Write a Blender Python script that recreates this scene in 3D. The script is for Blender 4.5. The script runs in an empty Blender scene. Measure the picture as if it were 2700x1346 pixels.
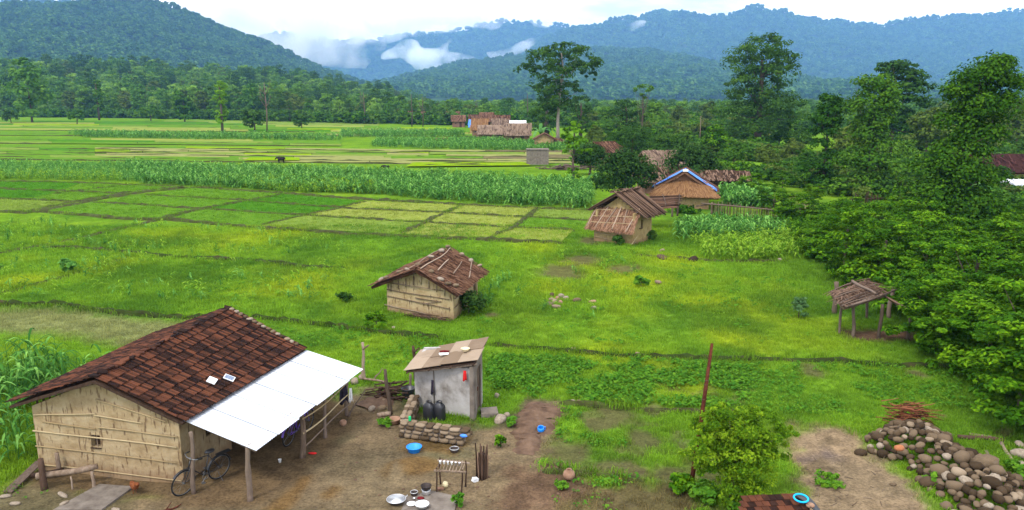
import bpy, math, random
import numpy as np
from mathutils import Vector, Matrix, noise

R = math.radians
scene = bpy.context.scene
col = scene.collection

# ------------------------------------------------------------------ camera
CAM_H = 10.0                      # standing on a high terrace above the hamlet
FPX, CX, CY, HORIZON = 2080.0, 1350.0, 673.0, 258.0     # focal length in photograph pixels
PITCH = math.atan((CY - HORIZON) / FPX)
cam = bpy.data.cameras.new('camera')
cam.sensor_width = 36.0
cam.lens = 36.0 * FPX / 2700.0
cam.clip_start = 0.1
cam.clip_end = 60000
cam_o = bpy.data.objects.new('camera', cam)
cam_o.location = (0, 0, CAM_H)
cam_o.rotation_euler = (R(90) - PITCH, 0, 0)
col.objects.link(cam_o)
scene.camera = cam_o

# ------------------------------------------------------------------ sky
SUN_EL, SUN_AZ = R(52), R(215)    # azimuth clockwise from +Y: behind the camera, to its left
world = bpy.data.worlds.new('World')
scene.world = world
world.use_nodes = True
wn = world.node_tree.nodes; wl = world.node_tree.links
wn.clear()
w_out = wn.new('ShaderNodeOutputWorld')
w_sky = wn.new('ShaderNodeTexSky'); w_sky.sky_type = 'NISHITA'; w_sky.sun_disc = False
w_sky.sun_elevation = SUN_EL; w_sky.sun_rotation = SUN_AZ
w_bg = wn.new('ShaderNodeBackground'); w_bg.inputs['Strength'].default_value = 0.12
wl.new(w_sky.outputs[0], w_bg.inputs['Color'])
w_tc = wn.new('ShaderNodeTexCoord')
w_map = wn.new('ShaderNodeMapping'); w_map.inputs['Scale'].default_value = (1, 1, 4.0); w_map.inputs['Location'].default_value = (3.1, 1.7, .6)
wl.new(w_tc.outputs['Generated'], w_map.inputs['Vector'])
w_n = wn.new('ShaderNodeTexNoise'); w_n.inputs['Scale'].default_value = 3.4
w_n.inputs['Detail'].default_value = 7; w_n.inputs['Roughness'].default_value = 0.55
w_n.inputs['Distortion'].default_value = 0.35
wl.new(w_map.outputs[0], w_n.inputs['Vector'])
w_r = wn.new('ShaderNodeValToRGB')
w_r.color_ramp.elements[0].position = 0.34; w_r.color_ramp.elements[0].color = (0.40, 0.44, 0.54, 1)
w_r.color_ramp.elements[1].position = 0.58; w_r.color_ramp.elements[1].color = (1.0, 0.99, 1.0, 1)
wl.new(w_n.outputs['Fac'], w_r.inputs['Fac'])
w_cl = wn.new('ShaderNodeBackground'); w_cl.inputs['Strength'].default_value = 1.65
wl.new(w_r.outputs[0], w_cl.inputs['Color'])
w_mix = wn.new('ShaderNodeMixShader'); w_mix.inputs[0].default_value = 0.88    # nearly closed cloud deck
wl.new(w_bg.outputs[0], w_mix.inputs[1]); wl.new(w_cl.outputs[0], w_mix.inputs[2])
wl.new(w_mix.outputs[0], w_out.inputs['Surface'])

# ------------------------------------------------------------------ sun (veiled)
sl = bpy.data.lights.new('sun', 'SUN'); sl.energy = 1.5; sl.angle = R(10); sl.color = (1.0, 0.95, 0.86)
so = bpy.data.objects.new('sun', sl); col.objects.link(so)
sd = Vector((math.sin(SUN_AZ) * math.cos(SUN_EL), math.cos(SUN_AZ) * math.cos(SUN_EL), math.sin(SUN_EL)))
so.rotation_euler = (-sd).to_track_quat('-Z', 'Y').to_euler()
so.location = (0, 0, 60)

scene.view_settings.view_transform = 'Standard'
scene.view_settings.look = 'None'
scene.view_settings.exposure = 0.95
scene.view_settings.gamma = 1.0
scene.render.engine = 'CYCLES'
scene.cycles.use_denoising = True
scene.cycles.max_bounces = 8
scene.cycles.diffuse_bounces = 3
scene.cycles.glossy_bounces = 2
scene.cycles.transmission_bounces = 3
scene.cycles.volume_bounces = 5
scene.cycles.transparent_max_bounces = 8
scene.cycles.caustics_reflective = False
scene.cycles.caustics_refractive = False
scene.cycles.sample_clamp_indirect = 4.0

# ------------------------------------------------------------------ geometry helpers
_c, _s = math.cos(PITCH), math.sin(PITCH)
def _ray(px, py):
    dx, du = (px - CX) / FPX, (CY - py) / FPX
    return dx, _c + du * _s, -_s + du * _c
def g(px, py, z=0.0):
    """point on the level z seen at a place of the photograph (used to survey the ground plan)"""
    d = _ray(px, py); t = (z - CAM_H) / d[2]
    return Vector((d[0] * t, d[1] * t, z))
def at(px, py, Y):
    d = _ray(px, py); t = Y / d[1]
    return Vector((d[0] * t, Y, CAM_H + d[2] * t))

ORG = {}
def tag(o, label=None, cat=None, group=None, kind=None):
    if label: o['label'] = label
    if cat: o['category'] = cat
    if group: o['group'] = group
    if kind: o['kind'] = kind
    return o
def thing(name, label, cat, loc=(0, 0, 0), group=None):
    o = bpy.data.objects.new(name, None); col.objects.link(o)
    o.location = loc; o.empty_display_size = 0.2
    ORG[o] = Vector(loc)
    return tag(o, label, cat, group)
def link(name, me, parent=None, org=None):
    o = bpy.data.objects.new(name, me); col.objects.link(o)
    if parent is not None: o.parent = parent
    ORG[o] = Vector(org) if org is not None else (ORG[parent].copy() if parent is not None else Vector())
    return o
def copy_tree(o, parent=None):
    c = o.copy(); col.objects.link(c)
    if parent is not None: c.parent = parent
    for ch in o.children: copy_tree(ch, c)
    return c

class MB:
    def __init__(s): s.v = []; s.f = []; s.a = []
    def add(s, vs, fs, a=None):
        n = len(s.v); s.v += [tuple(v) for v in vs]
        if a is None: a = random.random()
        for f in fs: s.f.append(tuple(i + n for i in f)); s.a.append(a)
        return s
    def hexa(s, p, a=None):      # p: 4 bottom ccw, 4 top ccw
        return s.add(p, [(3, 2, 1, 0), (4, 5, 6, 7), (0, 1, 5, 4), (1, 2, 6, 5), (2, 3, 7, 6), (3, 0, 4, 7)], a)
    def box(s, c, sz, rz=0, ry=0, rx=0, jit=0, a=None):
        m = Matrix.Rotation(rz, 3, 'Z') @ Matrix.Rotation(ry, 3, 'Y') @ Matrix.Rotation(rx, 3, 'X')
        p = []
        for z in (-.5, .5):
            for x, y in ((-.5, -.5), (.5, -.5), (.5, .5), (-.5, .5)):
                v = Vector((x * sz[0], y * sz[1], z * sz[2]))
                if jit: v += Vector([random.uniform(-jit, jit) for _ in range(3)])
                p.append(Vector(c) + m @ v)
        return s.hexa(p, a)
    def tube(s, pts, r, n=6, a=None, wob=0.0):
        pts = [Vector(p) for p in pts]; k = len(pts)
        rs = list(r) if hasattr(r, '__len__') else [r] * k
        base = len(s.v); u = None
        if a is None: a = random.random()
        for i, p in enumerate(pts):
            d = (pts[min(i + 1, k - 1)] - pts[max(i - 1, 0)]).normalized()
            if u is None:
                u = d.orthogonal().normalized()
            u = (u - d * u.dot(d)).normalized(); w = d.cross(u)
            for j in range(n):
                t = 2 * math.pi * j / n
                rr = rs[i] * (1 + (random.uniform(-wob, wob) if wob else 0))
                s.v.append(tuple(p + (u * math.cos(t) + w * math.sin(t)) * rr))
        for i in range(k - 1):
            for j in range(n):
                q = base + i * n
                s.f.append((q + j, q + (j + 1) % n, q + n + (j + 1) % n, q + n + j)); s.a.append(a)
        s.f.append(tuple(base + j for j in reversed(range(n)))); s.a.append(a)
        s.f.append(tuple(base + (k - 1) * n + j for j in range(n))); s.a.append(a)
        return s
    def pole(s, p0, p1, r0, r1=None, bend=0.03, seg=5, n=6, a=None):
        p0, p1 = Vector(p0), Vector(p1); L = (p1 - p0).length
        r1 = r0 if r1 is None else r1
        o1 = Vector([random.uniform(-1, 1) for _ in range(3)]) * bend * L
        o2 = Vector([random.uniform(-1, 1) for _ in range(3)]) * bend * L * .6
        pts, rs = [], []
        for i in range(seg + 1):
            t = i / seg
            pts.append(p0.lerp(p1, t) + o1 * math.sin(math.pi * t) + o2 * math.sin(2 * math.pi * t))
            rs.append((r0 + (r1 - r0) * t) * random.uniform(.88, 1.12))
        return s.tube(pts, rs, n, a, .06)
    def lathe(s, prof, c=(0, 0, 0), n=20, a=None, tilt=None):
        base = len(s.v); k = len(prof); c = Vector(c)
        if a is None: a = random.random()
        for r_, z in prof:
            for j in range(n):
                t = 2 * math.pi * j / n
                v = Vector((r_ * math.cos(t), r_ * math.sin(t), z))
                if tilt is not None: v = tilt @ v
                s.v.append(tuple(c + v))
        for i in range(k - 1):
            for j in range(n):
                q = base + i * n
                s.f.append((q + j, q + (j + 1) % n, q + n + (j + 1) % n, q + n + j)); s.a.append(a)
        s.f.append(tuple(base + j for j in reversed(range(n)))); s.a.append(a)
        s.f.append(tuple(base + (k - 1) * n + j for j in range(n))); s.a.append(a)
        return s
    def torus(s, R_, r_, c=(0, 0, 0), m=None, n=32, k=6, a=.5):
        base = len(s.v); c = Vector(c); m = m or Matrix.Identity(3)
        for i in range(n):
            t = 2 * math.pi * i / n
            for j in range(k):
                q = 2 * math.pi * j / k
                v = Vector(((R_ + r_ * math.cos(q)) * math.cos(t), (R_ + r_ * math.cos(q)) * math.sin(t), r_ * math.sin(q)))
                s.v.append(tuple(c + m @ v))
        for i in range(n):
            for j in range(k):
                s.f.append((base + i * k + j, base + ((i + 1) % n) * k + j, base + ((i + 1) % n) * k + (j + 1) % k, base + i * k + (j + 1) % k)); s.a.append(a)
        return s
    def rock(s, c, r, seed=0, sub=2, amp=.22, freq=1.0, boxy=0.0, a=None):
        vs, fs = ico(sub); out = []
        for v in vs:
            v = Vector(v)
            if boxy:
                m = max(abs(v.x), abs(v.y), abs(v.z)); v = v.lerp(v / m * .86, boxy)
            k = 1 + amp * noise.noise(v * freq + Vector((seed * 7.3, seed * 3.1, 1.7))) + amp * .45 * noise.noise(v * freq * 2.7 + Vector((seed, 5.1, seed * 2.2)))
            out.append((c[0] + v.x * k * r[0], c[1] + v.y * k * r[1], c[2] + v.z * k * r[2]))
        return s.add(out, fs, a)
    def build(s, name, mat, parent=None, smooth=False, org=None, kind=None):
        o0 = ORG[parent] if (parent is not None and org is None) else Vector(org or (0, 0, 0))
        me = bpy.data.meshes.new(name)
        me.from_pydata([(v[0] - o0.x, v[1] - o0.y, v[2] - o0.z) for v in s.v], [], s.f)
        at_ = me.attributes.new('v', 'FLOAT', 'FACE'); at_.data.foreach_set('value', s.a)
        if smooth: me.polygons.foreach_set('use_smooth', [True] * len(me.polygons))
        if mat is not None: me.materials.append(mat)
        o = link(name, me, parent, o0)
        if parent is None: o.location = o0
        if kind: o['kind'] = kind
        return o

_ICO = {}
def ico(sub):
    if sub in _ICO: return _ICO[sub]
    import bmesh
    bm = bmesh.new(); bmesh.ops.create_icosphere(bm, subdivisions=sub, radius=1)
    bm.verts.ensure_lookup_table()
    r = ([tuple(v.co) for v in bm.verts], [tuple(v.index for v in f.verts) for f in bm.faces]); bm.free()
    _ICO[sub] = r
    return r

def np_mesh(name, V, F, mat, a=None, smooth=False, col_attr=None):
    """V (N,3), F (M,k) with one k"""
    me = bpy.data.meshes.new(name)
    V = np.asarray(V, np.float32); F = np.asarray(F, np.int32); M, k = F.shape
    me.vertices.add(len(V)); me.vertices.foreach_set('co', V.ravel())
    me.loops.add(M * k); me.loops.foreach_set('vertex_index', F.ravel())
    me.polygons.add(M); me.polygons.foreach_set('loop_start', np.arange(0, M * k, k, dtype=np.int32))
    if smooth: me.polygons.foreach_set('use_smooth', np.ones(M, bool))
    me.update(calc_edges=True)
    if a is not None:
        t = me.attributes.new('v', 'FLOAT', 'FACE'); t.data.foreach_set('value', np.asarray(a, np.float32))
    if col_attr is not None:
        t = me.attributes.new('gcol', 'FLOAT_COLOR', 'POINT')
        t.data.foreach_set('color', np.concatenate([col_attr, np.ones((len(V), 1))], 1).astype(np.float32).ravel())
    if mat is not None: me.materials.append(mat)
    return me

# numpy value noise
def _h(ix, iy, s):
    n = (ix.astype(np.int64) * 374761393 + iy.astype(np.int64) * 668265263 + s * 1442695041) & 0xffffffff
    n = ((n ^ (n >> 13)) * 1274126177) & 0xffffffff
    return ((n ^ (n >> 16)) & 0xffff) / 65535.0
def vnoise(x, y, s=0):
    x = np.asarray(x, float); y = np.asarray(y, float)
    ix, iy = np.floor(x), np.floor(y); fx, fy = x - ix, y - iy
    fx = fx * fx * (3 - 2 * fx); fy = fy * fy * (3 - 2 * fy)
    a, b, c_, d = _h(ix, iy, s), _h(ix + 1, iy, s), _h(ix, iy + 1, s), _h(ix + 1, iy + 1, s)
    return (a * (1 - fx) + b * fx) * (1 - fy) + (c_ * (1 - fx) + d * fx) * fy
def fbm(x, y, s=0, o=4):
    r, A, T = 0, 1, 0
    for i in range(o):
        r = r + A * vnoise(x * 2 ** i, y * 2 ** i, s + i * 17); T += A; A *= .5
    return r / T
def sstep(a, b, x):
    t = np.clip((x - a) / (b - a), 0, 1); return t * t * (3 - 2 * t)
def poly_sd(x, y, poly):
    """signed distance (negative inside) to a polygon on the ground"""
    x = np.asarray(x, float); y = np.asarray(y, float)
    d = np.full(x.shape, 1e18); ins = np.zeros(x.shape, bool); n = len(poly)
    for i in range(n):
        ax, ay = poly[i][0], poly[i][1]; bx, by = poly[(i + 1) % n][0], poly[(i + 1) % n][1]
        ex, ey = bx - ax, by - ay
        t = np.clip(((x - ax) * ex + (y - ay) * ey) / (ex * ex + ey * ey + 1e-9), 0, 1)
        d = np.minimum(d, (x - ax - t * ex) ** 2 + (y - ay - t * ey) ** 2)
        c1 = (ay > y) != (by > y)
        xi = ax + (y - ay) * ex / (ey if abs(ey) > 1e-9 else 1e-9)
        ins ^= c1 & (x < xi)
    d = np.sqrt(d)
    return np.where(ins, -d, d)
def line_d(x, y, pts):
    d = np.full(np.shape(x), 1e18)
    for i in range(len(pts) - 1):
        ax, ay = pts[i][0], pts[i][1]; bx, by = pts[i + 1][0], pts[i + 1][1]
        ex, ey = bx - ax, by - ay
        t = np.clip(((x - ax) * ex + (y - ay) * ey) / (ex * ex + ey * ey + 1e-9), 0, 1)
        d = np.minimum(d, (x - ax - t * ex) ** 2 + (y - ay - t * ey) ** 2)
    return np.sqrt(d)
def gp(*pts): return [tuple(g(*p)[:2]) for p in pts]

# ------------------------------------------------------------------ materials
def _nt(name):
    m = bpy.data.materials.new(name); m.use_nodes = True
    nt = m.node_tree
    return m, nt, nt.nodes, nt.links, nt.nodes['Principled BSDF']
def ramp(nodes, stops):
    r = nodes.new('ShaderNodeValToRGB'); e = r.color_ramp.elements
    while len(e) < len(stops): e.new(0.5)
    for k, (p, c_) in enumerate(stops):
        e[k].position = p; e[k].color = (*c_, 1)
    return r
def mat(name, c1, c2=None, c3=None, scale=6, rough=.85, bump=.3, stretch=(1, 1, 1), metal=0, spec=.03, fine=0, vmix=0.0, detail=5, bscale=None, gen=False):
    """noise-mottled surface; vmix mixes the per-piece value in"""
    m, nt, n, l, b = _nt(name)
    c2 = c2 or c1
    tc = n.new('ShaderNodeTexCoord'); mp = n.new('ShaderNodeMapping'); mp.inputs['Scale'].default_value = stretch
    l.new(tc.outputs['Generated' if gen else 'Object'], mp.inputs['Vector'])
    no = n.new('ShaderNodeTexNoise'); no.inputs['Scale'].default_value = scale; no.inputs['Detail'].default_value = detail
    no.inputs['Roughness'].default_value = .62
    l.new(mp.outputs[0], no.inputs['Vector'])
    st = [(.3, c1), (.68, c2)] if c3 is None else [(.28, c1), (.5, c2), (.72, c3)]
    rp = ramp(n, st)
    fac = no.outputs['Fac']
    if vmix:
        av = n.new('ShaderNodeAttribute'); av.attribute_name = 'v'
        oi = n.new('ShaderNodeObjectInfo')
        ad = n.new('ShaderNodeMath'); ad.operation = 'ADD'; l.new(av.outputs['Fac'], ad.inputs[0]); l.new(oi.outputs['Random'], ad.inputs[1])
        fr = n.new('ShaderNodeMath'); fr.operation = 'FRACT'; l.new(ad.outputs[0], fr.inputs[0])
        mx = n.new('ShaderNodeMix'); mx.data_type = 'FLOAT'; mx.inputs[0].default_value = vmix
        l.new(fac, mx.inputs[2]); l.new(fr.outputs[0], mx.inputs[3]); fac = mx.outputs[0]
    l.new(fac, rp.inputs['Fac']); l.new(rp.outputs[0], b.inputs['Base Color'])
    b.inputs['Roughness'].default_value = rough; b.inputs['Metallic'].default_value = metal
    b.inputs['Specular IOR Level'].default_value = spec
    if bump:
        n2 = n.new('ShaderNodeTexNoise'); n2.inputs['Scale'].default_value = bscale or scale * 3; n2.inputs['Detail'].default_value = 6
        l.new(mp.outputs[0], n2.inputs['Vector'])
        bp = n.new('ShaderNodeBump'); bp.inputs['Strength'].default_value = bump; bp.inputs['Distance'].default_value = .03
        l.new(n2.outputs['Fac'], bp.inputs['Height']); l.new(bp.outputs[0], b.inputs['Normal'])
    return m
def leafmat(name, c1, c2, c3, trans=.35, rough=.8, objvar=.35, inst=False):
    """leaf colours spread by the per-leaf value; thin leaves let light through"""
    m, nt, n, l, b = _nt(name)
    av = n.new('ShaderNodeAttribute'); av.attribute_name = 'v'
    oi = n.new('ShaderNodeObjectInfo')
    mx = n.new('ShaderNodeMix'); mx.data_type = 'FLOAT'; mx.inputs[0].default_value = objvar
    l.new(av.outputs['Fac'], mx.inputs[2]); l.new(oi.outputs['Random'], mx.inputs[3])
    rp = ramp(n, [(.12, c1), (.5, c2), (.9, c3)])
    l.new(mx.outputs[0], rp.inputs['Fac'])
    colr = rp.outputs[0]
    if inst:
        ia = n.new('ShaderNodeAttribute'); ia.attribute_type = 'INSTANCER'; ia.attribute_name = 'gcol'
        mm = n.new('ShaderNodeMix'); mm.data_type = 'RGBA'; mm.blend_type = 'MULTIPLY'; mm.inputs[0].default_value = 1
        l.new(ia.outputs['Color'], mm.inputs[6]); l.new(rp.outputs[0], mm.inputs[7]); colr = mm.outputs[2]
    l.new(colr, b.inputs['Base Color'])
    b.inputs['Roughness'].default_value = rough; b.inputs['Specular IOR Level'].default_value = .03
    tr = n.new('ShaderNodeBsdfTranslucent'); l.new(colr, tr.inputs['Color'])
    ms = n.new('ShaderNodeMixShader'); ms.inputs[0].default_value = trans
    l.new(b.outputs[0], ms.inputs[1]); l.new(tr.outputs[0], ms.inputs[2])
    l.new(ms.outputs[0], nt.nodes['Material Output'].inputs['Surface'])
    return m

def ground_mat():
    m, nt, n, l, b = _nt('ground')
    ca = n.new('ShaderNodeAttribute'); ca.attribute_name = 'gcol'
    tc = n.new('ShaderNodeTexCoord')
    n1 = n.new('ShaderNodeTexNoise'); n1.inputs['Scale'].default_value = 2.2; n1.inputs['Detail'].default_value = 9; n1.inputs['Roughness'].default_value = .72
    n2 = n.new('ShaderNodeTexNoise'); n2.inputs['Scale'].default_value = .35; n2.inputs['Detail'].default_value = 6
    l.new(tc.outputs['Object'], n1.inputs['Vector']); l.new(tc.outputs['Object'], n2.inputs['Vector'])
    r1 = ramp(n, [(.28, (.55, .55, .55)), (.72, (1.4, 1.4, 1.35))]); l.new(n1.outputs['Fac'], r1.inputs['Fac'])
    r2 = ramp(n, [(.3, (.8, .83, .8)), (.7, (1.2, 1.15, 1.1))]); l.new(n2.outputs['Fac'], r2.inputs['Fac'])
    m1 = n.new('ShaderNodeMix'); m1.data_type = 'RGBA'; m1.blend_type = 'MULTIPLY'; m1.inputs[0].default_value = 1
    l.new(ca.outputs['Color'], m1.inputs[6]); l.new(r1.outputs[0], m1.inputs[7])
    n3 = n.new('ShaderNodeTexNoise'); n3.inputs['Scale'].default_value = 13; n3.inputs['Detail'].default_value = 5; n3.inputs['Roughness'].default_value = .7; l.new(tc.outputs['Object'], n3.inputs['Vector'])
    r3 = ramp(n, [(.33, (.62, .62, .62)), (.5, (1, 1, 1)), (.68, (1.35, 1.33, 1.3))]); l.new(n3.outputs['Fac'], r3.inputs['Fac'])
    m3 = n.new('ShaderNodeMix'); m3.data_type = 'RGBA'; m3.blend_type = 'MULTIPLY'; m3.inputs[0].default_value = 1
    l.new(m1.outputs[2], m3.inputs[6]); l.new(r3.outputs[0], m3.inputs[7]); m1 = m3
    m2 = n.new('ShaderNodeMix'); m2.data_type = 'RGBA'; m2.blend_type = 'MULTIPLY'; m2.inputs[0].default_value = 1
    l.new(m1.outputs[2], m2.inputs[6]); l.new(r2.outputs[0], m2.inputs[7])
    l.new(m2.outputs[2], b.inputs['Base Color'])
    b.inputs['Roughness'].default_value = .95; b.inputs['Specular IOR Level'].default_value = .0
    bp = n.new('ShaderNodeBump'); bp.inputs['Strength'].default_value = .6; bp.inputs['Distance'].default_value = .06
    l.new(n1.outputs['Fac'], bp.inputs['Height']); l.new(bp.outputs[0], b.inputs['Normal'])
    return m

GREEN, YEL, DARKG, PALE = np.array((.092, .180, .013)), np.array((.165, .225, .012)), np.array((.028, .085, .010)), np.array((.14, .155, .06))
SOIL, SOILD, SAND = np.array((.120, .090, .055)), np.array((.065, .040, .026)), np.array((.17, .125, .08))

M_ground = ground_mat()
M_mud = mat('mud_plaster', (.36, .26, .14), (.50, .385, .225), (.56, .45, .29), scale=3, bump=.55, bscale=14, rough=.95, spec=.1)
M_bamboo = mat('split_bamboo', (.27, .195, .10), (.40, .31, .18), scale=4, rough=.7, bump=.1, vmix=.5)
M_wood = mat('weathered_wood', (.075, .05, .035), (.19, .135, .095), (.30, .23, .17), scale=3, stretch=(4, 4, 1), bump=.5, vmix=.35)
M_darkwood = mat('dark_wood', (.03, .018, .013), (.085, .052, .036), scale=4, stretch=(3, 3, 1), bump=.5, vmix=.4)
M_greywood = mat('grey_branch', (.07, .05, .037), (.17, .125, .095), scale=5, stretch=(3, 3, 1), bump=.5, vmix=.4)
M_skpole = mat('peeled_pole', (.20, .14, .10), (.36, .27, .20), scale=5, bump=.3, vmix=.4)
M_brush = mat('dry_sticks', (.028, .016, .010), (.082, .048, .031), (.17, .108, .074), scale=5, bump=.3, vmix=.7)
M_thatch = mat('brown_thatch', (.034, .016, .010), (.092, .044, .026), (.175, .095, .058), scale=7, bump=.6, vmix=.65)
M_thatchr = mat('reddish_thatch', (.085, .042, .025), (.17, .088, .052), (.27, .155, .095), scale=7, bump=.6, vmix=.6)
M_straw = mat('golden_straw', (.14, .07, .032), (.24, .13, .06), scale=7, bump=.6, vmix=.6)
M_tile = mat('fired_clay_tile', (.012, .007, .006), (.038, .017, .011), (.105, .038, .02), scale=5, bump=.4, vmix=.5, rough=.9, spec=.05)
M_tin = mat('galvanised_tin', (.50, .53, .58), (.58, .60, .64), scale=2, rough=.4, bump=0, metal=.5, spec=.6)
M_plaster = mat('cement_plaster', (.13, .11, .09), (.32, .30, .28), (.42, .40, .385), scale=1.6, bump=.25, bscale=20, rough=.9)
M_cement = mat('old_cement', (.10, .08, .065), (.20, .17, .14), scale=3, bump=.3, rough=.9)
M_sheet = mat('fibre_sheet', (.17, .12, .08), (.30, .23, .165), scale=2.2, bump=.25, vmix=.6, rough=.9)
M_stone = mat('field_stone', (.08, .055, .033), (.16, .115, .072), (.25, .19, .13), scale=3, bump=.4, vmix=.65, bscale=12)
M_river = mat('river_boulder', (.036, .024, .014), (.075, .050, .030), (.130, .092, .058), scale=2.5, bump=.25, vmix=.75, bscale=10, rough=.75)
M_pale = mat('pale_stone', (.17, .13, .095), (.32, .265, .20), scale=3, bump=.3, bscale=12)
M_orange = mat('orange_stone', (.28, .10, .045), (.36, .15, .07), scale=4, bump=.3)
M_blue = mat('blue_plastic', (.005, .22, .80), (.01, .27, .85), scale=3, bump=0, rough=.35, spec=.5)
M_tarp = mat('blue_tarpaulin', (.06, .20, .62), (.11, .28, .74), scale=3, bump=.3, rough=.5)
M_black = mat('black_plastic', (.012, .012, .014), (.035, .035, .04), scale=3, bump=.05, rough=.4, spec=.5)
M_steel = mat('aluminium', (.50, .50, .50), (.72, .72, .72), scale=4, bump=.05, rough=.4, metal=.8)
M_soot = mat('sooty_metal', (.025, .02, .018), (.07, .055, .05), scale=5, bump=.15, rough=.6)
M_white = mat('white_enamel', (.66, .66, .66), (.80, .80, .79), scale=4, bump=.05, rough=.5)
M_red = mat('red_cloth', (.45, .015, .015), (.62, .03, .03), scale=4, bump=.2)
M_dcloth = mat('dark_cloth', (.018, .015, .022), (.05, .04, .06), scale=6, bump=.3)
M_maroon = mat('maroon_cloth', (.10, .012, .014), (.16, .02, .022), scale=6, bump=.3)
M_clay = mat('clay_pot', (.20, .11, .07), (.34, .21, .14), scale=5, bump=.15)
M_rust = mat('rusted_iron', (.03, .011, .008), (.075, .022, .013), (.13, .038, .02), scale=6, bump=.3, rough=.85)
M_rubber = mat('tyre_rubber', (.012, .012, .012), (.03, .03, .03), scale=6, bump=.1, rough=.8)
M_chrome = mat('dull_chrome', (.10, .10, .10), (.20, .20, .20), scale=6, bump=0, rough=.4, metal=.6)
M_bike = mat('black_paint', (.008, .008, .009), (.02, .02, .022), scale=4, bump=0, rough=.35, spec=.5)
M_purple = mat('purple_paint', (.10, .04, .35), (.16, .07, .45), scale=4, bump=0, rough=.35, spec=.5)
M_green = mat('green_plastic', (.01, .35, .10), (.02, .42, .14), scale=3, bump=0, rough=.4)
M_cream = mat('cream_plastic', (.60, .52, .30), (.68, .60, .40), scale=3, bump=0, rough=.5)
M_solar = mat('solar_cells', (.05, .09, .16), (.09, .14, .24), scale=12, bump=0, rough=.25, spec=.6)
M_hide = mat('dark_hide', (.012, .010, .010), (.035, .028, .026), scale=6, bump=.2)
M_hideb = mat('brown_hide', (.14, .05, .03), (.22, .09, .05), scale=6, bump=.2)
M_hen = mat('russet_feathers', (.10, .028, .012), (.22, .075, .03), scale=14, bump=.4)
M_puddle = mat('wet_mud', (.15, .085, .035), (.23, .14, .06), scale=1.5, bump=.05, rough=.18, spec=.5)
M_bark = mat('bark', (.05, .035, .026), (.14, .105, .08), scale=4, stretch=(3, 3, 1), bump=.6)
M_paleb = mat('pale_bark', (.20, .165, .13), (.38, .33, .27), scale=4, stretch=(3, 3, 1), bump=.5)
M_bund = mat('earth_bund', (.028, .024, .012), (.045, .05, .015), (.06, .085, .016), scale=2.5, bump=.9, bscale=6)
M_bank = mat('earth_bank', (.020, .014, .008), (.026, .045, .008), (.055, .036, .021), scale=1.6, bump=.9, bscale=5)

L_hedge = leafmat('hedge_leaf', (.009, .038, .002), (.040, .120, .004), (.15, .29, .007), .18, objvar=.15)
L_tall = leafmat('tall_leaf', (.010, .040, .003), (.030, .090, .005), (.085, .18, .010), .2)
L_creep = leafmat('creeper_leaf', (.014, .055, .006), (.040, .115, .010), (.10, .20, .016), .25)
L_lite = leafmat('pale_wood_leaf', (.06, .14, .018), (.13, .26, .03), (.23, .37, .05), .3)
L_wood = leafmat('wood_leaf', (.03, .10, .014), (.085, .20, .022), (.18, .31, .035), .3)
L_mango = leafmat('mango_leaf', (.012, .034, .008), (.028, .072, .012), (.065, .12, .02), .2)
L_big = leafmat('forest_leaf', (.018, .055, .010), (.045, .110, .014), (.095, .175, .02), .3)
L_teak = leafmat('teak_leaf', (.05, .14, .008), (.11, .25, .01), (.20, .36, .015), .4)
L_tree = leafmat('light_leaf', (.025, .08, .010), (.06, .15, .014), (.125, .235, .018), .3)
L_olive = leafmat('olive_leaf', (.04, .075, .012), (.085, .135, .02), (.14, .19, .03), .3)
L_fg = leafmat('young_leaf', (.04, .11, .006), (.12, .24, .010), (.30, .43, .02), .45, objvar=0)
L_maize = leafmat('maize_leaf', (.03, .11, .018), (.085, .235, .035), (.20, .40, .08), .3, objvar=.2)
L_maizey = leafmat('young_maize_leaf', (.08, .20, .012), (.16, .31, .018), (.28, .43, .04), .4)
L_grass = leafmat('grass_blade', (1.2, 1.2, 1.1), (1.75, 1.7, 1.5), (2.3, 2.1, 1.8), .45, objvar=.5, inst=True)
L_weed = leafmat('weed_leaf', (.04, .14, .012), (.085, .22, .016), (.16, .30, .02), .35)

# ================================================================== GROUND
rng = np.random.default_rng(7)
YARD = gp((-60, 1300), (60, 1275), (150, 1262), (250, 1292), (480, 1296), (520, 1260), (700, 1180), (830, 1110), (905, 1040), (985, 1028), (1060, 1060), (1160, 1130),
          (1240, 1120), (1290, 1130), (1330, 1110), (1385, 1058), (1480, 1060), (1450, 1120), (1425, 1180), (1430, 1225), (1500, 1262), (1560, 1290), (1480, 1330), (1420, 1420), (0, 1420), (-80, 1400))
HOUSEFOOT = [(-13.3, 19.3), (-8.6, 18.2), (-6.2, 18.0), (-4.6, 23.8), (-6.5, 25.5), (-12, 26.4)]
SANDP = gp((2050, 1165), (2085, 1125), (2180, 1118), (2260, 1145), (2330, 1215), (2400, 1270), (2480, 1350), (2500, 1420), (2040, 1420), (2110, 1300), (2090, 1240))
TILLED = gp((1400, 1240), (1470, 1225), (1560, 1262), (1640, 1275), (1760, 1280), (1830, 1330), (1800, 1420), (1380, 1420))
PALEF = gp((-200, 812), (0, 818), (160, 820), (320, 838), (480, 852), (520, 880), (380, 920), (250, 905), (150, 885), (-200, 860))
SHELF = gp((2215, 868), (2300, 872), (2390, 868), (2440, 895), (2330, 900), (2230, 898))
FIRE = gp((2120, 1185), (2180, 1175), (2220, 1200), (2190, 1225), (2130, 1215))
PATH = gp((2085, 515), (2110, 520), (2150, 548), (2200, 575), (2165, 572), (2110, 545))
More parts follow.
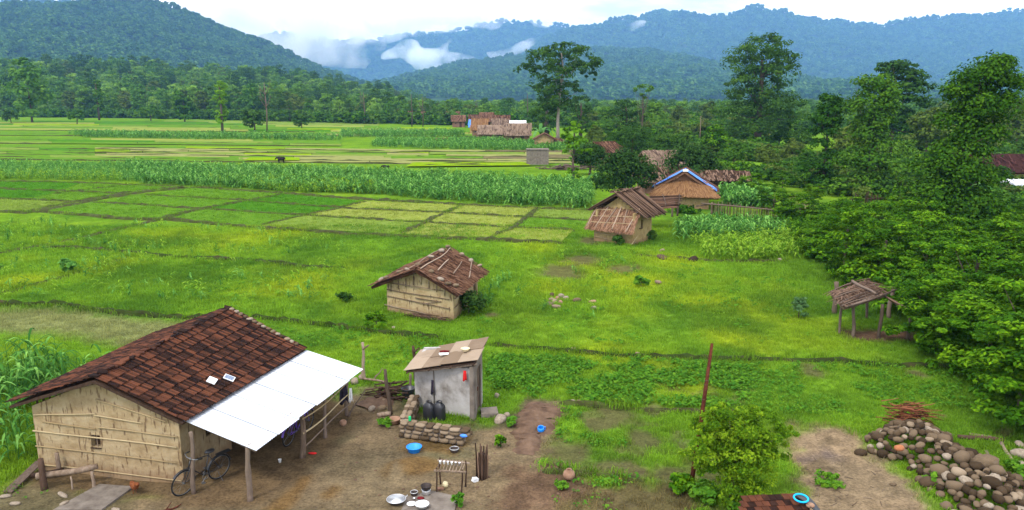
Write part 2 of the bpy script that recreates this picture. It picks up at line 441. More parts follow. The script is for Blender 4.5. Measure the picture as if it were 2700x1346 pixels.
YELL = [(1650, 745, 120), (2010, 835, 130), (1880, 800, 90), (1960, 890, 90), (800, 735, 110), (600, 640, 110), (1420, 655, 60), (1510, 690, 80), (1700, 960, 110),
        (1600, 930, 90), (430, 625, 90), (300, 700, 80), (760, 610, 100), (1820, 1010, 70), (1450, 760, 70), (60, 745, 70), (1750, 690, 80), (950, 700, 60)]
YELG = [(tuple(g(a, b)[:2]), c_) for a, b, c_ in YELL]
BARE = [(1700, 1163, .55), (1575, 1118, .5), (1480, 720, 1.6), (1540, 690, 1.4), (1640, 710, 1.2), (1775, 1255, .6), (1850, 1250, .7), (1600, 1230, .5), (1565, 635, 1.2),
        (1500, 1200, .8), (1620, 1090, .7), (2420, 985, .5), (1730, 1078, .5), (1660, 1240, .5), (2140, 980, .6), (1300, 830, .4)]
BARG = [(tuple(g(a, b)[:2]), r_) for a, b, r_ in BARE]

WET = [gp((1002, 1240), (1030, 1218), (1026, 1250), (1012, 1264), (1004, 1256)), gp((1050, 1212), (1090, 1204), (1140, 1208), (1168, 1222), (1150, 1242), (1110, 1252), (1075, 1254), (1058, 1238)),
       gp((840, 1305), (880, 1282), (902, 1288), (880, 1312), (852, 1322)), gp((690, 1346), (755, 1300), (800, 1258), (818, 1255), (795, 1300), (770, 1346), (730, 1375)), gp((1090, 1120), (1180, 1130), (1240, 1150), (1200, 1200), (1060, 1185))]
def ground_cols(x, y):
    n1 = fbm(x * .35, y * .35, 3); n2 = fbm(x * 1.6, y * 1.6, 9); n3 = fbm(x * .06, y * .06, 21)
    c_ = GREEN[None] * (0.72 + .56 * n2[:, None])
    yv = np.zeros(len(x))
    for (p, r_) in YELG:
        sx = r_ / 2080 * p[1]; sy = sx * 1.5
        yv = np.maximum(yv, np.exp(-((x - p[0]) / sx) ** 2 - ((y - p[1]) / sy) ** 2))
    yv = np.clip(yv * (.4 + 1.1 * n1) + .35 * sstep(.5, .8, n1), 0, 1)
    c_ = c_ * (1 - yv[:, None]) + YEL[None] * (.8 + .4 * n2[:, None]) * yv[:, None]
    dk = sstep(.52, .30, fbm(x * .22 + 40, y * .22, 33))[:, None] * .6
    c_ = c_ * (1 - dk) + DARKG * dk
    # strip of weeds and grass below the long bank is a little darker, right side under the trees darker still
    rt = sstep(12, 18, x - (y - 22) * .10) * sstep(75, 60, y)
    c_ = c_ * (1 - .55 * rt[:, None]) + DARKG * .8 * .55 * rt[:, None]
    far = sstep(60, 140, y)[:, None]
    c_ = c_ * (1 - far * .5) + (GREEN * 1.15) * far * .5
    ed = (n2 - .5) * 1.0 + (n1 - .5) * .8
    def lay(poly, color, w=.35, amp=1.0, k=1.0):
        nonlocal c_
        s_ = poly_sd(x, y, poly) + ed * amp
        f = (sstep(w, -w, s_) * k)[:, None]
        c_ = c_ * (1 - f) + color * f
        return f[:, 0]
    pf = lay(PALEF, PALE[None] * (.75 + .5 * n2[:, None]), .8, 1.2)
    so_ = SOIL[None] * (.62 + .75 * fbm(x * .9, y * .9, 51)[:, None])
    so_ = so_ * (1 - .35 * sstep(.5, .7, fbm(x * .5, y * .5, 77))[:, None] * np.array((.6, .3, .5)))
    a = lay(YARD, so_, .3, .9)
    b_ = lay(HOUSEFOOT, SOIL[None] * np.array((.85, .78, .72)) * (.7 + .6 * n2[:, None]), .3, .4)
    t = lay(TILLED, SOILD[None] * (.8 + 1.4 * n2[:, None]), .4, 2.2, .85)
    s1 = lay(SANDP, SAND[None] * (.7 + .6 * n2[:, None]), .35, 1.2)
    f1 = lay(FIRE, np.array((.075, .06, .062)), .35, .9, .8)
    s2 = lay(SHELF, SOILD[None] * (1 + n2[:, None]), .4, .8)
    p_ = lay(PATH, SAND[None] * (.8 + .4 * n2[:, None]), .6, 1.0)
    for wp in WET: lay(wp, np.array((.115, .068, .026)), .12, .35, .8)
    bare = np.zeros(len(x))
    for (p, r_) in BARG:
        bare = np.maximum(bare, sstep(r_ * 1.2, r_ * .4, np.hypot((x - p[0]), (y - p[1]) * .7) + ed * r_ * .9))
    bare = np.maximum(bare, .8 * sstep(.66, .74, fbm(x * .8 + 9, y * .8, 91)) * sstep(30, 24, y) * (x > 0))
    c_ = c_ * (1 - bare[:, None] * .8) + (SOIL * .62) * bare[:, None] * .8
    # grass creeping over the yard edge
    soil = np.maximum.reduce([a, b_, t, s1, s2, p_, bare])
    return np.clip(c_, .004, 1), np.clip(soil, 0, 1), pf
def gz(x, y):
    x = np.asarray(x, float); y = np.asarray(y, float)
    near = sstep(120, 40, y)
    return (fbm(x * .5, y * .5, 5) - .5) * .10 * near + (fbm(x * 2.2, y * 2.2, 6) - .5) * .035 * sstep(60, 30, y)
def gz1(x, y): return float(gz(np.array([x]), np.array([y]))[0])

def axis(lo, hi, mid0, mid1, step, grow):
    a = list(np.arange(mid0, mid1, step)); d = step; p = mid1
    while p < hi: a.append(p); d *= grow; p += d
    a.append(hi); d = step; p = mid0 - step; b_ = []
    while p > lo: b_.append(p); d *= grow; p -= d
    b_.append(lo)
    return np.array(b_[::-1] + a)
gx = axis(-7000, 7000, -17, 20, .16, 1.04)
gy = axis(2, 9000, 16, 32, .16, 1.022)
X, Y = np.meshgrid(gx, gy); X = X.ravel(); Y = Y.ravel()
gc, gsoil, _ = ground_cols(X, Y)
nx, ny = len(gx), len(gy)
idx = np.arange(nx * ny).reshape(ny, nx)
Fq = np.stack([idx[:-1, :-1], idx[:-1, 1:], idx[1:, 1:], idx[1:, :-1]], -1).reshape(-1, 4)
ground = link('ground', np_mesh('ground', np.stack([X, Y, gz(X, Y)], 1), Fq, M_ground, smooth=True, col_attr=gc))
tag(ground, 'green grassy valley floor with bare brown earth around the yard', 'ground', kind='structure')

# ------------------------------------------------------------------ hills
def hill(name, label, pts, Yr, Yf, res, amp, seed, mat_, fl=1.0, dx=0, power=1.25):
    P_ = [at(px, py, Yr) for px, py in pts]
    xs = np.array([p.x for p in P_]); zs = np.array([p.z for p in P_])
    x = np.arange(xs.min(), xs.max(), res); y = np.linspace(Yf, Yr + (Yr - Yf) * .5, int((Yr - Yf) * 1.5 / res))
    XX, YY = np.meshgrid(x, y)
    wv = (fbm(XX / 420, YY / 420, seed, 3) - .5) * 260
    prof = np.interp(XX + wv * np.clip((Yr - YY) / (Yr - Yf), 0, 1), xs, zs)
    t = (YY - Yf) / (Yr - Yf)
    s_ = np.where(t < 1, np.clip(t, 0, 1) ** power, 1 - (t - 1) * 1.2)
    spur = (np.abs(fbm(XX / 300 + 3, YY / 500, seed + 4, 4) - .5) * 2)
    edge = np.clip(1 - np.abs(t - 1) * 2.2, 0, 1)
    Z = prof * s_ * (1 - .28 * spur * (1 - edge) * fl) + (fbm(XX / 90, YY / 90, seed + 8, 4) - .5) * amp * np.clip(t * 3, 0, 1) - 6 * (1 - np.clip(t * 4, 0, 1))
    n_, m_ = XX.shape
    ii = np.arange(n_ * m_).reshape(n_, m_)
    F_ = np.stack([ii[:-1, :-1], ii[:-1, 1:], ii[1:, 1:], ii[1:, :-1]], -1).reshape(-1, 4)
    V_ = np.stack([XX.ravel(), YY.ravel(), Z.ravel()], 1)
    o = link(name, np_mesh(name, V_, F_, mat_, smooth=True))
    tag(o, label, 'hill', kind='structure')
    return x, y, Z
L_hill = leafmat('hill_leaf', (.02, .07, .018), (.06, .15, .03), (.14, .26, .045), .3)
M_hill = mat('forest_floor', (.012, .032, .010), (.03, .07, .016), (.05, .10, .022), scale=.03, bump=1.0, bscale=.09, detail=8)
HL = hill('hill', 'steep forested hill at the left, its top above the picture', [(-900, 120), (-500, 95), (-120, 80), (0, 62), (35, 39), (63, 19), (105, 14), (217, 12), (280, 2), (330, -10), (368, 0), (403, 10), (456, 26), (526, 49), (568, 75), (631, 102), (701, 121), (771, 151), (841, 182), (900, 208), (980, 236), (1080, 262)], 2200, 880, 24, 36, 2, M_hill, power=1.0)
HF = hill('hill', 'low wooded rise at the foot of the left hill', [(-900, 200), (-300, 196), (0, 196), (300, 200), (500, 208), (650, 216), (800, 232), (950, 248), (1100, 262)], 760, 430, 14, 6, 61, M_hill, power=1.0)
HR1 = hill('hill', 'lower greener forested spur in the middle distance', [(880, 262), (980, 240), (1107, 205), (1201, 178), (1338, 156), (1450, 150), (1600, 136), (1700, 138), (1800, 150), (1900, 182), (2000, 212), (2100, 232), (2300, 246), (2600, 240), (2900, 235), (3300, 240)], 3300, 1500, 36, 50, 12, M_hill)
HR2 = hill('hill', 'high blue forested ridge along the right', [(1230, 230), (1330, 160), (1400, 118), (1496, 78), (1548, 74), (1601, 63), (1640, 56), (1680, 55), (1706, 44), (1741, 31), (1775, 36), (1800, 30), (1839, 42), (1933, 38), (1951, 31), (1996, 19), (2024, 33), (2063, 31), (2105, 51), (2168, 53), (2256, 67), (2326, 74), (2396, 56), (2466, 44), (2571, 46), (2641, 37), (2700, 33), (2900, 40), (3300, 60), (3700, 100)], 5200, 3200, 52, 70, 21, M_hill)
HC = hill('hill', 'far blue mountains half lost in cloud at the valley head', [(380, 200), (600, 120), (760, 85), (880, 108), (1000, 110), (1090, 96), (1175, 85), (1250, 70), (1330, 54), (1400, 60), (1500, 78), (1700, 80), (2000, 120)], 6200, 4800, 62, 80, 31, M_hill)
HB = hill('hill', 'blue ridge behind the left hill', [(-900, 20), (-300, 5), (0, -5), (60, 8), (150, 0), (260, 5), (420, 30), (560, 80), (640, 130)], 4200, 3000, 56, 60, 41, M_hill)

# ------------------------------------------------------------------ leaves and trees
def unit(n_, r_=None):
    v = (r_ or rng).normal(size=(n_, 3)); return v / np.linalg.norm(v, axis=1, keepdims=True)
def leaf_quads(C, N, size, aspect=.5, droop=.25, r_=None):
    """diamond leaves: centre, normal, length"""
    r_ = r_ or rng; n_ = len(C)
    N = N / np.linalg.norm(N, axis=1, keepdims=True)
    T = np.cross(N, unit(n_, r_)); T /= np.linalg.norm(T, axis=1, keepdims=True) + 1e-9
    B = np.cross(N, T)
    s_ = np.broadcast_to(size, (n_,))[:, None]
    w = s_ * aspect * .5
    V_ = np.stack([C - T * s_ * .5, C + B * w - T * s_ * .05, C + T * s_ * .5 - N * s_ * droop, C - B * w - T * s_ * .05], 1).reshape(-1, 3)
    return V_, np.arange(n_ * 4).reshape(-1, 4)
def crown_mesh(name, mat_, blobs, nsub, nleaf, size, seed, sub=.36, flat=.7, up=.6, aspect=.55, spread=.35, shell=.6):
    """clumps of leaves over a set of ellipsoids (cx, cy, cz, rx, ry, rz)"""
    r_ = np.random.default_rng(seed)
    vol = np.array([(b[3] * b[4] * b[5]) ** (2 / 3) for b in blobs]); vol /= vol.sum()
    Cs, Ns, As = [], [], []; subs = []
    for b, q in zip(blobs, vol):
        k = max(3, int(round(nsub * q)))
        d = unit(k, r_); d[:, 2] = np.where(d[:, 2] < -.55, -d[:, 2], d[:, 2])
        rad = r_.uniform(shell, 1.0, (k, 1))
        sc = np.array(b[:3]) + d * np.array(b[3:6]) * rad
        sr = sub * (b[3] * b[4] * b[5]) ** (1 / 3) * r_.uniform(.55, 1.25, k)
        m_ = max(4, int(nleaf))
        e = unit(k * m_, r_).reshape(k, m_, 3)
        q_ = sc[:, None] + e * sr[:, None, None] * np.array((1.15, 1.15, flat)) * (r_.uniform(.25, 1, (k, m_, 1)) ** .5)
        nn = e * .6 + d[:, None] * .35 + np.array((0, 0, up)) + r_.normal(size=(k, m_, 3)) * spread
        av = np.clip(r_.uniform(.1, .9, (k, 1)) * .55 + r_.uniform(0, 1, (k, m_)) * .45, 0, 1)
        Cs.append(q_.reshape(-1, 3)); Ns.append(nn.reshape(-1, 3)); As.append(av.ravel()); subs.append(sc)
    C = np.concatenate(Cs); N = np.concatenate(Ns); A = np.concatenate(As)
    V_, F_ = leaf_quads(C, N, size * r_.uniform(.65, 1.3, len(C)), aspect, .2, r_)
    return np_mesh(name, V_, F_, mat_, a=A), np.concatenate(subs)
def trunk_mesh(name, mat_, path, r0, r1, targets=(), seed=0, limb=.35, start=.35):
    random.seed(seed); b = MB(); path = [Vector(p) for p in path]; k = len(path)
    b.tube(path, [r0 + (r1 - r0) * (i / (k - 1)) ** .7 for i in range(k)], 8, None, .08)
    for t in targets:
        t = Vector(t)
        zt = path[0].z + (path[-1].z - path[0].z) * random.uniform(start, .95)
        zt = min(zt, max(path[0].z + .3 * (path[-1].z - path[0].z), t.z - .15 * (t - path[-1]).length))
        f = (zt - path[0].z) / max(1e-6, path[-1].z - path[0].z)
        i = min(k - 2, int(f * (k - 1))); p = path[i].lerp(path[i + 1], f * (k - 1) - i)
        rr = (r0 + (r1 - r0) * f ** .7) * limb
        mid = p.lerp(t, .5) + Vector((random.uniform(-.1, .1), random.uniform(-.1, .1), random.uniform(-.12, .05))) * (t - p).length
        b.tube([p, mid, t], [rr, rr * .6, rr * .2], 5)
    me = bpy.data.meshes.new(name); me.from_pydata(b.v, [], b.f)
    me.attributes.new('v', 'FLOAT', 'FACE').data.foreach_set('value', b.a)
    me.materials.append(mat_); me.polygons.foreach_set('use_smooth', [True] * len(me.polygons))
    return me
class Tree:
    """crown and trunk meshes, at unit placement; put() makes one tree of it"""
    def __init__(s, crown, trunk): s.c, s.t = crown, trunk
    def put(s, name, label, cat, loc, rz=0, sc=1.0, group=None):
        o = thing(name, label, cat, loc, group)
        o.rotation_euler = (0, 0, rz); o.scale = (sc, sc, sc) if not hasattr(sc, '__len__') else sc
        if s.t is not None: link('trunk', s.t, o)
        link('crown', s.c, o)
        return o
def make_tree(mat_, bark, blobs, path, r0, r1, nsub, nleaf, leaf, seed, limbs=10, **kw):
    cr, sb = crown_mesh('crown', mat_, blobs, nsub, nleaf, leaf, seed, **kw)
    pick = sb[np.random.default_rng(seed).permutation(len(sb))[:limbs]]
    return Tree(cr, trunk_mesh('trunk', bark, path, r0, r1, pick, seed))

# instances on points (stuff only)
def gn_scatter(name, protos, P_, rot, scl, pick, colr=None, tilt=None):
    me = bpy.data.meshes.new(name)
    me.vertices.add(len(P_)); me.vertices.foreach_set('co', np.asarray(P_, np.float32).ravel())
    ro = np.zeros((len(P_), 3), np.float32); ro[:, 2] = rot
    if tilt is not None: ro[:, 0] = tilt
    me.attributes.new('rot', 'FLOAT_VECTOR', 'POINT').data.foreach_set('vector', ro.ravel())
    sv = np.repeat(np.asarray(scl, np.float32)[:, None], 3, 1) if np.ndim(scl) == 1 else np.asarray(scl, np.float32)
    me.attributes.new('scl', 'FLOAT_VECTOR', 'POINT').data.foreach_set('vector', sv.ravel())
    me.attributes.new('pick', 'INT', 'POINT').data.foreach_set('value', np.asarray(pick, np.int32))
    if colr is not None:
        me.attributes.new('gcol', 'FLOAT_COLOR', 'POINT').data.foreach_set('color', np.concatenate([colr, np.ones((len(P_), 1))], 1).astype(np.float32).ravel())
    o = link(name, me)
    ng = bpy.data.node_groups.new(name, 'GeometryNodeTree')
    ng.interface.new_socket('Geometry', in_out='INPUT', socket_type='NodeSocketGeometry')
    ng.interface.new_socket('Geometry', in_out='OUTPUT', socket_type='NodeSocketGeometry')
    n = ng.nodes; l = ng.links
    gi, go = n.new('NodeGroupInput'), n.new('NodeGroupOutput')
    jn = n.new('GeometryNodeJoinGeometry')
    for p in reversed(protos):
        oi = n.new('GeometryNodeObjectInfo'); oi.inputs['Object'].default_value = p; oi.inputs['As Instance'].default_value = True
        l.new(oi.outputs['Geometry'], jn.inputs[0])
    ip = n.new('GeometryNodeInstanceOnPoints'); ip.inputs['Pick Instance'].default_value = True
    l.new(gi.outputs[0], ip.inputs['Points']); l.new(jn.outputs[0], ip.inputs['Instance'])
    def na(nm, ty, sock):
        a = n.new('GeometryNodeInputNamedAttribute'); a.data_type = ty; a.inputs['Name'].default_value = nm
        l.new(a.outputs['Attribute'], ip.inputs[sock])
    na('pick', 'INT', 'Instance Index'); na('scl', 'FLOAT_VECTOR', 'Scale')
    a = n.new('GeometryNodeInputNamedAttribute'); a.data_type = 'FLOAT_VECTOR'; a.inputs['Name'].default_value = 'rot'
    er = n.new('FunctionNodeEulerToRotation'); l.new(a.outputs['Attribute'], er.inputs[0]); l.new(er.outputs[0], ip.inputs['Rotation'])
    l.new(ip.outputs[0], go.inputs[0])
    md = o.modifiers.new('scatter', 'NODES'); md.node_group = ng
    return o
def proto(me): return bpy.data.objects.new(me.name, me)      # unlinked: only instanced

# ------------------------------------------------------------------ forest on the hills
hp = []
for k in range(5):
    me, _ = crown_mesh('hill_tree', L_hill, [(0, 0, 4.5, 3.6, 3.6, 3.8), (1.6, .8, 6.2, 2.2, 2.2, 2.2)], 22, 7, 2.6, 300 + k, sub=.42, aspect=.8)
    hp.append(proto(me))
def hill_forest(H_, spacing, s0, seed, label, lo=4):
    x, y, Z = H_; r_ = np.random.default_rng(seed)
    A_ = (x[-1] - x[0]) * (y[-1] - y[0]) * .72
    n_ = int(A_ / spacing ** 2)
    px = r_.uniform(x[0], x[-1], n_); py = r_.uniform(y[0], y[0] + (y[-1] - y[0]) * .72, n_)
    ix = np.clip((px - x[0]) / (x[1] - x[0]), 0, len(x) - 1.001); iy = np.clip((py - y[0]) / (y[1] - y[0]), 0, len(y) - 1.001)
    i0, j0 = ix.astype(int), iy.astype(int); fx, fy = ix - i0, iy - j0
    pz = (Z[j0, i0] * (1 - fx) + Z[j0, i0 + 1] * fx) * (1 - fy) + (Z[j0 + 1, i0] * (1 - fx) + Z[j0 + 1, i0 + 1] * fx) * fy
    k = (pz > lo) & (np.abs(px) < py * .75 + 60)
    px, py, pz = px[k], py[k], pz[k]
    o = gn_scatter('hill_forest', hp, np.stack([px, py, pz - 1.0], 1), r_.uniform(0, 6.28, len(px)), s0 * r_.uniform(.6, 1.35, len(px)), r_.integers(0, len(hp), len(px)))
    tag(o, label, 'forest', kind='stuff')
hill_forest(HL, 11, 1.5, 1, 'dense forest covering the left hill')
hill_forest(HR1, 17, 2.2, 2, 'dense forest covering the lower spur')
hill_forest(HR2, 24, 2.9, 3, 'dense forest covering the high right ridge')
hill_forest(HC, 32, 3.6, 4, 'forest on the far cloudy mountains')
hill_forest(HB, 26, 3.0, 5, 'forest on the ridge behind the left hill')

# ------------------------------------------------------------------ haze
def build_haze():
    m = bpy.data.materials.new('haze'); m.use_nodes = True
    nt = m.node_tree; nt.nodes.clear()
    o_ = nt.nodes.new('ShaderNodeOutputMaterial'); v_ = nt.nodes.new('ShaderNodeVolumePrincipled')
    v_.inputs['Color'].default_value = (.25, .52, 1.0, 1); v_.inputs['Density'].default_value = .000112
    v_.inputs['Anisotropy'].default_value = 0.0
    nt.links.new(v_.outputs[0], o_.inputs['Volume'])
    b = MB(); b.box((0, 3300, 305), (20000, 8400, 670))
    o = b.build('haze', m); tag(o, 'thin blue monsoon haze filling the valley', 'haze', kind='stuff')
build_haze()

# ================================================================== FIELDS
def bund(pts, w, h, mat_=None, label='low earth bund between field plots', name='field_bund', step=.5, seed=0, steep=0.0):
    """raised strip of earth along a line of ground points"""
    r_ = np.random.default_rng(seed + int(abs(pts[0][0]) * 100) % 9999)
    P_ = [np.array(p[:2], float) for p in pts]; out = [P_[0]]
    for a, b_ in zip(P_[:-1], P_[1:]):
        k = max(1, int(np.linalg.norm(b_ - a) / step))
        out += [a + (b_ - a) * i / k for i in range(1, k + 1)]
    Q = np.array(out); n_ = len(Q)
    T = np.gradient(Q, axis=0); T /= np.linalg.norm(T, axis=1, keepdims=True) + 1e-9
    Nn = np.stack([-T[:, 1], T[:, 0]], 1)
    s_ = np.cumsum(np.r_[0, np.linalg.norm(np.diff(Q, axis=0), axis=1)])
    Q = Q + Nn * ((fbm(s_ * .25, s_ * 0 + seed, seed) - .5) * w * 1.2)[:, None]
    hh = h * .85 * (.45 + 1.1 * fbm(s_ * .9, s_ * 0, seed + 3)) * np.minimum(1, np.minimum(s_, s_[-1] - s_) / (w) + .15)
    ww = w * (.7 + .6 * fbm(s_ * .7, s_ * 0, seed + 5))
    V_ = []
    for o_, z_ in ((-.62, -.06), (-.36, .75), (-.05, 1.0), (.26, .72), (.62, -.06)):
        q = Q + Nn * (o_ * ww + r_.normal(size=n_) * .12 * w)[:, None]
        z = np.where(z_ < 0, z_, z_ * hh * r_.uniform(.6, 1.35, n_))
        V_.append(np.stack([q[:, 0], q[:, 1], z + gz(q[:, 0], q[:, 1])], 1))
    V_ = np.stack(V_, 1).reshape(-1, 3)
    ii = np.arange(n_ * 5).reshape(n_, 5)
    F_ = np.stack([ii[:-1, :-1], ii[:-1, 1:], ii[1:, 1:], ii[1:, :-1]], -1).reshape(-1, 4)
    o = link(name, np_mesh(name, V_, F_, mat_ or M_bund, smooth=True))
    tag(o, label, 'bund', kind='structure')
    return o
def plotmat(nm, a, b_, c_): return mat(nm, a, b_, c_, scale=.9, bump=.5, bscale=3.0, rough=.95, spec=0, detail=9)
PM = dict(deep=plotmat('rice_deep', (.028, .105, .008), (.048, .14, .010), (.07, .165, .012)),
          mid=plotmat('rice_mid', (.05, .125, .010), (.078, .165, .014), (.105, .19, .018)),
          pale=plotmat('rice_pale', (.085, .145, .018), (.125, .185, .03), (.165, .21, .045)),
          yel=plotmat('rice_yellow', (.12, .165, .022), (.175, .21, .04), (.21, .23, .06)),
          lemon=plotmat('seedbed', (.10, .18, .004), (.15, .24, .006), (.18, .26, .010)),
          straw=plotmat('stubble', (.13, .15, .04), (.19, .20, .065), (.23, .225, .08)),
          brown=plotmat('fallow', (.075, .065, .03), (.12, .10, .05), (.15, .13, .06)))
PLOT_N = [0]
def plot(corners, kind, z=.03):
    PLOT_N[0] += 1; z += PLOT_N[0] * .0007
    P_ = [Vector((p[0], p[1], 0)) for p in corners]
    n_ = 6; V_ = []
    for i in range(n_ + 1):
        a = P_[0].lerp(P_[1], i / n_); b_ = P_[3].lerp(P_[2], i / n_)
        for j in range(n_ + 1):
            q = a.lerp(b_, j / n_); V_.append((q.x, q.y, z + gz1(q.x, q.y) * .5 + .02))
    ii = np.arange((n_ + 1) ** 2).reshape(n_ + 1, n_ + 1)
    F_ = np.stack([ii[:-1, :-1], ii[1:, :-1], ii[1:, 1:], ii[:-1, 1:]], -1).reshape(-1, 4)
    o = link('paddy_plot', np_mesh('paddy_plot', V_, F_, PM[kind], smooth=True))
    tag(o, {'deep': 'deep green rice plot', 'mid': 'green rice plot', 'pale': 'pale green rice plot', 'yel': 'yellowish green rice plot', 'lemon': 'bright lemon green seedbed plot', 'straw': 'pale straw coloured plot', 'brown': 'brown fallow plot'}[kind] + ' between earth bunds', 'field', kind='structure')
GRID = [  # the three rows of paddies behind the huts
 [(-200, 476), (210, 484), (140, 512), (-200, 498), 'deep'], [(215, 484), (484, 495), (336, 514), (140, 512), 'mid'], [(505, 497), (743, 513), (655, 532), (382, 515), 'mid'],
 [(743, 513), (963, 532), (900, 550), (655, 532), 'deep'], [(963, 532), (1219, 543), (1175, 563), (900, 550), 'yel'], [(1219, 543), (1422, 550), (1385, 575), (1175, 563), 'yel'], [(1422, 550), (1570, 557), (1570, 584), (1385, 575), 'pale'],
 [(-200, 498), (140, 512), (60, 527), (-200, 520), 'deep'], [(140, 513), (336, 514), (225, 534), (60, 527), 'mid'], [(382, 515), (655, 532), (540, 552), (245, 534), 'mid'],
 [(655, 532), (900, 550), (806, 569), (540, 552), 'deep'], [(900, 550), (1175, 563), (1124, 587), (806, 569), 'yel'], [(1175, 563), (1385, 575), (1352, 601), (1124, 587), 'yel'], [(1385, 575), (1570, 584), (1540, 611), (1352, 601), 'mid'],
 [(-200, 520), (210, 535), (105, 558), (-200, 556), 'pale'], [(245, 534), (540, 552), (414, 580), (110, 560), 'mid'], [(540, 552), (806, 569), (687, 598), (440, 580), 'mid'],
 [(806, 569), (1124, 587), (1051, 620), (687, 598), 'pale'], [(1124, 587), (1352, 601), (1296, 632), (1051, 620), 'yel'], [(1352, 601), (1510, 610), (1480, 640), (1296, 632), 'yel']]
for a, b_, c_, d_, k in GRID: plot([g(*a), g(*b_), g(*c_), g(*d_)], k)
rr2 = np.random.default_rng(15); RP, RC = [], []
KC = dict(deep=(.042, .125, .008), mid=(.07, .15, .012), pale=(.115, .17, .026), yel=(.155, .19, .034))
for a, b_, c_, d_, k in GRID:
    q = [g(*p) for p in (a, b_, c_, d_)]; A_ = ((q[1] - q[0]).cross(q[3] - q[0])).length
    n_ = int(min(A_, 260) * 9); u, v = rr2.uniform(.01, .99, n_), rr2.uniform(.01, .99, n_)
    X_ = [((1 - u) * (1 - v) * q[0][i] + u * (1 - v) * q[1][i] + u * v * q[2][i] + (1 - u) * v * q[3][i]) for i in (0, 1)]
    RP.append(np.stack([X_[0], X_[1], np.full(n_, .05)], 1)); RC.append(np.tile(np.array(KC[k]), (n_, 1)) * (.6 + .8 * fbm(X_[0] * .5, X_[1] * .5, 4)[:, None]))
RICE = (np.concatenate(RP), np.concatenate(RC))
BUNDS = [([(-200, 476), (210, 483), (484, 494)], .8), ([(505, 494), (900, 522), (1215, 541), (1426, 551), (1570, 557)], .9),
 ([(-200, 497), (0, 499), (210, 508), (336, 513)], .7), ([(382, 515), (648, 531), (900, 550), (1110, 559), (1338, 573), (1570, 584)], .65),
 ([(-200, 520), (0, 525), (210, 534)], .7), ([(245, 534), (526, 552), (796, 569), (900, 577), (1096, 587), (1345, 601), (1520, 611)], .65),
 ([(-200, 556), (81, 562)], .8), ([(105, 560), (375, 581), (456, 582), (666, 601), (900, 617), (1075, 625), (1250, 631), (1391, 640), (1490, 642)], .8),
 ([(505, 495), (336, 513), (200, 538), (90, 561)], 1.3), ([(480, 494), (316, 512), (180, 537), (70, 560)], .7), ([(315, 492), (140, 513)], .5), ([(743, 513), (655, 532), (540, 552), (414, 581)], .8),
 ([(963, 532), (900, 550), (806, 569), (687, 597)], .55), ([(1219, 543), (1124, 587), (1051, 619)], .6), ([(1422, 550), (1352, 601), (1296, 631)], .6)]
for i, (p, w) in enumerate(BUNDS): bund(gp(*p), w, .20, seed=i, step=.45)
BANKS = [([(414, 582), (315, 604), (150, 640), (0, 668), (-150, 695)], 1.0, .14), ([(126, 650), (350, 669), (596, 685), (750, 697), (910, 712)], .9, .22),
 ([(350, 676), (228, 713), (100, 748), (-60, 790)], .8, .12), ([(-150, 806), (0, 808), (158, 810), (315, 829), (508, 841), (600, 836)], .55, .34), ([(666, 835), (780, 850), (900, 868), (1005, 877), (1163, 899)], .5, .26),
 ([(1290, 911), (1480, 925), (1640, 940), (1900, 948), (2148, 955), (2330, 962), (2520, 968)], .5, .22), ([(1475, 1064), (1626, 1077), (1777, 1084), (1960, 1090)], .4, .2),
 ([(1680, 672), (1900, 690), (2080, 690)], .8, .2), ([(1430, 1245), (1560, 1255), (1700, 1270)], .4, .15)]
for i, (p, w, h) in enumerate(BANKS): bund(gp(*p), w * .62, h * .8, M_bank if h > .2 else M_bund, 'grassy earth bank across the field', 'earth_bank', .3, 40 + i)
# terraces further out
random.seed(11)
def terrace(rows, x0, x1, weights, slope, wmin, wmax, hb=.3, first=True):
    kinds = list(weights); ws = [weights[k] for k in kinds]
    f = lambda x, y: (x, y + slope * (x - 300))
    for r_ in range(len(rows) - 1):
        x = x0 + random.uniform(-140, 60)
        while x < x1:
            nx_ = min(x1, x + random.uniform(wmin, wmax))
            k = random.choices(kinds, ws)[0]
            plot([g(*f(x, rows[r_])), g(*f(nx_, rows[r_])), g(*f(nx_, rows[r_ + 1])), g(*f(x, rows[r_ + 1]))], k, .05)
            x = nx_ + 2
        xs = x0 + random.uniform(-120, 30)
        while xs < x1:
            xe = min(x1, xs + random.uniform(150, 600))
            if random.random() < .8:
                bund(gp(*[f(q, rows[r_ + 1]) for q in np.linspace(xs, xe, 4)]), .45, hb * .72, label='dark earth bund between terraced plots', step=2.0, seed=random.randint(0, 900))
            xs = xe + random.uniform(0, 60)
terrace([386, 391, 396, 400.5, 405, 409, 413], 250, 1130, {'straw': 4, 'lemon': 2, 'pale': 2, 'mid': 1}, .012, 120, 420, .36)
terrace([413, 418.5, 424], 640, 1350, {'straw': 4, 'brown': 1, 'lemon': 2, 'pale': 2}, .012, 150, 400, .36)
terrace([388, 394, 400, 406, 412, 419, 425], -150, 250, {'mid': 4, 'pale': 3, 'deep': 1}, .012, 150, 400, .3)
terrace([413, 419, 425], 250, 640, {'mid': 3, 'pale': 2}, .012, 150, 300, .3)
terrace([394, 400, 406, 412, 418, 424, 430, 436], 1130, 1580, {'straw': 3, 'pale': 3, 'brown': 2, 'mid': 1, 'lemon': 1}, .003, 90, 300, .4)
terrace([318, 321.5, 325, 329, 333, 337, 341, 346], -150, 1000, {'mid': 4, 'pale': 4, 'yel': 2, 'deep': 1, 'lemon': .5}, .006, 150, 500, .3)
terrace([334, 338, 342, 347, 352, 357], 850, 1270, {'mid': 3, 'lemon': 1.5, 'yel': 3, 'straw': 1}, .004, 100, 300, .3)
terrace([350, 355, 360], -150, 850, {'mid': 4, 'pale': 3}, .006, 200, 500, .3)
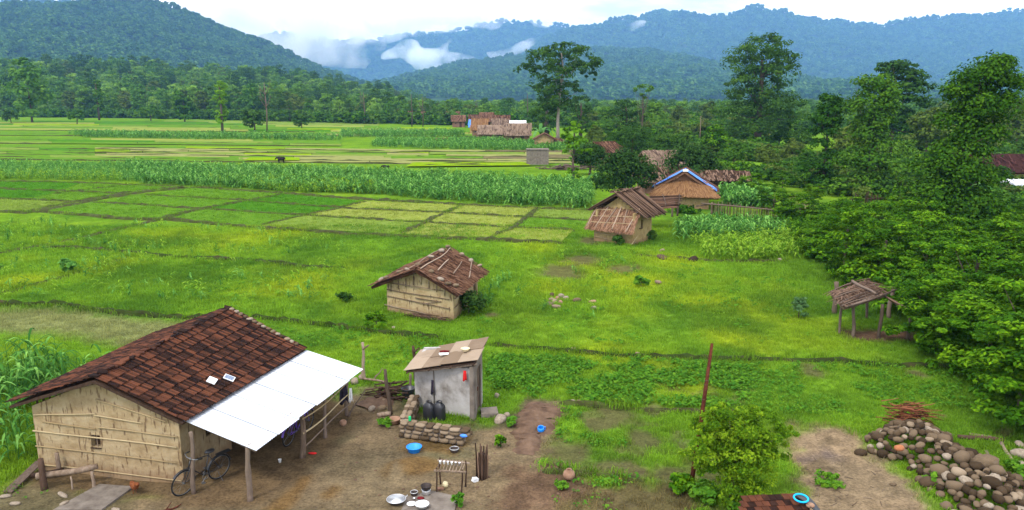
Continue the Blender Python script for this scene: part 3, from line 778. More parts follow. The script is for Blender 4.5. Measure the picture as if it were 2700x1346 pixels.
terrace([367, 372, 377, 382], -150, 900, {'mid': 4, 'pale': 3, 'deep': 1, 'yel': 1}, .008, 200, 500, .35)
for q in ([(1130, 428), (1260, 424), (1500, 432), (1440, 440), (1090, 441)], ):
    plot([g(1090, 432), g(1380, 431), g(1400, 440), g(1070, 443)], 'lemon', .09)
plot([g(1050, 370), g(1125, 370), g(1125, 374), g(1050, 374)], 'lemon', .09)
plot([g(660, 419), g(790, 419), g(790, 427), g(640, 427)], 'lemon', .1)
plot([g(1230, 647), g(1480, 650), g(1490, 660), g(1250, 660)], 'lemon', -.13)

# ------------------------------------------------------------------ maize, grass, weeds
def blade(rs, L, w, z0, az, rise, fall, seg=4):
    """arching ribbon leaf with a folded midrib; returns verts, quads"""
    vs = []; ca, sa = math.cos(az), math.sin(az)
    for i in range(seg + 1):
        t = i / seg
        o = L * (t - .18 * t * t); z = z0 + L * (rise * t - fall * t * t)
        ww = w * (.35 + 1.3 * t) * (1 - t) ** .75 * 1.6 + .002
        vs += [(o * ca - ww * sa, o * sa + ww * ca, z), (o * ca + ww * sa, o * sa - ww * ca, z)]
    return vs, [(2 * i, 2 * i + 1, 2 * i + 3, 2 * i + 2) for i in range(seg)]
def maize_mesh(seed, h, mat_, nl=8, name='maize_plant'):
    r_ = random.Random(seed); b = MB()
    b.tube([(0, 0, 0), (.01, 0, h * .5), (.02, .01, h)], [.018 * h, .014 * h, .004], 4, .5)
    for i in range(nl):
        z = h * (.12 + .85 * i / nl); az = (i % 2) * math.pi + r_.uniform(-.7, .7)
        L = h * (.62 - .2 * i / nl) * r_.uniform(.8, 1.2)
        v, f = blade(r_, L, .05 * h, z, az, r_.uniform(.9, 1.5), r_.uniform(1.0, 1.6)); b.add(v, f, r_.random())
    me = bpy.data.meshes.new(name); me.from_pydata(b.v, [], b.f)
    me.attributes.new('v', 'FLOAT', 'FACE').data.foreach_set('value', b.a); me.materials.append(mat_)
    return me
MZ = [maize_mesh(k, 1.0, L_maize, 8) for k in range(4)]
MY = [maize_mesh(20 + k, 1.0, L_maizey, 6) for k in range(4)]
MZP, MYP = [proto(m) for m in MZ], [proto(m) for m in MY]
def in_poly(poly, n_, r_):
    xs = [p[0] for p in poly]; ys = [p[1] for p in poly]
    x = r_.uniform(min(xs), max(xs), n_); y = r_.uniform(min(ys), max(ys), n_)
    k = poly_sd(x, y, poly) < 0
    return x[k], y[k]
def area(poly): return abs(sum(poly[i][0] * poly[(i + 1) % len(poly)][1] - poly[(i + 1) % len(poly)][0] * poly[i][1] for i in range(len(poly)))) / 2
def box_area(poly):
    xs = [p[0] for p in poly]; ys = [p[1] for p in poly]; return (max(xs) - min(xs)) * (max(ys) - min(ys))
def crop(polypx, dens, h0, h1, protos, label, seed, name='maize_field', thin=0.0):
    poly = gp(*polypx); r_ = np.random.default_rng(seed)
    x, y = in_poly(poly, int(box_area(poly) * dens), r_)
    k = fbm(x * .3, y * .3, seed) > thin
    x, y = x[k], y[k]
    sc = r_.uniform(h0, h1, len(x)) * (.75 + .5 * fbm(x * .25, y * .25, seed + 1))
    o = gn_scatter(name, protos, np.stack([x, y, gz(x, y) - .02], 1), r_.uniform(0, 6.28, len(x)), sc, r_.integers(0, len(protos), len(x)), tilt=r_.normal(size=len(x)) * .1)
    tag(o, label, 'crop', kind='stuff')
crop([(330, 437), (700, 452), (1000, 462), (1560, 490), (1560, 552), (1330, 540), (1150, 528), (960, 512), (800, 508), (500, 492), (360, 484)], 3.6, .85, 1.4, MZP, 'dense tall maize strip behind the rice plots', 1)
crop([(-200, 430), (330, 436), (520, 448), (500, 488), (300, 478), (-200, 470)], 2.8, .5, 1.0, MZP, 'looser maize at the left end of the strip', 2)
crop([(520, 480), (760, 478), (960, 490), (1000, 512), (760, 510)], 4.0, .7, 1.2, MYP, 'yellowish young maize in the middle of the strip', 3)
crop([(-200, 455), (300, 458), (330, 478), (-200, 474)], 3.0, .5, .9, MYP, 'young maize along the left front of the strip', 4)
crop([(1000, 372), (1260, 372), (1480, 380), (1560, 388), (1560, 402), (1280, 398), (980, 388)], 1.6, .9, 1.5, MZP, 'maize in front of the distant hamlet', 5)
crop([(180, 355), (560, 360), (900, 366), (900, 373), (500, 370), (200, 363)], .8, 1.2, 1.8, MZP, 'far maize strip across the terraces', 6)
crop([(900, 352), (1200, 350), (1230, 362), (900, 364)], .8, 1.2, 1.8, MZP, 'far maize strip beside the hamlet', 7)
crop([(1900, 515), (1960, 505), (2030, 525), (2040, 552), (1910, 545)], 7, 1.1, 1.7, MZP, 'maize behind the stick fence', 8)
crop([(1800, 612), (1850, 596), (1960, 596), (2080, 610), (2080, 630), (1880, 640)], 7, .8, 1.3, MZP, 'darker maize at the back of the small patch', 9)
crop([(1825, 640), (1900, 630), (2080, 622), (2125, 655), (2110, 685), (1960, 692), (1850, 680)], 8, .6, 1.05, MYP, 'light green maize patch beside the hedge', 10)
crop([(1780, 600), (1815, 595), (1830, 630), (1790, 640)], 5, .9, 1.3, MZP, 'maize clump at the corner of the small patch', 11)
crop([(1265, 745), (1330, 735), (1380, 760), (1360, 830), (1290, 835), (1270, 790)], .9, .5, .8, MZP, 'scattered maize beside the thatched hut', 12)
crop([(1280, 358), (1330, 358), (1380, 372), (1280, 372)], 2.5, 1.6, 2.2, MZP, 'tall green crop below the hamlet wall', 13)

# single young maize plants in the weedy fields
rm = np.random.default_rng(5)
SPARSE = gp((-60, 580), (400, 592), (680, 610), (960, 640), (960, 700), (930, 780), (800, 800), (640, 800), (300, 790), (0, 790), (-100, 790))
x, y = in_poly(SPARSE, 1400, rm); k = fbm(x * .35, y * .35, 8) > .47; x, y = x[k], y[k]
sp = list(zip(x, y))
x, y = in_poly(gp((1250, 700), (1480, 660), (1700, 700), (1600, 860), (1280, 880)), 130, rm); k = fbm(x * .5, y * .5, 18) > .5
sp += list(zip(x[k], y[k]))
sp.sort(key=lambda p: p[1])
for i, (x, y) in enumerate(sp[:195]):
    o = link('maize_plant', (MZ[:2] + MY)[rm.integers(0, 6)])
    o.location = (x, y, gz1(x, y) - .02); o.rotation_euler = (rm.normal() * .12, rm.normal() * .12, rm.uniform(0, 6.28)); s_ = rm.uniform(.3, .62); o.scale = (s_ * 1.25, s_ * 1.25, s_)
    tag(o, 'small single maize plant growing in the weedy field', 'maize plant', 'single maize plants in the weedy field')
rest = np.array(sp[195:])
if len(rest):
    n_ = len(rest)
    o = gn_scatter('maize_seedlings', MYP + MZP, np.stack([rest[:, 0], rest[:, 1], gz(rest[:, 0], rest[:, 1]) - .02], 1), rm.uniform(0, 6.28, n_), rm.uniform(.35, .75, n_), rm.integers(0, 6, n_), tilt=rm.normal(size=n_) * .12)
    tag(o, 'more young maize scattered over the far side of the field', 'crop', kind='stuff')

# the tall maize stand at the lower left: stalk and leaves apart
def leaf_mesh(seed):
    r_ = random.Random(seed); b = MB()
    v, f = blade(r_, .85 * r_.uniform(.85, 1.15), .05, 0, 0, r_.uniform(.8, 1.3), r_.uniform(1.0, 1.5), 5); b.add(v, f, r_.random())
    me = bpy.data.meshes.new('leaf'); me.from_pydata(b.v, [], b.f); me.attributes.new('v', 'FLOAT', 'FACE').data.foreach_set('value', b.a)
    me.materials.append(L_maize); return me
LM = [leaf_mesh(k) for k in range(6)]
bs = MB(); bs.tube([(0, 0, 0), (.02, 0, .9), (.03, .02, 1.8)], [.022, .017, .006], 5, .4)
sme = bpy.data.meshes.new('stalk'); sme.from_pydata(bs.v, [], bs.f); sme.attributes.new('v', 'FLOAT', 'FACE').data.foreach_set('value', bs.a); sme.materials.append(L_maize)
NEARM = gp((-120, 1010), (0, 985), (120, 985), (200, 1005), (285, 1010), (230, 1050), (70, 1100), (85, 1180), (60, 1230), (-40, 1260), (-140, 1250))
x, y = in_poly(NEARM, 330, rm); k = (x < -12.9 - (y - 20) * -.17 - .4) | (y > 27.2)
for i, (x, y) in enumerate(list(zip(x[k], y[k]))[:105]):
    t = thing('maize_plant', 'tall leafy maize plant in the stand behind the tiled house', 'maize plant', (x, y, gz1(x, y) - .03), 'maize stand behind the tiled house')
    t.rotation_euler = (rm.normal() * .05, rm.normal() * .05, rm.uniform(0, 6.28)); s_ = rm.uniform(.65, 1.0); t.scale = (s_,) * 3
    link('stalk', sme, t)
    for j in range(8):
        lf = link('leaf', LM[rm.integers(0, 6)], t); q = .2 + 1.5 * j / 8
        lf.location = (.02 * q, 0, q); lf.rotation_euler = (0, 0, (j % 2) * math.pi + rm.uniform(-.8, .8)); lf.scale = (rm.uniform(.75, 1.1),) * 3

# grass
def tuft_mesh(seed, n_, h, w, sp_):
    r_ = random.Random(seed); b = MB()
    for i in range(n_):
        az = r_.uniform(0, 6.28); x, y = r_.uniform(-sp_, sp_), r_.uniform(-sp_, sp_); L = h * r_.uniform(.5, 1.2)
        lean = r_.uniform(.15, .8); dx, dy = math.cos(az) * lean * L, math.sin(az) * lean * L; px, py = -math.sin(az) * w, math.cos(az) * w
        b.add([(x - px, y - py, -.01), (x + px, y + py, -.01), (x + dx * .4 + px * .8, y + dy * .4 + py * .8, L * .6), (x + dx * .4 - px * .8, y + dy * .4 - py * .8, L * .6), (x + dx, y + dy, L * .85)], [(0, 1, 2, 3), (3, 2, 4)], r_.random())
    me = bpy.data.meshes.new('grass'); me.from_pydata(b.v, [], b.f); me.attributes.new('v', 'FLOAT', 'FACE').data.foreach_set('value', b.a); me.materials.append(L_grass)
    return me
TP = [proto(tuft_mesh(k, 9, .13, .008, .12)) for k in range(5)]
def scatter_grass(n_, xr, yr, s0, s1, seed, label):
    r_ = np.random.default_rng(seed)
    # even density per picture area: nearer ground gets more tufts
    y = yr[0] * (yr[1] / yr[0]) ** r_.uniform(0, 1, n_); x = r_.uniform(-1, 1, n_) * (y * .70 + 2)
    k = (x > xr[0]) & (x < xr[1]); x, y = x[k], y[k]
    c_, so_, pf = ground_cols(x, y)
    k = (r_.uniform(0, 1, len(x)) > so_ * 1.02) & (poly_sd(x, y, HOUSEFOOT) > .1); x, y, c_ = x[k], y[k], c_[k]
    o = gn_scatter('grass', TP, np.stack([x, y, gz(x, y)], 1), r_.uniform(0, 6.28, len(x)), r_.uniform(s0, s1, len(x)) * (.6 + .8 * fbm(x * .6, y * .6, 12)), r_.integers(0, 5, len(x)), colr=c_)
    tag(o, label, 'grass', kind='stuff')
scatter_grass(60000, (-40, 30), (16.5, 36), .6, 1.3, 1, 'short grass on the near ground')
scatter_grass(45000, (-60, 40), (36, 62), 1.0, 1.9, 2, 'grass over the middle fields')

n_ = len(RICE[0]); o = gn_scatter('rice_shoots', TP, RICE[0], rr2.uniform(0, 6.28, n_), rr2.uniform(.9, 1.6, n_), rr2.integers(0, 5, n_), colr=RICE[1])
tag(o, 'young rice shoots standing in the three rows of plots', 'rice', kind='stuff')
# grass growing along the bunds
BP = []
for p_, w in BUNDS + [(a, b_) for a, b_, _ in BANKS]:
    q = gp(*p_)
    for a, b_ in zip(q[:-1], q[1:]):
        L = math.hypot(b_[0] - a[0], b_[1] - a[1]); m_ = int(L * (14 if a[1] < 45 else 7)); t_ = rr2.uniform(0, 1, m_)
        BP.append(np.stack([a[0] + (b_[0] - a[0]) * t_ + rr2.normal(size=m_) * w * .3, a[1] + (b_[1] - a[1]) * t_ + rr2.normal(size=m_) * w * .3, np.full(m_, .05)], 1))
BP = np.concatenate(BP); BP = BP[fbm(BP[:, 0] * .8, BP[:, 1] * .8, 55) > .42]; n_ = len(BP)
BP[:, 2] = gz(BP[:, 0], BP[:, 1]) + .08
o = gn_scatter('bund_grass', TP, BP, rr2.uniform(0, 6.28, n_), rr2.uniform(.8, 2.0, n_), rr2.integers(0, 5, n_), colr=np.tile(GREEN * .8, (n_, 1)) * rr2.uniform(.5, 1.3, (n_, 1)))
tag(o, 'ragged grass growing along the bunds and banks', 'grass', kind='stuff')
def weed_mesh(seed, n_=9, r0=.16, leaf=.11, mat_=None):
    r_ = np.random.default_rng(seed)
    a = r_.uniform(0, 6.28, n_); d = r_.uniform(.02, r0, n_)
    C = np.stack([np.cos(a) * d, np.sin(a) * d, r_.uniform(.04, .16, n_)], 1)
    N = np.stack([np.cos(a) * .4, np.sin(a) * .4, np.ones(n_)], 1) + r_.normal(size=(n_, 3)) * .2
    V_, F_ = leaf_quads(C, N, leaf * r_.uniform(.6, 1.2, n_), .6, .15, r_)
    return np_mesh('weed', V_, F_, mat_ or L_weed, a=r_.uniform(0, 1, n_))
WP = [proto(weed_mesh(k)) for k in range(5)]
def scatter_weeds(polypx, n_, s0, s1, seed, label, thr=.45):
    poly = gp(*polypx); r_ = np.random.default_rng(seed)
    x, y = in_poly(poly, n_, r_); k = fbm(x * .7, y * .7, seed) > thr; x, y = x[k], y[k]
    _, so_, _ = ground_cols(x, y); k = r_.uniform(0, 1, len(x)) > so_ * .97; x, y = x[k], y[k]
    o = gn_scatter('weeds', WP, np.stack([x, y, gz(x, y)], 1), r_.uniform(0, 6.28, len(x)), r_.uniform(s0, s1, len(x)), r_.integers(0, 5, len(x)))
    tag(o, label, 'weeds', kind='stuff')
scatter_weeds([(1290, 940), (1700, 950), (1980, 970), (1960, 1080), (1450, 1060), (1290, 1030)], 3200, .8, 1.6, 3, 'broadleaf creeper over the grass beside the washroom', .42)
scatter_weeds([(1900, 960), (2500, 970), (2560, 1080), (2350, 1100), (1980, 1090)], 1500, .6, 1.3, 4, 'low weeds on the right hand grass', .5)
scatter_weeds([(1400, 1170), (1720, 1180), (1960, 1300), (1900, 1420), (1500, 1400), (1430, 1260)], 900, .6, 1.3, 5, 'weeds between the clods of the tilled patch', .48)
scatter_weeds([(930, 860), (1200, 900), (1130, 960), (930, 980), (880, 950), (700, 850)], 700, .7, 1.4, 6, 'weeds behind the tin roof', .48)
scatter_weeds([(1250, 660), (1750, 670), (2080, 720), (2150, 900), (1700, 920), (1260, 890)], 1300, .8, 1.7, 8, 'weeds dotted over the middle grass', .56)
scatter_weeds([(-60, 600), (700, 640), (960, 720), (940, 860), (500, 830), (-60, 800)], 1500, .8, 1.8, 9, 'weeds dotted over the left field', .55)
scatter_weeds([(1480, 1080), (1780, 1090), (1760, 1180), (1450, 1180)], 300, .5, 1.1, 10, 'weeds in the grass before the rusty pole', .5)
scatter_weeds([(0, 1290), (230, 1300), (200, 1346), (-60, 1346)], 500, .5, 1.0, 7, 'weeds by the lower left corner', .5)

# ================================================================== TREES
def hz(H_, x, y):
    xs, ys, Z = H_
    i = min(max((x - xs[0]) / (xs[1] - xs[0]), 0), len(xs) - 1.001); j = min(max((y - ys[0]) / (ys[1] - ys[0]), 0), len(ys) - 1.001)
    return float(Z[int(j), int(i)])
def floor_z(x, y):
    return max(gz1(x, y), max(hz(H_, x, y) if H_[1][0] <= y and H_[0][0] <= x <= H_[0][-1] else -9 for H_ in (HL, HF, HR1)))
far = []
for k in range(7):
    r_ = random.Random(k); h = r_.uniform(12, 17); w = r_.uniform(3.0, 5.0)
    bl = [(r_.uniform(-.5, .5), r_.uniform(-.5, .5), h * .52, w * .9, w * .9, h * .26), (r_.uniform(-1.5, 1.5), r_.uniform(-1, 1), h * .76, w * .7, w * .7, h * .2), (r_.uniform(-2, 2), r_.uniform(-2, 2), h * .40, w * .75, w * .75, h * .2), (r_.uniform(-1, 1), r_.uniform(-1, 1), h * .2, w * .8, w * .8, h * .16)]
    far.append(make_tree([L_wood, L_lite, L_big, L_olive, L_tree, L_wood, L_lite][k], M_bark, bl, [(0, 0, -.5), (.2, .1, h * .3), (.1, .3, h * .75)],   .28, .1, 74, 22, .95, 500 + k, 10, sub=.38, aspect=.7))
slim = []
for k in range(3):
    r_ = random.Random(90 + k); h = 14
    bl = [(r_.uniform(-.5, .5), r_.uniform(-.4, .4), h * q, r_.uniform(1.1, 1.9), r_.uniform(1.1, 1.9), 1.5) for q in (.28, .4, .52, .64, .76, .88)]
    slim.append(make_tree([L_tree, L_teak, L_big][k], M_bark, bl, [(0, 0, -.4), (.1, 0, h * .5), (0, .1, h * .9)], .4, .15, 60, 24, .6, 540 + k, 10, sub=.45, aspect=.7))
# front rank of the wood: trees one can tell apart
rt = random.Random(3)
lab = ['dark broad tree in the front rank of the far wood', 'mid green tree in the front rank of the far wood', 'tall dark tree in the front rank of the far wood', 'olive green tree in the front rank of the far wood', 'light green tree in the front rank of the far wood', 'rounded dark tree in the front rank of the far wood', 'pale green tree in the front rank of the far wood']
ORD = lambda n: f"{n}{'th' if 10 < n % 100 < 14 else {1: 'st', 2: 'nd', 3: 'rd'}.get(n % 10, 'th')}"
x_ = -60; nt_ = 0
while x_ < 1330:
    nt_ += 1
    py = float(np.interp(x_, [-60, 0, 400, 700, 1000, 1200, 1330], [303, 305, 309, 314, 320, 324, 332]))
    p = g(x_, py); k = rt.randrange(7)
    far[k].put('forest_tree', lab[k].split(' in the')[0] + f", {ORD(nt_)} from the left in the far wood's front rank", 'tree', (p.x, p.y, floor_z(p.x, p.y) - .3), rt.uniform(0, 6.28), rt.uniform(.8, 1.15) * (1 - .42 * float(sstep(750, 1050, x_))), 'trees along the front of the far wood')
    x_ += rt.uniform(22, 44)
rf = np.random.default_rng(77)
FP = []
for p_ in far:      # trunk and crown joined for the mass behind
    b_ = MB()
    me = p_.c.copy(); FP.append(proto(me))
n_ = 5200
x = rf.uniform(-620, 900, n_); y = 330 + 620 * rf.uniform(0, 1, n_) ** 1.2
front = np.interp(x / y, [-.75, -.65, -.45, -.3, -.17, -.07, 0, .1, .3, .65], [470, 462, 440, 395, 350, 325, 300, 300, 290, 290])
k = (y > front + 8) & (np.abs(x) < y * .72 + 30); x, y = x[k], y[k]
z = np.array([floor_z(a, b_) for a, b_ in zip(x, y)])
o = gn_scatter('forest', FP, np.stack([x, y, z - 1.5], 1), rf.uniform(0, 6.28, len(x)), rf.uniform(.85, 1.35, len(x)) * (1 - .48 * sstep(-.28, -.08, x / y)), rf.integers(0, 7, len(x)))
tag(o, 'deep wood behind the front rank of trees at the foot of the hills', 'forest', kind='stuff')
# undergrowth along the wood's edge
bu = [proto(crown_mesh('undergrowth', [L_tree, L_big, L_hedge][k], [(0, 0, .9, 1.5, 1.5, 1.0), (1.2, .4, .7, 1, 1, .8)], 24, 14, .5, 560 + k, aspect=.7)[0]) for k in range(3)]
NU = 3000
x = rf.uniform(-380, 330, NU); fr = np.interp(x, [-330, -245, -150, -70, 0, 60, 300], [440, 425, 385, 325, 290, 262, 262]); y = fr + rf.normal(size=NU) * 7 + 40 * rf.uniform(0, 1, NU) ** 2
o = gn_scatter('undergrowth', bu, np.stack([x, y, np.array([floor_z(a, b_) for a, b_ in zip(x, y)]) - .3], 1), rf.uniform(0, 6.28, NU), rf.uniform(.6, 2.6, NU), rf.integers(0, 3, NU))
tag(o, 'low bushes along the edge of the far wood', 'bushes', kind='stuff')

def on(px, py): p = g(px, py); return Vector((p.x, p.y, gz1(p.x, p.y) - .05))
def height(px, py_base, py_top):
    Y_ = g(px, py_base).y; return at(px, py_top, Y_).z
# named trees on the left fields
slim[1].put('lopped_tree', 'tall slim lopped tree with thick dark trunk standing alone in the left terraces', 'tree', on(587, 352), 1.0, height(587, 352, 207) / 14.4)
slim[0].put('creeper_tree', 'narrow dark column of creeper before the left wood', 'tree', on(262, 318), 2.0, height(262, 318, 205) / 14.4)
far[4].put('pale_tree', 'bright pale green spreading tree before the left wood', 'tree', on(487, 322), .4, (1.25, 1.25, height(487, 322, 222) / 15.5))
far[0].put('tall_tree', 'tallest dark tree of the left wood, with bare pale trunk', 'tree', on(85, 324), 1.4, height(85, 324, 150) / 15.0)
bush_t = make_tree(L_tree, M_bark, [(0, 0, 2.2, 2.2, 2.2, 1.5), (.8, .3, 2.9, 1.3, 1.3, 1.0)], [(0, 0, -.3), (.1, .1, 1.0), (.2, .1, 2.2)], .16, .07, 46, 24, .5, 570, 8, aspect=.7)
bush_d = make_tree(L_big, M_bark, [(0, 0, 1.7, 1.8, 1.8, 1.4), (-.6, .2, 2.6, 1.1, 1.1, 1.0)], [(0, 0, -.3), (.1, .1, 1.0), (.0, .1, 2.0)], .14, .06, 46, 24, .45, 571, 8, aspect=.7)
bush_t.put('round_bush', 'round bushy small tree on the far left grass', 'tree', on(203, 329), 0, height(203, 329, 290) / 3.8)
bush_d.put('small_tree', 'small dark tree at the left edge of the field', 'tree', on(30, 325), 2, height(30, 325, 287) / 3.6)
bush_t.put('layered_tree', 'small layered tree before the left wood', 'tree', on(398, 320), 1, height(398, 320, 277) / 3.8)
bush_d.put('small_tree', 'small feathery tree right of the lone lopped tree', 'tree', on(672, 345), 1, height(672, 345, 283) / 3.6)
bush_d.put('small_tree', 'small reddish tree in the far middle terraces', 'tree', on(796, 340), 1, height(796, 340, 296) / 3.6)
slim[2].put('slim_tree', 'slim green tree at the edge of the wood, left of the hamlet', 'tree', on(765, 322), 1, height(765, 322, 262) / 14.4)

def dead_tree(px, py, pt, label, fork=3, lean=0, mat_=None, name='dead_tree', r0=None):
    p = on(px, py); h = height(px, py, pt); random.seed(int(px)); b = MB(); r0 = r0 or h * .018
    top = Vector((p.x + lean * h, p.y, h))
    pts = [p + Vector((0, 0, -.3)), p.lerp(top, .4) + Vector((.02 * h, 0, 0)), top]
    t = thing(name, label, 'tree', p)
    b.tube(pts, [r0, r0 * .8, r0 * .35], 6, None, .08); b.build('trunk', mat_ or M_bark, t, True)
    for i in range(fork):
        q = p.lerp(top, random.uniform(.45, .8)); s_ = random.choice((-1, 1))
        c_ = MB(); c_.tube([q, q + Vector((s_ * h * .07, random.uniform(-.05, .05) * h, h * .08)), q + Vector((s_ * h * random.uniform(.08, .14), random.uniform(-.05, .05) * h, h * random.uniform(.16, .3)))], [r0 * .5, r0 * .35, r0 * .12], 5)
        c_.build('branch', mat_ or M_bark, t, True)
dead_tree(1086, 335, 249, 'thin bare dead pole tree rising above the wood left of the hamlet', 1)
dead_tree(1115, 335, 255, 'forked dead tree beside the thin bare pole', 5)
dead_tree(961, 328, 244, 'grey leafless spreading tree before the middle wood', 6, mat_=M_greywood)
dead_tree(704, 350, 218, 'tall grey half-dead tree on the left terraces', 6, mat_=M_greywood)
dead_tree(1390, 330, 247, 'bare dead pole left of the tallest tree', 1)
dead_tree(1842, 388, 306, 'reddish dead trunk in the grass between the big trees', 2, mat_=M_wood, lean=.03)
dead_tree(1255, 325, 262, 'dark broken trunk in the wood behind the hamlet', 2)
dead_tree(1158, 330, 300, 'short bare stump at the wood edge', 1)

# the tallest tree, with umbrella crown, and others of the middle distance
def big(px, py, pt, W, label, seed, mat_=None, bark=None, blobs=None, leaf=.55, nsub=150, nleaf=26, path=None, r0=.55, name='tall_tree', rz=0, limbs=26, **kw):
    p = on(px, py); h = height(px, py, pt)
    bl = [(a * W, b_ * W, c_ * h, d_ * W, d_ * W, e * h) for a, b_, c_, d_, e in blobs]
    t = make_tree(mat_ or L_big, bark or M_bark, bl, [(q[0] * W, q[1] * W, q[2] * h) for q in (path or [(0, 0, -.02), (.02, 0, .3), (.03, 0, .6), (.0, 0, .8)])], r0, r0 * .25, nsub, nleaf, leaf, seed, limbs, **kw)
    return t.put(name, label, 'tree', p, rz)
big(1472, 388, 112, 8.3, 'tallest tree with umbrella crown and long bare pale trunk behind the teak', 601, bark=M_paleb, leaf=.55, nsub=300, nleaf=34, r0=.42,
    blobs=[(-.35, 0, .86, .55, .10), (.35, .1, .88, .5, .10), (.0, 0, .95, .45, .06), (-.75, .1, .76, .35, .07), (.8, -.1, .80, .33, .07), (.85, .1, .68, .22, .05), (-.1, 0, .72, .6, .10), (-.25, 0, .58, .5, .1), (-.15, .1, .45, .5, .10), (-.4, .1, .34, .45, .10), (.25, 0, .56, .35, .08), (.1, 0, .38, .4, .08), (.45, 0, .75, .5, .08)],
    path=[(0, 0, -.02), (-.02, 0, .25), (.02, 0, .5), (.1, 0, .75), (.05, 0, .9)], shell=.5, flat=.7, up=.6, sub=.30)
big(1995, 392, 93, 8.4, 'huge tree with tiered crown left of the right-hand trees', 602, leaf=.55, nsub=420, nleaf=40, r0=.85, rz=.4,
    blobs=[(.12, 0, .93, .5, .08), (-.15, .1, .86, .6, .09), (.4, 0, .82, .55, .09), (-.45, .1, .74, .55, .1), (.6, 0, .72, .45, .08), (.1, 0, .66, .75, .1), (-.6, 0, .60, .38, .07), (.5, .1, .57, .45, .07), (-.2, 0, .50, .7, .08), (.3, 0, .42, .85, .09), (-.3, .1, .34, .85, .09), (.45, 0, .28, .8, .09), (-.2, 0, .2, .8, .08)], shell=.5, flat=.7, up=.6, sub=.34)
big(2345, 402, 160, 5.6, 'rounded dense tall tree behind the two creeper columns', 603, leaf=.75, nsub=230, nleaf=30, r0=.6,
    blobs=[(0, 0, .93, .6, .07), (.25, 0, .83, .75, .08), (.4, 0, .7, .8, .08), (.3, 0, .55, .85, .1), (.1, 0, .4, .8, .1), (.4, 0, .28, .75, .1)], flat=.5, up=.8)
big(2285, 512, 193, 3.1, 'tall creeper-covered tree right of the huge tiered tree', 604, mat_=L_creep, leaf=.36, nsub=330, nleaf=36, r0=.3, sub=.5,
    blobs=[(-.1, 0, .93, .6, .06), (.2, 0, .84, .75, .07), (-.1, 0, .74, .85, .07), (.1, 0, .63, .75, .07), (-.05, 0, .52, .7, .07), (.15, 0, .41, .75, .07), (-.2, 0, .3, .9, .07), (.4, 0, .22, .9, .07), (-.1, 0, .12, .8, .06)], flat=.8, up=.5)
big(2168, 505, 246, 2.2, 'slim creeper-covered tree with dark trunk between the tall trees', 605, mat_=L_creep, leaf=.34, nsub=210, nleaf=34, r0=.22, sub=.5,
    blobs=[(0, 0, .93, .55, .06), (.2, 0, .84, .75, .06), (-.1, 0, .74, .7, .06), (0, 0, .62, .7, .06), (-.3, 0, .50, .5, .05), (.25, 0, .38, .6, .05), (-.4, 0, .25, .9, .06), (0, 0, .12, .8, .06)], flat=.85)
big(2500, 640, 138, 2.35, 'towering leafy tree above the right-hand hedge, leaning right at the top', 606, mat_=L_tall, leaf=.26, nsub=560, nleaf=56, r0=.35,
    blobs=[(.9, 0, .95, .5, .05), (.55, 0, .88, .85, .06), (1.2, 0, .83, .55, .06), (.1, 0, .80, .75, .06), (.7, 0, .74, .95, .07), (.3, 0, .66, .9, .06), (.6, 0, .58, .8, .06), (.1, 0, .50, .85, .06), (-.25, 0, .41, 1.0, .06), (.45, 0, .36, .9, .06), (-.5, 0, .27, 1.0, .07), (.35, 0, .22, 1.1, .07), (-.2, 0, .12, 1.3, .07)],
    path=[(0, 0, -.02), (0, 0, .25), (.2, 0, .6), (.6, 0, .9)], sub=.46, flat=.8, up=.55)
big(1512, 482, 316, 2.0, 'bright green teak tree standing at the end of the maize strip', 607, mat_=L_teak, leaf=.42, nsub=60, nleaf=22, r0=.2,
    blobs=[(0, 0, .93, .45, .05), (-.1, 0, .83, .6, .07), (-.5, 0, .72, .6, .07), (.45, 0, .70, .55, .07), (.0, 0, .62, .7, .07), (.6, 0, .5, .5, .06), (-.2, .3, .48, .5, .05), (.1, 0, .2, .55, .05), (.25, 0, .1, .3, .03)], aspect=.75, path=[(0, 0, -.02), (-.05, 0, .3), (0, 0, .6), (0, 0, .9)])
big(1690, 400, 222, 3.0, 'slim lopped tree with tufted top behind the mango trees', 608, mat_=L_tree, leaf=.45, nsub=26, nleaf=22, r0=.22, blobs=[(0, 0, .93, .7, .07), (.1, 0, .82, .45, .05), (-.2, 0, .62, .3, .04), (.3, 0, .52, .35, .05)])
big(1440, 372, 200, 4.2, 'dark creeper-covered tree just left of the tallest tree', 609, leaf=.6, nsub=70, nleaf=24, blobs=[(.2, 0, .35, .8, .12), (0, 0, .55, .75, .12), (.1, 0, .75, .6, .1), (-.1, 0, .2, .9, .12)])
big(1530, 372, 245, 4.0, 'dark dense tree just right of the tallest tree', 610, leaf=.6, nsub=70, nleaf=24, blobs=[(0, 0, .85, .6, .1), (.1, 0, .65, .75, .12), (0, 0, .42, .8, .12), (-.2, 0, .25, .7, .1)])
big(1648, 375, 256, 5.0, 'dark rounded tree between the tallest tree and the slim lopped one', 611, leaf=.55, nsub=90, nleaf=26, blobs=[(0, 0, .82, .7, .12), (-.3, 0, .6, .7, .14), (.35, 0, .55, .7, .14), (0, 0, .35, .8, .12)])
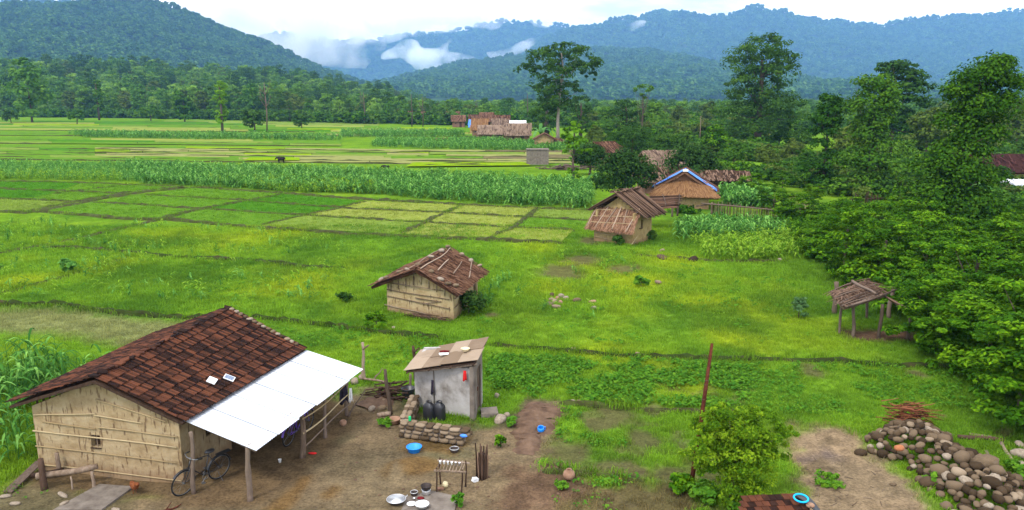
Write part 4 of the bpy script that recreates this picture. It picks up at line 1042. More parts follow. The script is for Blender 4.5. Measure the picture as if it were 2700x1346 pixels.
# mango trees round the huts
def mango(px, py, pt, W, label, seed, tintm=None):
    return big(px, py, pt, W, label, seed, mat_=tintm or L_mango, leaf=.30, nsub=150, nleaf=40, r0=.22, name='mango_tree', limbs=12, path=[(0, 0, -.03), (.02, 0, .2), (0, 0, .6)], sub=.33,
        blobs=[(0, 0, .55, .82, .36), (-.35, .1, .45, .6, .32), (.4, 0, .48, .58, .32), (.05, 0, .74, .6, .2)], up=.5, flat=.8)
mango(1645, 545, 388, 3.3, 'dark dome-shaped mango tree behind the stick-roofed hut', 620)
mango(1822, 505, 372, 3.5, 'darkest mango tree with a few red leaves behind the blue-ridged house', 621)
mango(1555, 462, 372, 2.6, 'small dark tree with low stems just right of the teak', 622)
mango(1665, 425, 325, 4.2, 'dark mango tree further back above the hut roofs', 623, L_big)
mango(1755, 435, 345, 3.6, 'green mango tree between the two dark ones', 624, L_big)
# scattered trees of the right middle distance
rr = random.Random(21)
MID = [(1570, 398, 330, 'olive tree above the small far mud hut'), (1890, 420, 330, 'light green bushy tree left of the huge tree trunk'), (1935, 445, 372, 'low green tree under the huge tree'), (2020, 455, 380, 'reddish small tree in front of the huge tree'),
       (2085, 445, 365, 'olive tree beside the slim creeper tree'), (2120, 470, 395, 'low green tree behind the path'), (2230, 440, 330, 'olive tree behind the creeper-covered trees'), (2440, 420, 285, 'pale olive tree right of the rounded tall tree'), (2440, 480, 410, 'grey-green scrubby tree left of the towering tree'),
       (2600, 410, 300, 'pale olive tree behind the towering tree'), (2680, 400, 265, 'olive tree at the far right edge'), (2640, 505, 435, 'dark tree in front of the red-roofed house'), (2690, 470, 370, 'dark green tree above the red-roofed house'), (1800, 405, 350, 'bushy green tree behind the darkest mango'), (1730, 350, 272, 'tall green tree of the wood right of the slim lopped tree'),
       (1790, 345, 280, 'pale green tree of the wood left of the dead reddish trunk'), (1870, 340, 268, 'olive tree of the wood behind the dead reddish trunk'), (2160, 350, 275, 'green tree of the wood left of the creeper columns'), (2480, 350, 268, 'olive tree of the wood beyond the right-hand meadow'), (2560, 345, 262, 'green tree of the wood at the far right'), (2650, 340, 258, 'last olive tree of the wood at the right edge'),
       (1610, 395, 345, 'green tree between the dark trees and the mangoes'), (1705, 372, 320, 'olive tree right of the slim lopped tree'), (1850, 375, 315, 'light green tree beside the dead reddish trunk'), (1930, 385, 335, 'dark bush left of the huge tree trunk'), (2055, 390, 320, 'green tree right of the huge tree trunk'), (2110, 400, 330, 'dark tree behind the slim creeper tree'), (2390, 440, 370, 'green bush right of the rounded tall tree'), (2180, 455, 400, 'dark bush at the foot of the slim creeper tree'), (2330, 500, 450, 'green bush at the foot of the creeper-covered tree'), (2420, 530, 470, 'dark bush before the scrubby meadow'), (2560, 560, 490, 'green tree right of the towering tree foot'), (1600, 352, 282, 'green tree of the wood behind the tallest tree'), (1560, 345, 290, 'pale tree of the wood behind the dark dense tree')]
midp = []
for k in range(5):
    r_ = random.Random(40 + k); w = r_.uniform(2.2, 2.8)
    midp.append(make_tree([L_olive, L_tree, L_hedge, L_olive, L_big][k], M_bark, [(0, 0, 2.8, w * .85, w * .85, 1.5), (r_.uniform(-1, 1), .3, 4.0, w * .6, w * .6, 1.1), (r_.uniform(-1.2, 1.2), -.4, 2.0, w * .7, w * .7, 1.1), (r_.uniform(-.8, .8), .3, 4.7, w * .35, w * .35, .6)], [(0, 0, -.3), (.1, .1, 1.5), (0, .2, 3.6)], .16, .06, 100, 30, .36, 640 + k, 10, aspect=.65))
def pick_mid(lb): return 0 if 'olive' in lb or 'pale' in lb or 'reddish' in lb or 'grey' in lb else (4 if 'dark' in lb else 1)
for px, py, pt, lb in MID:
    s_ = height(px, py, pt) / 5.2
    midp[pick_mid(lb) if pick_mid(lb) != 1 else rr.choice((1, 2))].put('broad_tree', lb, 'tree', on(px, py), rr.uniform(0, 6.28), (s_ * rr.uniform(.85, 1.1), s_ * rr.uniform(.85, 1.1), s_))
# scrub between them
SCR = gp((1560, 405), (1900, 400), (2350, 430), (2800, 420), (2800, 560), (2560, 600), (2420, 560), (2130, 505), (1990, 480), (1900, 470), (1760, 440))
SCR2 = gp((1560, 405), (1560, 345), (1800, 335), (2150, 335), (2800, 340), (2800, 425), (2350, 435), (1900, 405))
x, y = in_poly(SCR, 2600, rf); k = fbm(x * .09, y * .09, 14) > .44; x, y = x[k], y[k]
x2, y2 = in_poly(SCR2, 3000, rf); k = fbm(x2 * .05, y2 * .05, 24) > .47; x, y = np.r_[x, x2[k]], np.r_[y, y2[k]]
bs_ = [proto(crown_mesh('scrub', [L_tree, L_hedge, L_big, L_olive][k], [(0, 0, .7, 1.0, 1.0, .7), (.7, .4, .6, .7, .7, .6)], 24, 18, .28, 580 + k, aspect=.65)[0]) for k in range(4)]
o = gn_scatter('scrub', bs_, np.stack([x, y, gz(x, y) - .1], 1), rf.uniform(0, 6.28, len(x)), rf.uniform(.5, 1.5, len(x)) * (1 + sstep(110, 200, y)), rf.integers(0, 4, len(x)))
tag(o, 'low scrub and bushes among the trees of the right middle distance', 'bushes', kind='stuff')

# ------------------------------------------------------------------ the hedge of bright trees down the right side
hd = []
for k in range(4):
    r_ = random.Random(70 + k)
    bl = [(0, 0, 2.6, 1.7, 1.7, 1.0), (r_.uniform(-.9, .9), r_.uniform(-.9, .9), 3.4, 1.2, 1.2, .7), (r_.uniform(-1.2, 1.2), r_.uniform(-1.2, 1.2), 1.8, 1.4, 1.4, .9), (-1.2, r_.uniform(-1, 1), 2.2, 1.0, 1.0, .7), (1.2, r_.uniform(-1, 1), 2.4, 1.0, 1.0, .7), (r_.uniform(-.6, .6), -.8, 1.0, 1.3, 1.3, .8)]
    hd.append(make_tree(L_hedge, M_bark, bl, [(0, 0, -.3), (.1, .1, 1.2), (.0, .1, 2.8)], .13, .05, 120, 88, .155, 660 + k, 12, sub=.30, flat=.45, up=.9, aspect=.55, shell=.7))
HEDGE = [(2040, 560, .95), (2105, 605, 1.0), (2160, 665, 1.05), (2230, 735, 1.05), (2140, 560, .85), (2220, 615, 1.05), (2300, 665, 1.1), (2330, 760, 1.05), (2420, 720, 1.1), (2380, 620, 1.0), (2470, 800, 1.1), (2520, 700, 1.0), (2600, 650, 1.0), (2640, 740, 1.05), (2560, 860, 1.05),
         (2480, 925, 1.0), (2600, 985, 1.05), (2700, 880, 1.1), (2740, 1030, 1.15), (2690, 1120, 1.0), (2720, 640, 1.0), (2780, 780, 1.1), (2420, 870, .8), (2800, 1150, 1.1), (1975, 525, .9), (2060, 508, .8), (2010, 545, .6)]
where = ['at the top end of the hedge', 'beside the maize patch', 'beside the maize patch', 'behind the brush shelter', 'beyond the path', 'in the middle of the hedge', 'in the middle of the hedge', 'behind the brush shelter', 'behind the brush shelter', 'below the towering tree', 'right of the brush shelter', 'in the deep of the hedge', 'at the right of the towering tree', 'at the right edge of the picture', 'right of the brush shelter',
         'at the hedge foot right of the shelter', 'above the log and the stone heap', 'at the right edge of the picture', 'at the right edge above the stone heap', 'in the lower right of the hedge', 'at the right edge of the picture', 'at the right edge of the picture', 'in the shade beside the shelter', 'in the lower right corner of the hedge', 'behind the stick fence', 'behind the maize of the stick fence', 'at the end of the stick fence']
for i, ((px, py, s_), wh) in enumerate(zip(HEDGE, where)):
    p = on(px, py); s_ *= .72 if py < 705 else .92
    hd[i % 4].put('hedge_tree', 'bright green bushy tree ' + wh + ('' if where.count(wh) == 1 else [', the nearest', ', the second nearest', ', the third nearest', ', the farthest'][sorted([q for q in range(len(where)) if where[q] == wh], key=lambda q: -HEDGE[q][1]).index(i)]), 'tree', p, rr.uniform(0, 6.28), (s_ * 1.12, s_ * 1.12, s_ * rr.uniform(.85, 1.1)), 'bright trees of the right-hand hedge')
hw = [proto(crown_mesh('hedge_bush', L_hedge, [(0, 0, .55, .9, .9, .55), (.6, .2, .45, .6, .6, .4)], 34, 30, .17, 680 + k, flat=.6, up=.8)[0]) for k in range(3)]
HPOLY = gp((2060, 590), (2150, 690), (2260, 770), (2420, 840), (2440, 910), (2560, 1010), (2640, 1120), (2760, 1160), (2950, 1100), (2950, 640), (2500, 600), (2200, 560))
x, y = in_poly(HPOLY, 1500, rf)
o = gn_scatter('hedge_bushes', hw, np.stack([x, y, gz(x, y) - .05], 1), rf.uniform(0, 6.28, len(x)), rf.uniform(.5, 1.5, len(x)), rf.integers(0, 3, len(x)))
tag(o, 'bushes and creepers filling the hedge between its trees', 'bushes', kind='stuff')

# ================================================================== BUILDINGS
def wall_mesh(b, p0, p1, top, th=.16, holes=(), inward=None, z0=-.05, nseg=10, bulge=.02):
    """mud wall between two ground points; top(u) gives the height, holes are (u0,u1,z0,z1)"""
    p0, p1 = Vector((p0[0], p0[1], 0)), Vector((p1[0], p1[1], 0)); L = (p1 - p0).length; d = (p1 - p0) / L
    nn = Vector((d.y, -d.x, 0)) if inward is None else Vector((inward[0], inward[1], 0))
    us = sorted(set([L * i / nseg for i in range(nseg + 1)] + [h[0] for h in holes] + [h[1] for h in holes]))
    def pt(u, z, side):
        w = bulge * noise.noise(Vector((u * 1.3, z * 1.3, p0.x)))
        q = p0 + d * u + (nn * (th) if side else -nn * w)
        return (q.x, q.y, z)
    for a, c_ in zip(us[:-1], us[1:]):
        if c_ - a < 1e-5: continue
        m = (a + c_) / 2; segs = [(z0, None)]
        for h in holes:
            if h[0] - 1e-6 <= m <= h[1] + 1e-6: segs = [(z0, h[2]), (h[3], None)]
        for lo, hi in segs:
            ta, tc = (top(a), top(c_)) if hi is None else (hi, hi)
            b.hexa([pt(a, lo, 0), pt(c_, lo, 0), pt(c_, lo, 1), pt(a, lo, 1), pt(a, ta, 0), pt(c_, tc, 0), pt(c_, tc, 1), pt(a, ta, 1)], .5)
    return d, L
def mud_mat(name, c1, c2, c3, crack=.5):
    """mud over a lattice of upright sticks: short upright cracks where the mud fell away"""
    m = mat(name, c1, c2, c3, scale=2.6, bump=.9, bscale=9, rough=.95, spec=.0); nt = m.node_tree; n = nt.nodes; l = nt.links
    tc = n.new('ShaderNodeTexCoord'); mp = n.new('ShaderNodeMapping'); mp.inputs['Scale'].default_value = (7, 7, 1.5); l.new(tc.outputs['Object'], mp.inputs['Vector'])
    no = n.new('ShaderNodeTexNoise'); no.inputs['Scale'].default_value = 1.7; no.inputs['Detail'].default_value = 3; l.new(mp.outputs[0], no.inputs['Vector'])
    rp = ramp(n, [(.585, (0, 0, 0)), (.65, (crack, crack, crack))]); l.new(no.outputs['Fac'], rp.inputs['Fac'])
    b = n['Principled BSDF']; src = b.inputs['Base Color'].links[0].from_socket
    mx = n.new('ShaderNodeMix'); mx.data_type = 'RGBA'; l.new(rp.outputs[0], mx.inputs[0]); l.new(src, mx.inputs[6]); mx.inputs[7].default_value = (.10, .06, .035, 1)
    # rain-splashed foot of the wall
    sx = n.new('ShaderNodeSeparateXYZ'); l.new(tc.outputs['Object'], sx.inputs[0])
    ad = n.new('ShaderNodeMath'); ad.operation = 'MULTIPLY_ADD'; l.new(no.outputs['Fac'], ad.inputs[0]); ad.inputs[1].default_value = -.35; l.new(sx.outputs['Z'], ad.inputs[2])
    r2 = ramp(n, [(0, (.6, .6, .6)), (.22, (0, 0, 0))]); l.new(ad.outputs[0], r2.inputs['Fac'])
    m3 = n.new('ShaderNodeMix'); m3.data_type = 'RGBA'; l.new(r2.outputs[0], m3.inputs[0]); l.new(mx.outputs[2], m3.inputs[6]); m3.inputs[7].default_value = (.19, .115, .065, 1)
    l.new(m3.outputs[2], b.inputs['Base Color'])
    return m
M_mudh = mud_mat('house_mud', (.22, .15, .078), (.31, .23, .13), (.36, .285, .175), .8)
M_mudc = mud_mat('hut_mud', (.26, .185, .085), (.36, .27, .145), (.41, .325, .185), .8)
M_mudf = mud_mat('far_hut_mud', (.24, .16, .065), (.32, .23, .105), (.37, .28, .14), .4)

def thatch_strips(b, quad, n_, L, w, seed, lift=.05, over=.12, tangle=.25):
    """loose straw lying down a slope quad (ridge0, ridge1, eave1, eave0)"""
    r_ = random.Random(seed); r0, r1, e1, e0 = [Vector(q) for q in quad]
    nrm = (r1 - r0).cross(e0 - r0).normalized()
    if nrm.z < 0: nrm = -nrm
    for i in range(n_):
        s_ = r_.uniform(-.02, 1.02); t = r_.uniform(-.03, 1.0)
        a = r0.lerp(r1, s_); c_ = e0.lerp(e1, s_); d = (c_ - a).normalized(); p = a.lerp(c_, t)
        sd = nrm.cross(d).normalized(); dd = (d + sd * r_.gauss(0, tangle) + nrm * r_.uniform(-.02, .10)).normalized(); sd = nrm.cross(dd).normalized()
        l_ = L * r_.uniform(.5, 1.2); l_ = min(l_, (c_ - p).length + over * r_.uniform(.2, 1.3) + .05)
        ww = w * r_.uniform(.5, 1.4); p = p + nrm * (lift + r_.uniform(0, .03)); q = p + dd * l_
        up = nrm * .012
        b.add([p - sd * ww, p + up, p + sd * ww, q + sd * ww * .5, q + up * .5, q - sd * ww * .5], [(0, 1, 4, 5), (1, 2, 3, 4)], r_.random())
def slab(b, quad, th, sub=8, amp=.04, seed=0, sag=0.0):
    """closed uneven slab over a quad (a,b,c,d); top at the quad"""
    a, b_, c_, d = [Vector(q) for q in quad]; nrm = (b_ - a).cross(d - a).normalized()
    if nrm.z < 0: nrm = -nrm
    N = sub + 1; V_ = []
    for lay in (0, 1):
        for i in range(N):
            for j in range(N):
                s_, t = i / sub, j / sub; p = a.lerp(b_, s_).lerp(d.lerp(c_, s_), t)
                k = amp * noise.noise(p * 2.3 + Vector((seed, 0, 0))) - sag * math.sin(math.pi * s_) * math.sin(math.pi * t)
                V_.append(p + nrm * (k if lay == 0 else k - th))
    F_ = []
    f = lambda l_, i, j: l_ * N * N + i * N + j
    for i in range(sub):
        for j in range(sub):
            F_ += [(f(0, i, j), f(0, i + 1, j), f(0, i + 1, j + 1), f(0, i, j + 1)), (f(1, i, j), f(1, i, j + 1), f(1, i + 1, j + 1), f(1, i + 1, j))]
    for i in range(sub):
        F_ += [(f(0, i, 0), f(1, i, 0), f(1, i + 1, 0), f(0, i + 1, 0)), (f(0, i, sub), f(0, i + 1, sub), f(1, i + 1, sub), f(1, i, sub)),
               (f(0, 0, i), f(0, 0, i + 1), f(1, 0, i + 1), f(1, 0, i)), (f(0, sub, i), f(1, sub, i), f(1, sub, i + 1), f(0, sub, i + 1))]
    b.add(V_, F_, .45); return b
RK = []
for k in range(7):
    b = MB(); b.rock((0, 0, 0), (1, 1, 1), k + 1, 2, .22, 1.1, .15); b.a = [.5] * len(b.f)
    me = bpy.data.meshes.new('stone'); me.from_pydata(b.v, [], b.f); me.attributes.new('v', 'FLOAT', 'FACE').data.foreach_set('value', b.a)
    me.polygons.foreach_set('use_smooth', [True] * len(me.polygons)); RK.append(me)
_RM = {}
def rockmesh(k, m):
    if (k, m.name) not in _RM:
        me = RK[k].copy(); me.materials.clear(); me.materials.append(m); _RM[(k, m.name)] = me
    return _RM[(k, m.name)]
rs = random.Random(99)
def stone(name, label, loc, r, m, group=None, parent=None, cat='stone'):
    o = link(name, rockmesh(rs.randrange(7), m), parent)
    o.location = Vector(loc) - (ORG[parent] if parent is not None else Vector()); o.scale = r; o.rotation_euler = (rs.uniform(-.3, .3), rs.uniform(-.3, .3), rs.uniform(0, 6.28))
    if parent is None: tag(o, label, cat, group)
    return o

# ------------------------------------------------------------------ tiled mud house
random.seed(5)
hA, hB = Vector((-12.93, 20.03, 0)), Vector((-8.66, 19.23, 0))
hn = Vector((.165, .986, 0)); hC, hD = hB + hn * 6.2 + Vector((.55, 0, 0)), hA + hn * 6.2
house = thing('mud_house', 'long mud-walled house with dark clay tile roof and bamboo battens at lower left', 'house', (-10.8, 19.7, 0))
apF, apB = Vector((-10.66, 19.08, 2.98)), Vector((-9.58, 25.92, 2.98))
erF, erB = Vector((-8.50, 19.12, 1.80)), Vector((-6.80, 25.05, 1.80))
elF, elB = Vector((-13.42, 19.86, 1.98)), Vector((-12.4, 26.6, 1.9))
Lf = (hB - hA).length
def gtop(u):
    f = u / Lf
    return 1.86 + (2.78 - 1.86) * (f / .5) if f < .5 else 2.78 - (2.78 - 1.74) * ((f - .5) / .5)
b = MB(); wall_mesh(b, hA, hB, gtop, .18, [(1.70, 1.98, .82, 1.17)], inward=(hn.x, hn.y), nseg=16, bulge=.05)
b.build('gable_wall', M_mudh, house)
b = MB(); wall_mesh(b, hB + hn * .19, hC, lambda u: 1.66, .18, [(.9, 1.2, .85, 1.3), (2.0, 2.85, -.05, 1.45)], inward=(-.98, .16), nseg=14, bulge=.04)
b.build('side_wall', M_mudh, house)
b = MB(); wall_mesh(b, hD, hA + hn * .19, lambda u: 1.8, .18, inward=(.98, -.16), nseg=8); b.build('side_wall', M_mudh, house)
b = MB(); wall_mesh(b, hC, hD, lambda u: 1.7 + 1.0 * (1 - abs(u / Lf - .5) * 2), .18, inward=(-hn.x, -hn.y), nseg=8); b.build('back_wall', M_mudh, house)
fd = (hB - hA).normalized(); fo = Vector((fd.y, -fd.x, 0))
def fw(u, z, off=.03): q = hA + fd * u + fo * off; return Vector((q.x, q.y, z))
win = MB()
win.box(fw(1.84, .805, -.05), (.32, .16, .02), math.atan2(fd.y, fd.x)); wo = win.build('window', M_darkwood, house)
bw = MB(); bw.box(fw(1.84, .995, -.06), (.022, .022, .36), math.atan2(fd.y, fd.x)); bw.build('window_bar', M_wood, wo)
bw = MB(); bw.box(fw(1.84, .995, -.21), (.36, .03, .44), math.atan2(fd.y, fd.x)); bw.build('shade_board', M_darkwood, wo)  # dark board added behind the opening, its colour stands in for shade inside
for (u0, z0, u1, z1) in [(.02, .18, 4.3, .10), (0, .72, 4.2, .60), (-.03, 1.16, 4.25, 1.04), (1.95, 1.42, 4.3, 1.34), (.05, 1.62, 1.95, 1.80), (1.9, 1.76, 3.3, 1.64), (2.0, 2.2, 4.0, 1.74), (.3, 1.45, 1.9, 1.36)]:
    b = MB(); b.pole(fw(u0, z0), fw(u1, z1), .022, .018, .004, 6, 6); b.build('batten', M_bamboo, house, True)
# open gap under the left verge, with rafters showing
for i in range(9):
    u = .15 + i * .2; b = MB(); p = fw(u, gtop(u) - .02, -.04); b.pole(p, p + Vector((.01, 0, .22)), .03, .03, .02, 2, 5); b.build('rafter_end', M_darkwood, house)
for a, c_ in ((apF, elF), (apF, erF)):
    b = MB(); p, q = a + Vector((.02, .12, -.14)), c_ + Vector((.0, .12, -.10)); b.pole(p, q, .045, .04, .01, 5, 6); b.build('verge_pole', M_wood, house, True)
# roof
deck = MB(); slab(deck, [apF, apB, erB, erF], .07, 10, .02, 1); slab(deck, [apB, apF, elF, elB], .07, 10, .02, 2)
for v in range(len(deck.v)): deck.v[v] = (deck.v[v][0], deck.v[v][1], deck.v[v][2] - .05)
roof = deck.build('roof', M_darkwood, house)
def tile_mesh():
    b = MB(); W_, L_, th = .041, .36, .010; n_ = 5
    for lay, rr_ in ((0, W_), (1, W_ - th)):
        for yy, kk in ((0, .88), (L_, 1.0)):
            for i in range(n_):
                t = math.pi * i / (n_ - 1); b.v.append((-math.cos(t) * rr_ * kk, yy, math.sin(t) * rr_ * .75 * kk + (0 if yy == 0 else -.0)))
    f = lambda l_, y_, i: l_ * 2 * n_ + y_ * n_ + i
    for i in range(n_ - 1):
        b.f += [(f(0, 0, i), f(0, 1, i), f(0, 1, i + 1), f(0, 0, i + 1)), (f(1, 0, i), f(1, 0, i + 1), f(1, 1, i + 1), f(1, 1, i)), (f(0, 1, i), f(1, 1, i), f(1, 1, i + 1), f(0, 1, i + 1))]
    b.a = [.5] * len(b.f); return b
tb = tile_mesh(); tme = bpy.data.meshes.new('tile'); tme.from_pydata(tb.v, [], tb.f); tme.attributes.new('v', 'FLOAT', 'FACE').data.foreach_set('value', [0.0] * len(tb.f)); tme.materials.append(M_tile)
def tiles(r0, r1, e1, e0, rows, ncol, keep, seed):
    """rows of half-round tiles on a slope; the nearest ones single, the rest joined"""
    r_ = random.Random(seed); spec = []
    for i in range(rows):
        for j in range(ncol):
            s_ = (j + .5 + r_.uniform(-.12, .12)) / ncol; t = (i + r_.uniform(-.015, .015)) / rows
            a, c_ = r0.lerp(r1, s_), e0.lerp(e1, s_); d = (c_ - a).normalized(); ax = (r1 - r0).lerp(e1 - e0, t).normalized()
            nz = ax.cross(d); nz = -nz if nz.z < 0 else nz; ax = d.cross(nz).normalized(); nz = ax.cross(d).normalized()
            p = a.lerp(c_, t) + nz * (.035 + r_.uniform(0, .012)); k = r_.gauss(0, .035)
            d2 = (d + ax * k + nz * .085).normalized(); ax2 = d2.cross(nz).normalized(); n2 = ax2.cross(d2)
            m = Matrix(((ax2.x, d2.x, n2.x, p.x), (ax2.y, d2.y, n2.y, p.y), (ax2.z, d2.z, n2.z, p.z), (0, 0, 0, 1)))
            spec.append(((p - Vector((0, 0, 10))).length, m, (e0 - r0).length / rows * 1.28 / .36))
    spec.sort(key=lambda q: q[0])
    for _, m, ls in spec[:keep]:
        o = link('tile', tme, roof); m = m.copy(); m.translation -= ORG[roof]; o.matrix_basis = m @ Matrix.Diagonal((1.05, ls, 1.05, 1))
    b = MB()
    for _, m, ls in spec[keep:]:
        mm = m @ Matrix.Diagonal((1.05, ls, 1.05, 1)); b.add([mm @ Vector(v) for v in tb.v], tb.f, r_.random())
    if b.f: b.build('tile_courses', M_tile, roof, kind='stuff')
tiles(apF, apB, erB, erF, 9, 84, 290, 1)
tiles(apF, apB, elB, elF, 9, 84, 0, 2)
b = MB()
for i in range(30):
    p = apF.lerp(apB, (i + .5) / 30); b.box(p + Vector((random.uniform(-.03, .03), 0, .05 + random.uniform(0, .03))), (.24, .25, .035), .16 + random.uniform(-.3, .3), random.uniform(-.35, .35), random.uniform(-.1, .1))
b.build('ridge_tiles', M_tile, roof, kind='stuff')
# stones holding the far verge
for i in range(15):
    t = .06 + i * .06; p = apB.lerp(erB, t) + Vector((-.05, -.14, .09))
    stone('roof_stone', f'rounded stone on the far verge of the tiled roof, {ORD(i + 1)} from the ridge', p, (rs.uniform(.08, .13), rs.uniform(.07, .1), .06), [M_stone, M_pale, M_river][i % 3], 'stones on the far roof verge')
# solar panels
def solar(px, py, label, rz, fr, cell):
    best = None
    for i in range(101):
        for j in range(101):
            s_, t_ = i / 100, j / 100; p = apF.lerp(apB, s_).lerp(erF.lerp(erB, s_), t_); v = p - Vector((0, 0, CAM_H))
            f = v.y * _c - v.z * _s; e = (CX + FPX * v.x / f - px) ** 2 + (CY - FPX * (v.y * _s + v.z * _c) / f - py) ** 2
            if best is None or e < best[0]: best = (e, s_, t_, p)
    _, s_, t_, p = best
    a = (erF.lerp(erB, s_) - apF.lerp(apB, s_)).normalized(); c_ = ((apB - apF).lerp(erB - erF, t_)).normalized(); nz = c_.cross(a).normalized(); nz = -nz if nz.z < 0 else nz
    c_ = (c_ - nz * c_.dot(nz)).normalized(); q = p + nz * .11
    t = thing('solar_panel', label, 'solar panel', q)
    t.rotation_euler = Matrix((c_, nz.cross(c_), nz)).transposed().to_euler()
    t.rotation_euler.rotate_axis('Z', rz)
    ORG[t] = Vector()
    b = MB(); b.box((0, 0, .0), (.30, .24, .02)); b.build('frame', fr, t)
    for i in range(4):
        b = MB(); b.box((0, -.075 + i * .05, .012), (.25, .034, .008)); b.build('cell', cell, t)
solar(556, 1012, 'small cream-coloured solar panel lying on the roof tiles', .3, M_white, M_cream)
solar(601, 1004, 'small dark-celled solar panel lying on the roof tiles', 1.9, M_white, M_solar)

# ------------------------------------------------------------------ tin lean-to
porch = thing('lean_to', 'shiny white tin lean-to on crooked wooden posts against the tiled house', 'lean-to', (-6.6, 21, 0))
tFL, tFR, tBR, tBL = Vector((-8.52, 19.26, 1.77)), Vector((-6.30, 18.12, 1.47)), Vector((-4.72, 23.86, 1.52)), Vector((-6.82, 24.95, 1.80))
for k in range(6):
    b = MB(); n_ = 30; V_ = []
    f0, f1 = k / 6 - .004, (k + 1) / 6 + .004
    for i in range(n_ + 1):
        f = f0 + (f1 - f0) * i / n_; z = .013 * math.cos(i / n_ * 2 * math.pi * 12) + .004 * (k % 2)
        a, c_ = tFL.lerp(tBL, f), tFR.lerp(tBR, f)
        c_ = a + (c_ - a) * (1 + .012 * math.sin(k * 2.3))
        V_ += [a + Vector((0, 0, z)), c_ + Vector((0, 0, z)), a + Vector((0, 0, z - .006)), c_ + Vector((0, 0, z - .006))]
    F_ = []
    for i in range(n_):
        q = 4 * i; F_ += [(q, q + 4, q + 5, q + 1), (q + 2, q + 3, q + 7, q + 6), (q + 1, q + 5, q + 7, q + 3), (q, q + 2, q + 6, q + 4)]
    F_ += [(0, 1, 3, 2), (4 * n_, 4 * n_ + 2, 4 * n_ + 3, 4 * n_ + 1)]
    b.add(V_, F_, .5); b.build('roof_sheet', M_tin, porch)
def tinz(x, y):   # underside of the sheet above a ground point
    n_ = (tBL - tFL).cross(tFR - tFL); return tFL.z - (n_.x * (x - tFL.x) + n_.y * (y - tFL.y)) / n_.z
random.seed(12)
PO = [(512, 1300, .06), (660, 1322, .075), (797, 1204, .085), (858, 1156, .05), (915, 1098, .06), (590, 1190, .05)]
pp = []
for px, py, r_ in PO:
    p = g(px, py); t = Vector((p.x + .03, p.y + .02, min(1.74, tinz(p.x, p.y)) - .05)); pp.append((p, t))
    b = MB(); b.pole(p - Vector((0, 0, .1)), t, r_ * 1.1, r_ * .85, .03, 7, 8); b.build('post', M_greywood if r_ != .085 else M_wood, porch, True)
for a, c_, z0, z1 in ((1, 2, None, None), (2, 4, None, None)):
    b = MB(); b.pole(pp[a][1] + Vector((0, 0, .01)), pp[c_][1] + Vector((0, 0, .01)), .04, .035, .01, 6, 6); b.build('beam', M_wood, porch, True)
b = MB(); b.pole(tFL + Vector((.1, .1, -.08)), tFR + Vector((-.05, .12, -.08)), .035, .03, .01, 5, 6); b.build('beam', M_wood, porch, True)
for z0, z1 in ((1.15, 1.2), (.72, .78), (.3, .42)):
    b = MB(); b.pole(pp[2][0] + Vector((.08, -.05, z0)), pp[4][0] + Vector((.12, 0, z1)), .025, .02, .02, 6, 6); b.build('rail', M_bamboo if z0 > .5 else M_greywood, porch, True)
b = MB(); b.pole(pp[4][0] + Vector((.1, -.3, .1)), pp[4][0] + Vector((.55, .45, .75)), .03, .015, .06, 5, 6); b.build('brace', M_greywood, porch, True)
# clothes hanging at the far post
def cloth(name, label, p, w, h, m, cat='cloth', fold=5, rz=0, group=None):
    b = MB(); n_, k = 10, 5; V_ = []
    for lay in (0, 1):
        for i in range(n_ + 1):
            for j in range(k + 1):
                u, v = i / n_, j / k; ww = w * (.55 + .45 * v)
                q = Vector(((u - .5) * ww, .03 * math.sin(u * fold * 2) * (0.4 + v) + lay * .012, -v * h * (1 + .12 * math.sin(u * 7)))); V_.append(Vector(p) + Matrix.Rotation(rz, 3, 'Z') @ q)
    f = lambda l_, i, j: l_ * (n_ + 1) * (k + 1) + i * (k + 1) + j; F_ = []
    for i in range(n_):
        for j in range(k): F_ += [(f(0, i, j), f(0, i, j + 1), f(0, i + 1, j + 1), f(0, i + 1, j)), (f(1, i, j), f(1, i + 1, j), f(1, i + 1, j + 1), f(1, i, j + 1))]
    for i in range(n_): F_ += [(f(0, i, 0), f(0, i + 1, 0), f(1, i + 1, 0), f(1, i, 0)), (f(0, i, k), f(1, i, k), f(1, i + 1, k), f(0, i + 1, k))]
    for j in range(k): F_ += [(f(0, 0, j), f(1, 0, j), f(1, 0, j + 1), f(0, 0, j + 1)), (f(0, n_, j), f(0, n_, j + 1), f(1, n_, j + 1), f(1, n_, j))]
    b.add(V_, F_, .5); return tag(b.build(name, m, None, True, org=p), label, cat, group)
q = pp[4][0]
cloth('hanging_cloth', 'dark cloth hanging at the far post of the lean-to', q + Vector((-.05, -.12, 1.25)), .3, .75, M_dcloth, rz=.3)
cloth('hanging_cloth', 'pale rag hanging at the far post of the lean-to', q + Vector((.18, -.14, 1.0)), .14, .45, M_white, rz=.2)
cloth('hanging_cloth', 'maroon cloth hanging inside the lean-to', q + Vector((-.6, -.1, 1.3)), .5, .55, M_maroon, rz=.2)

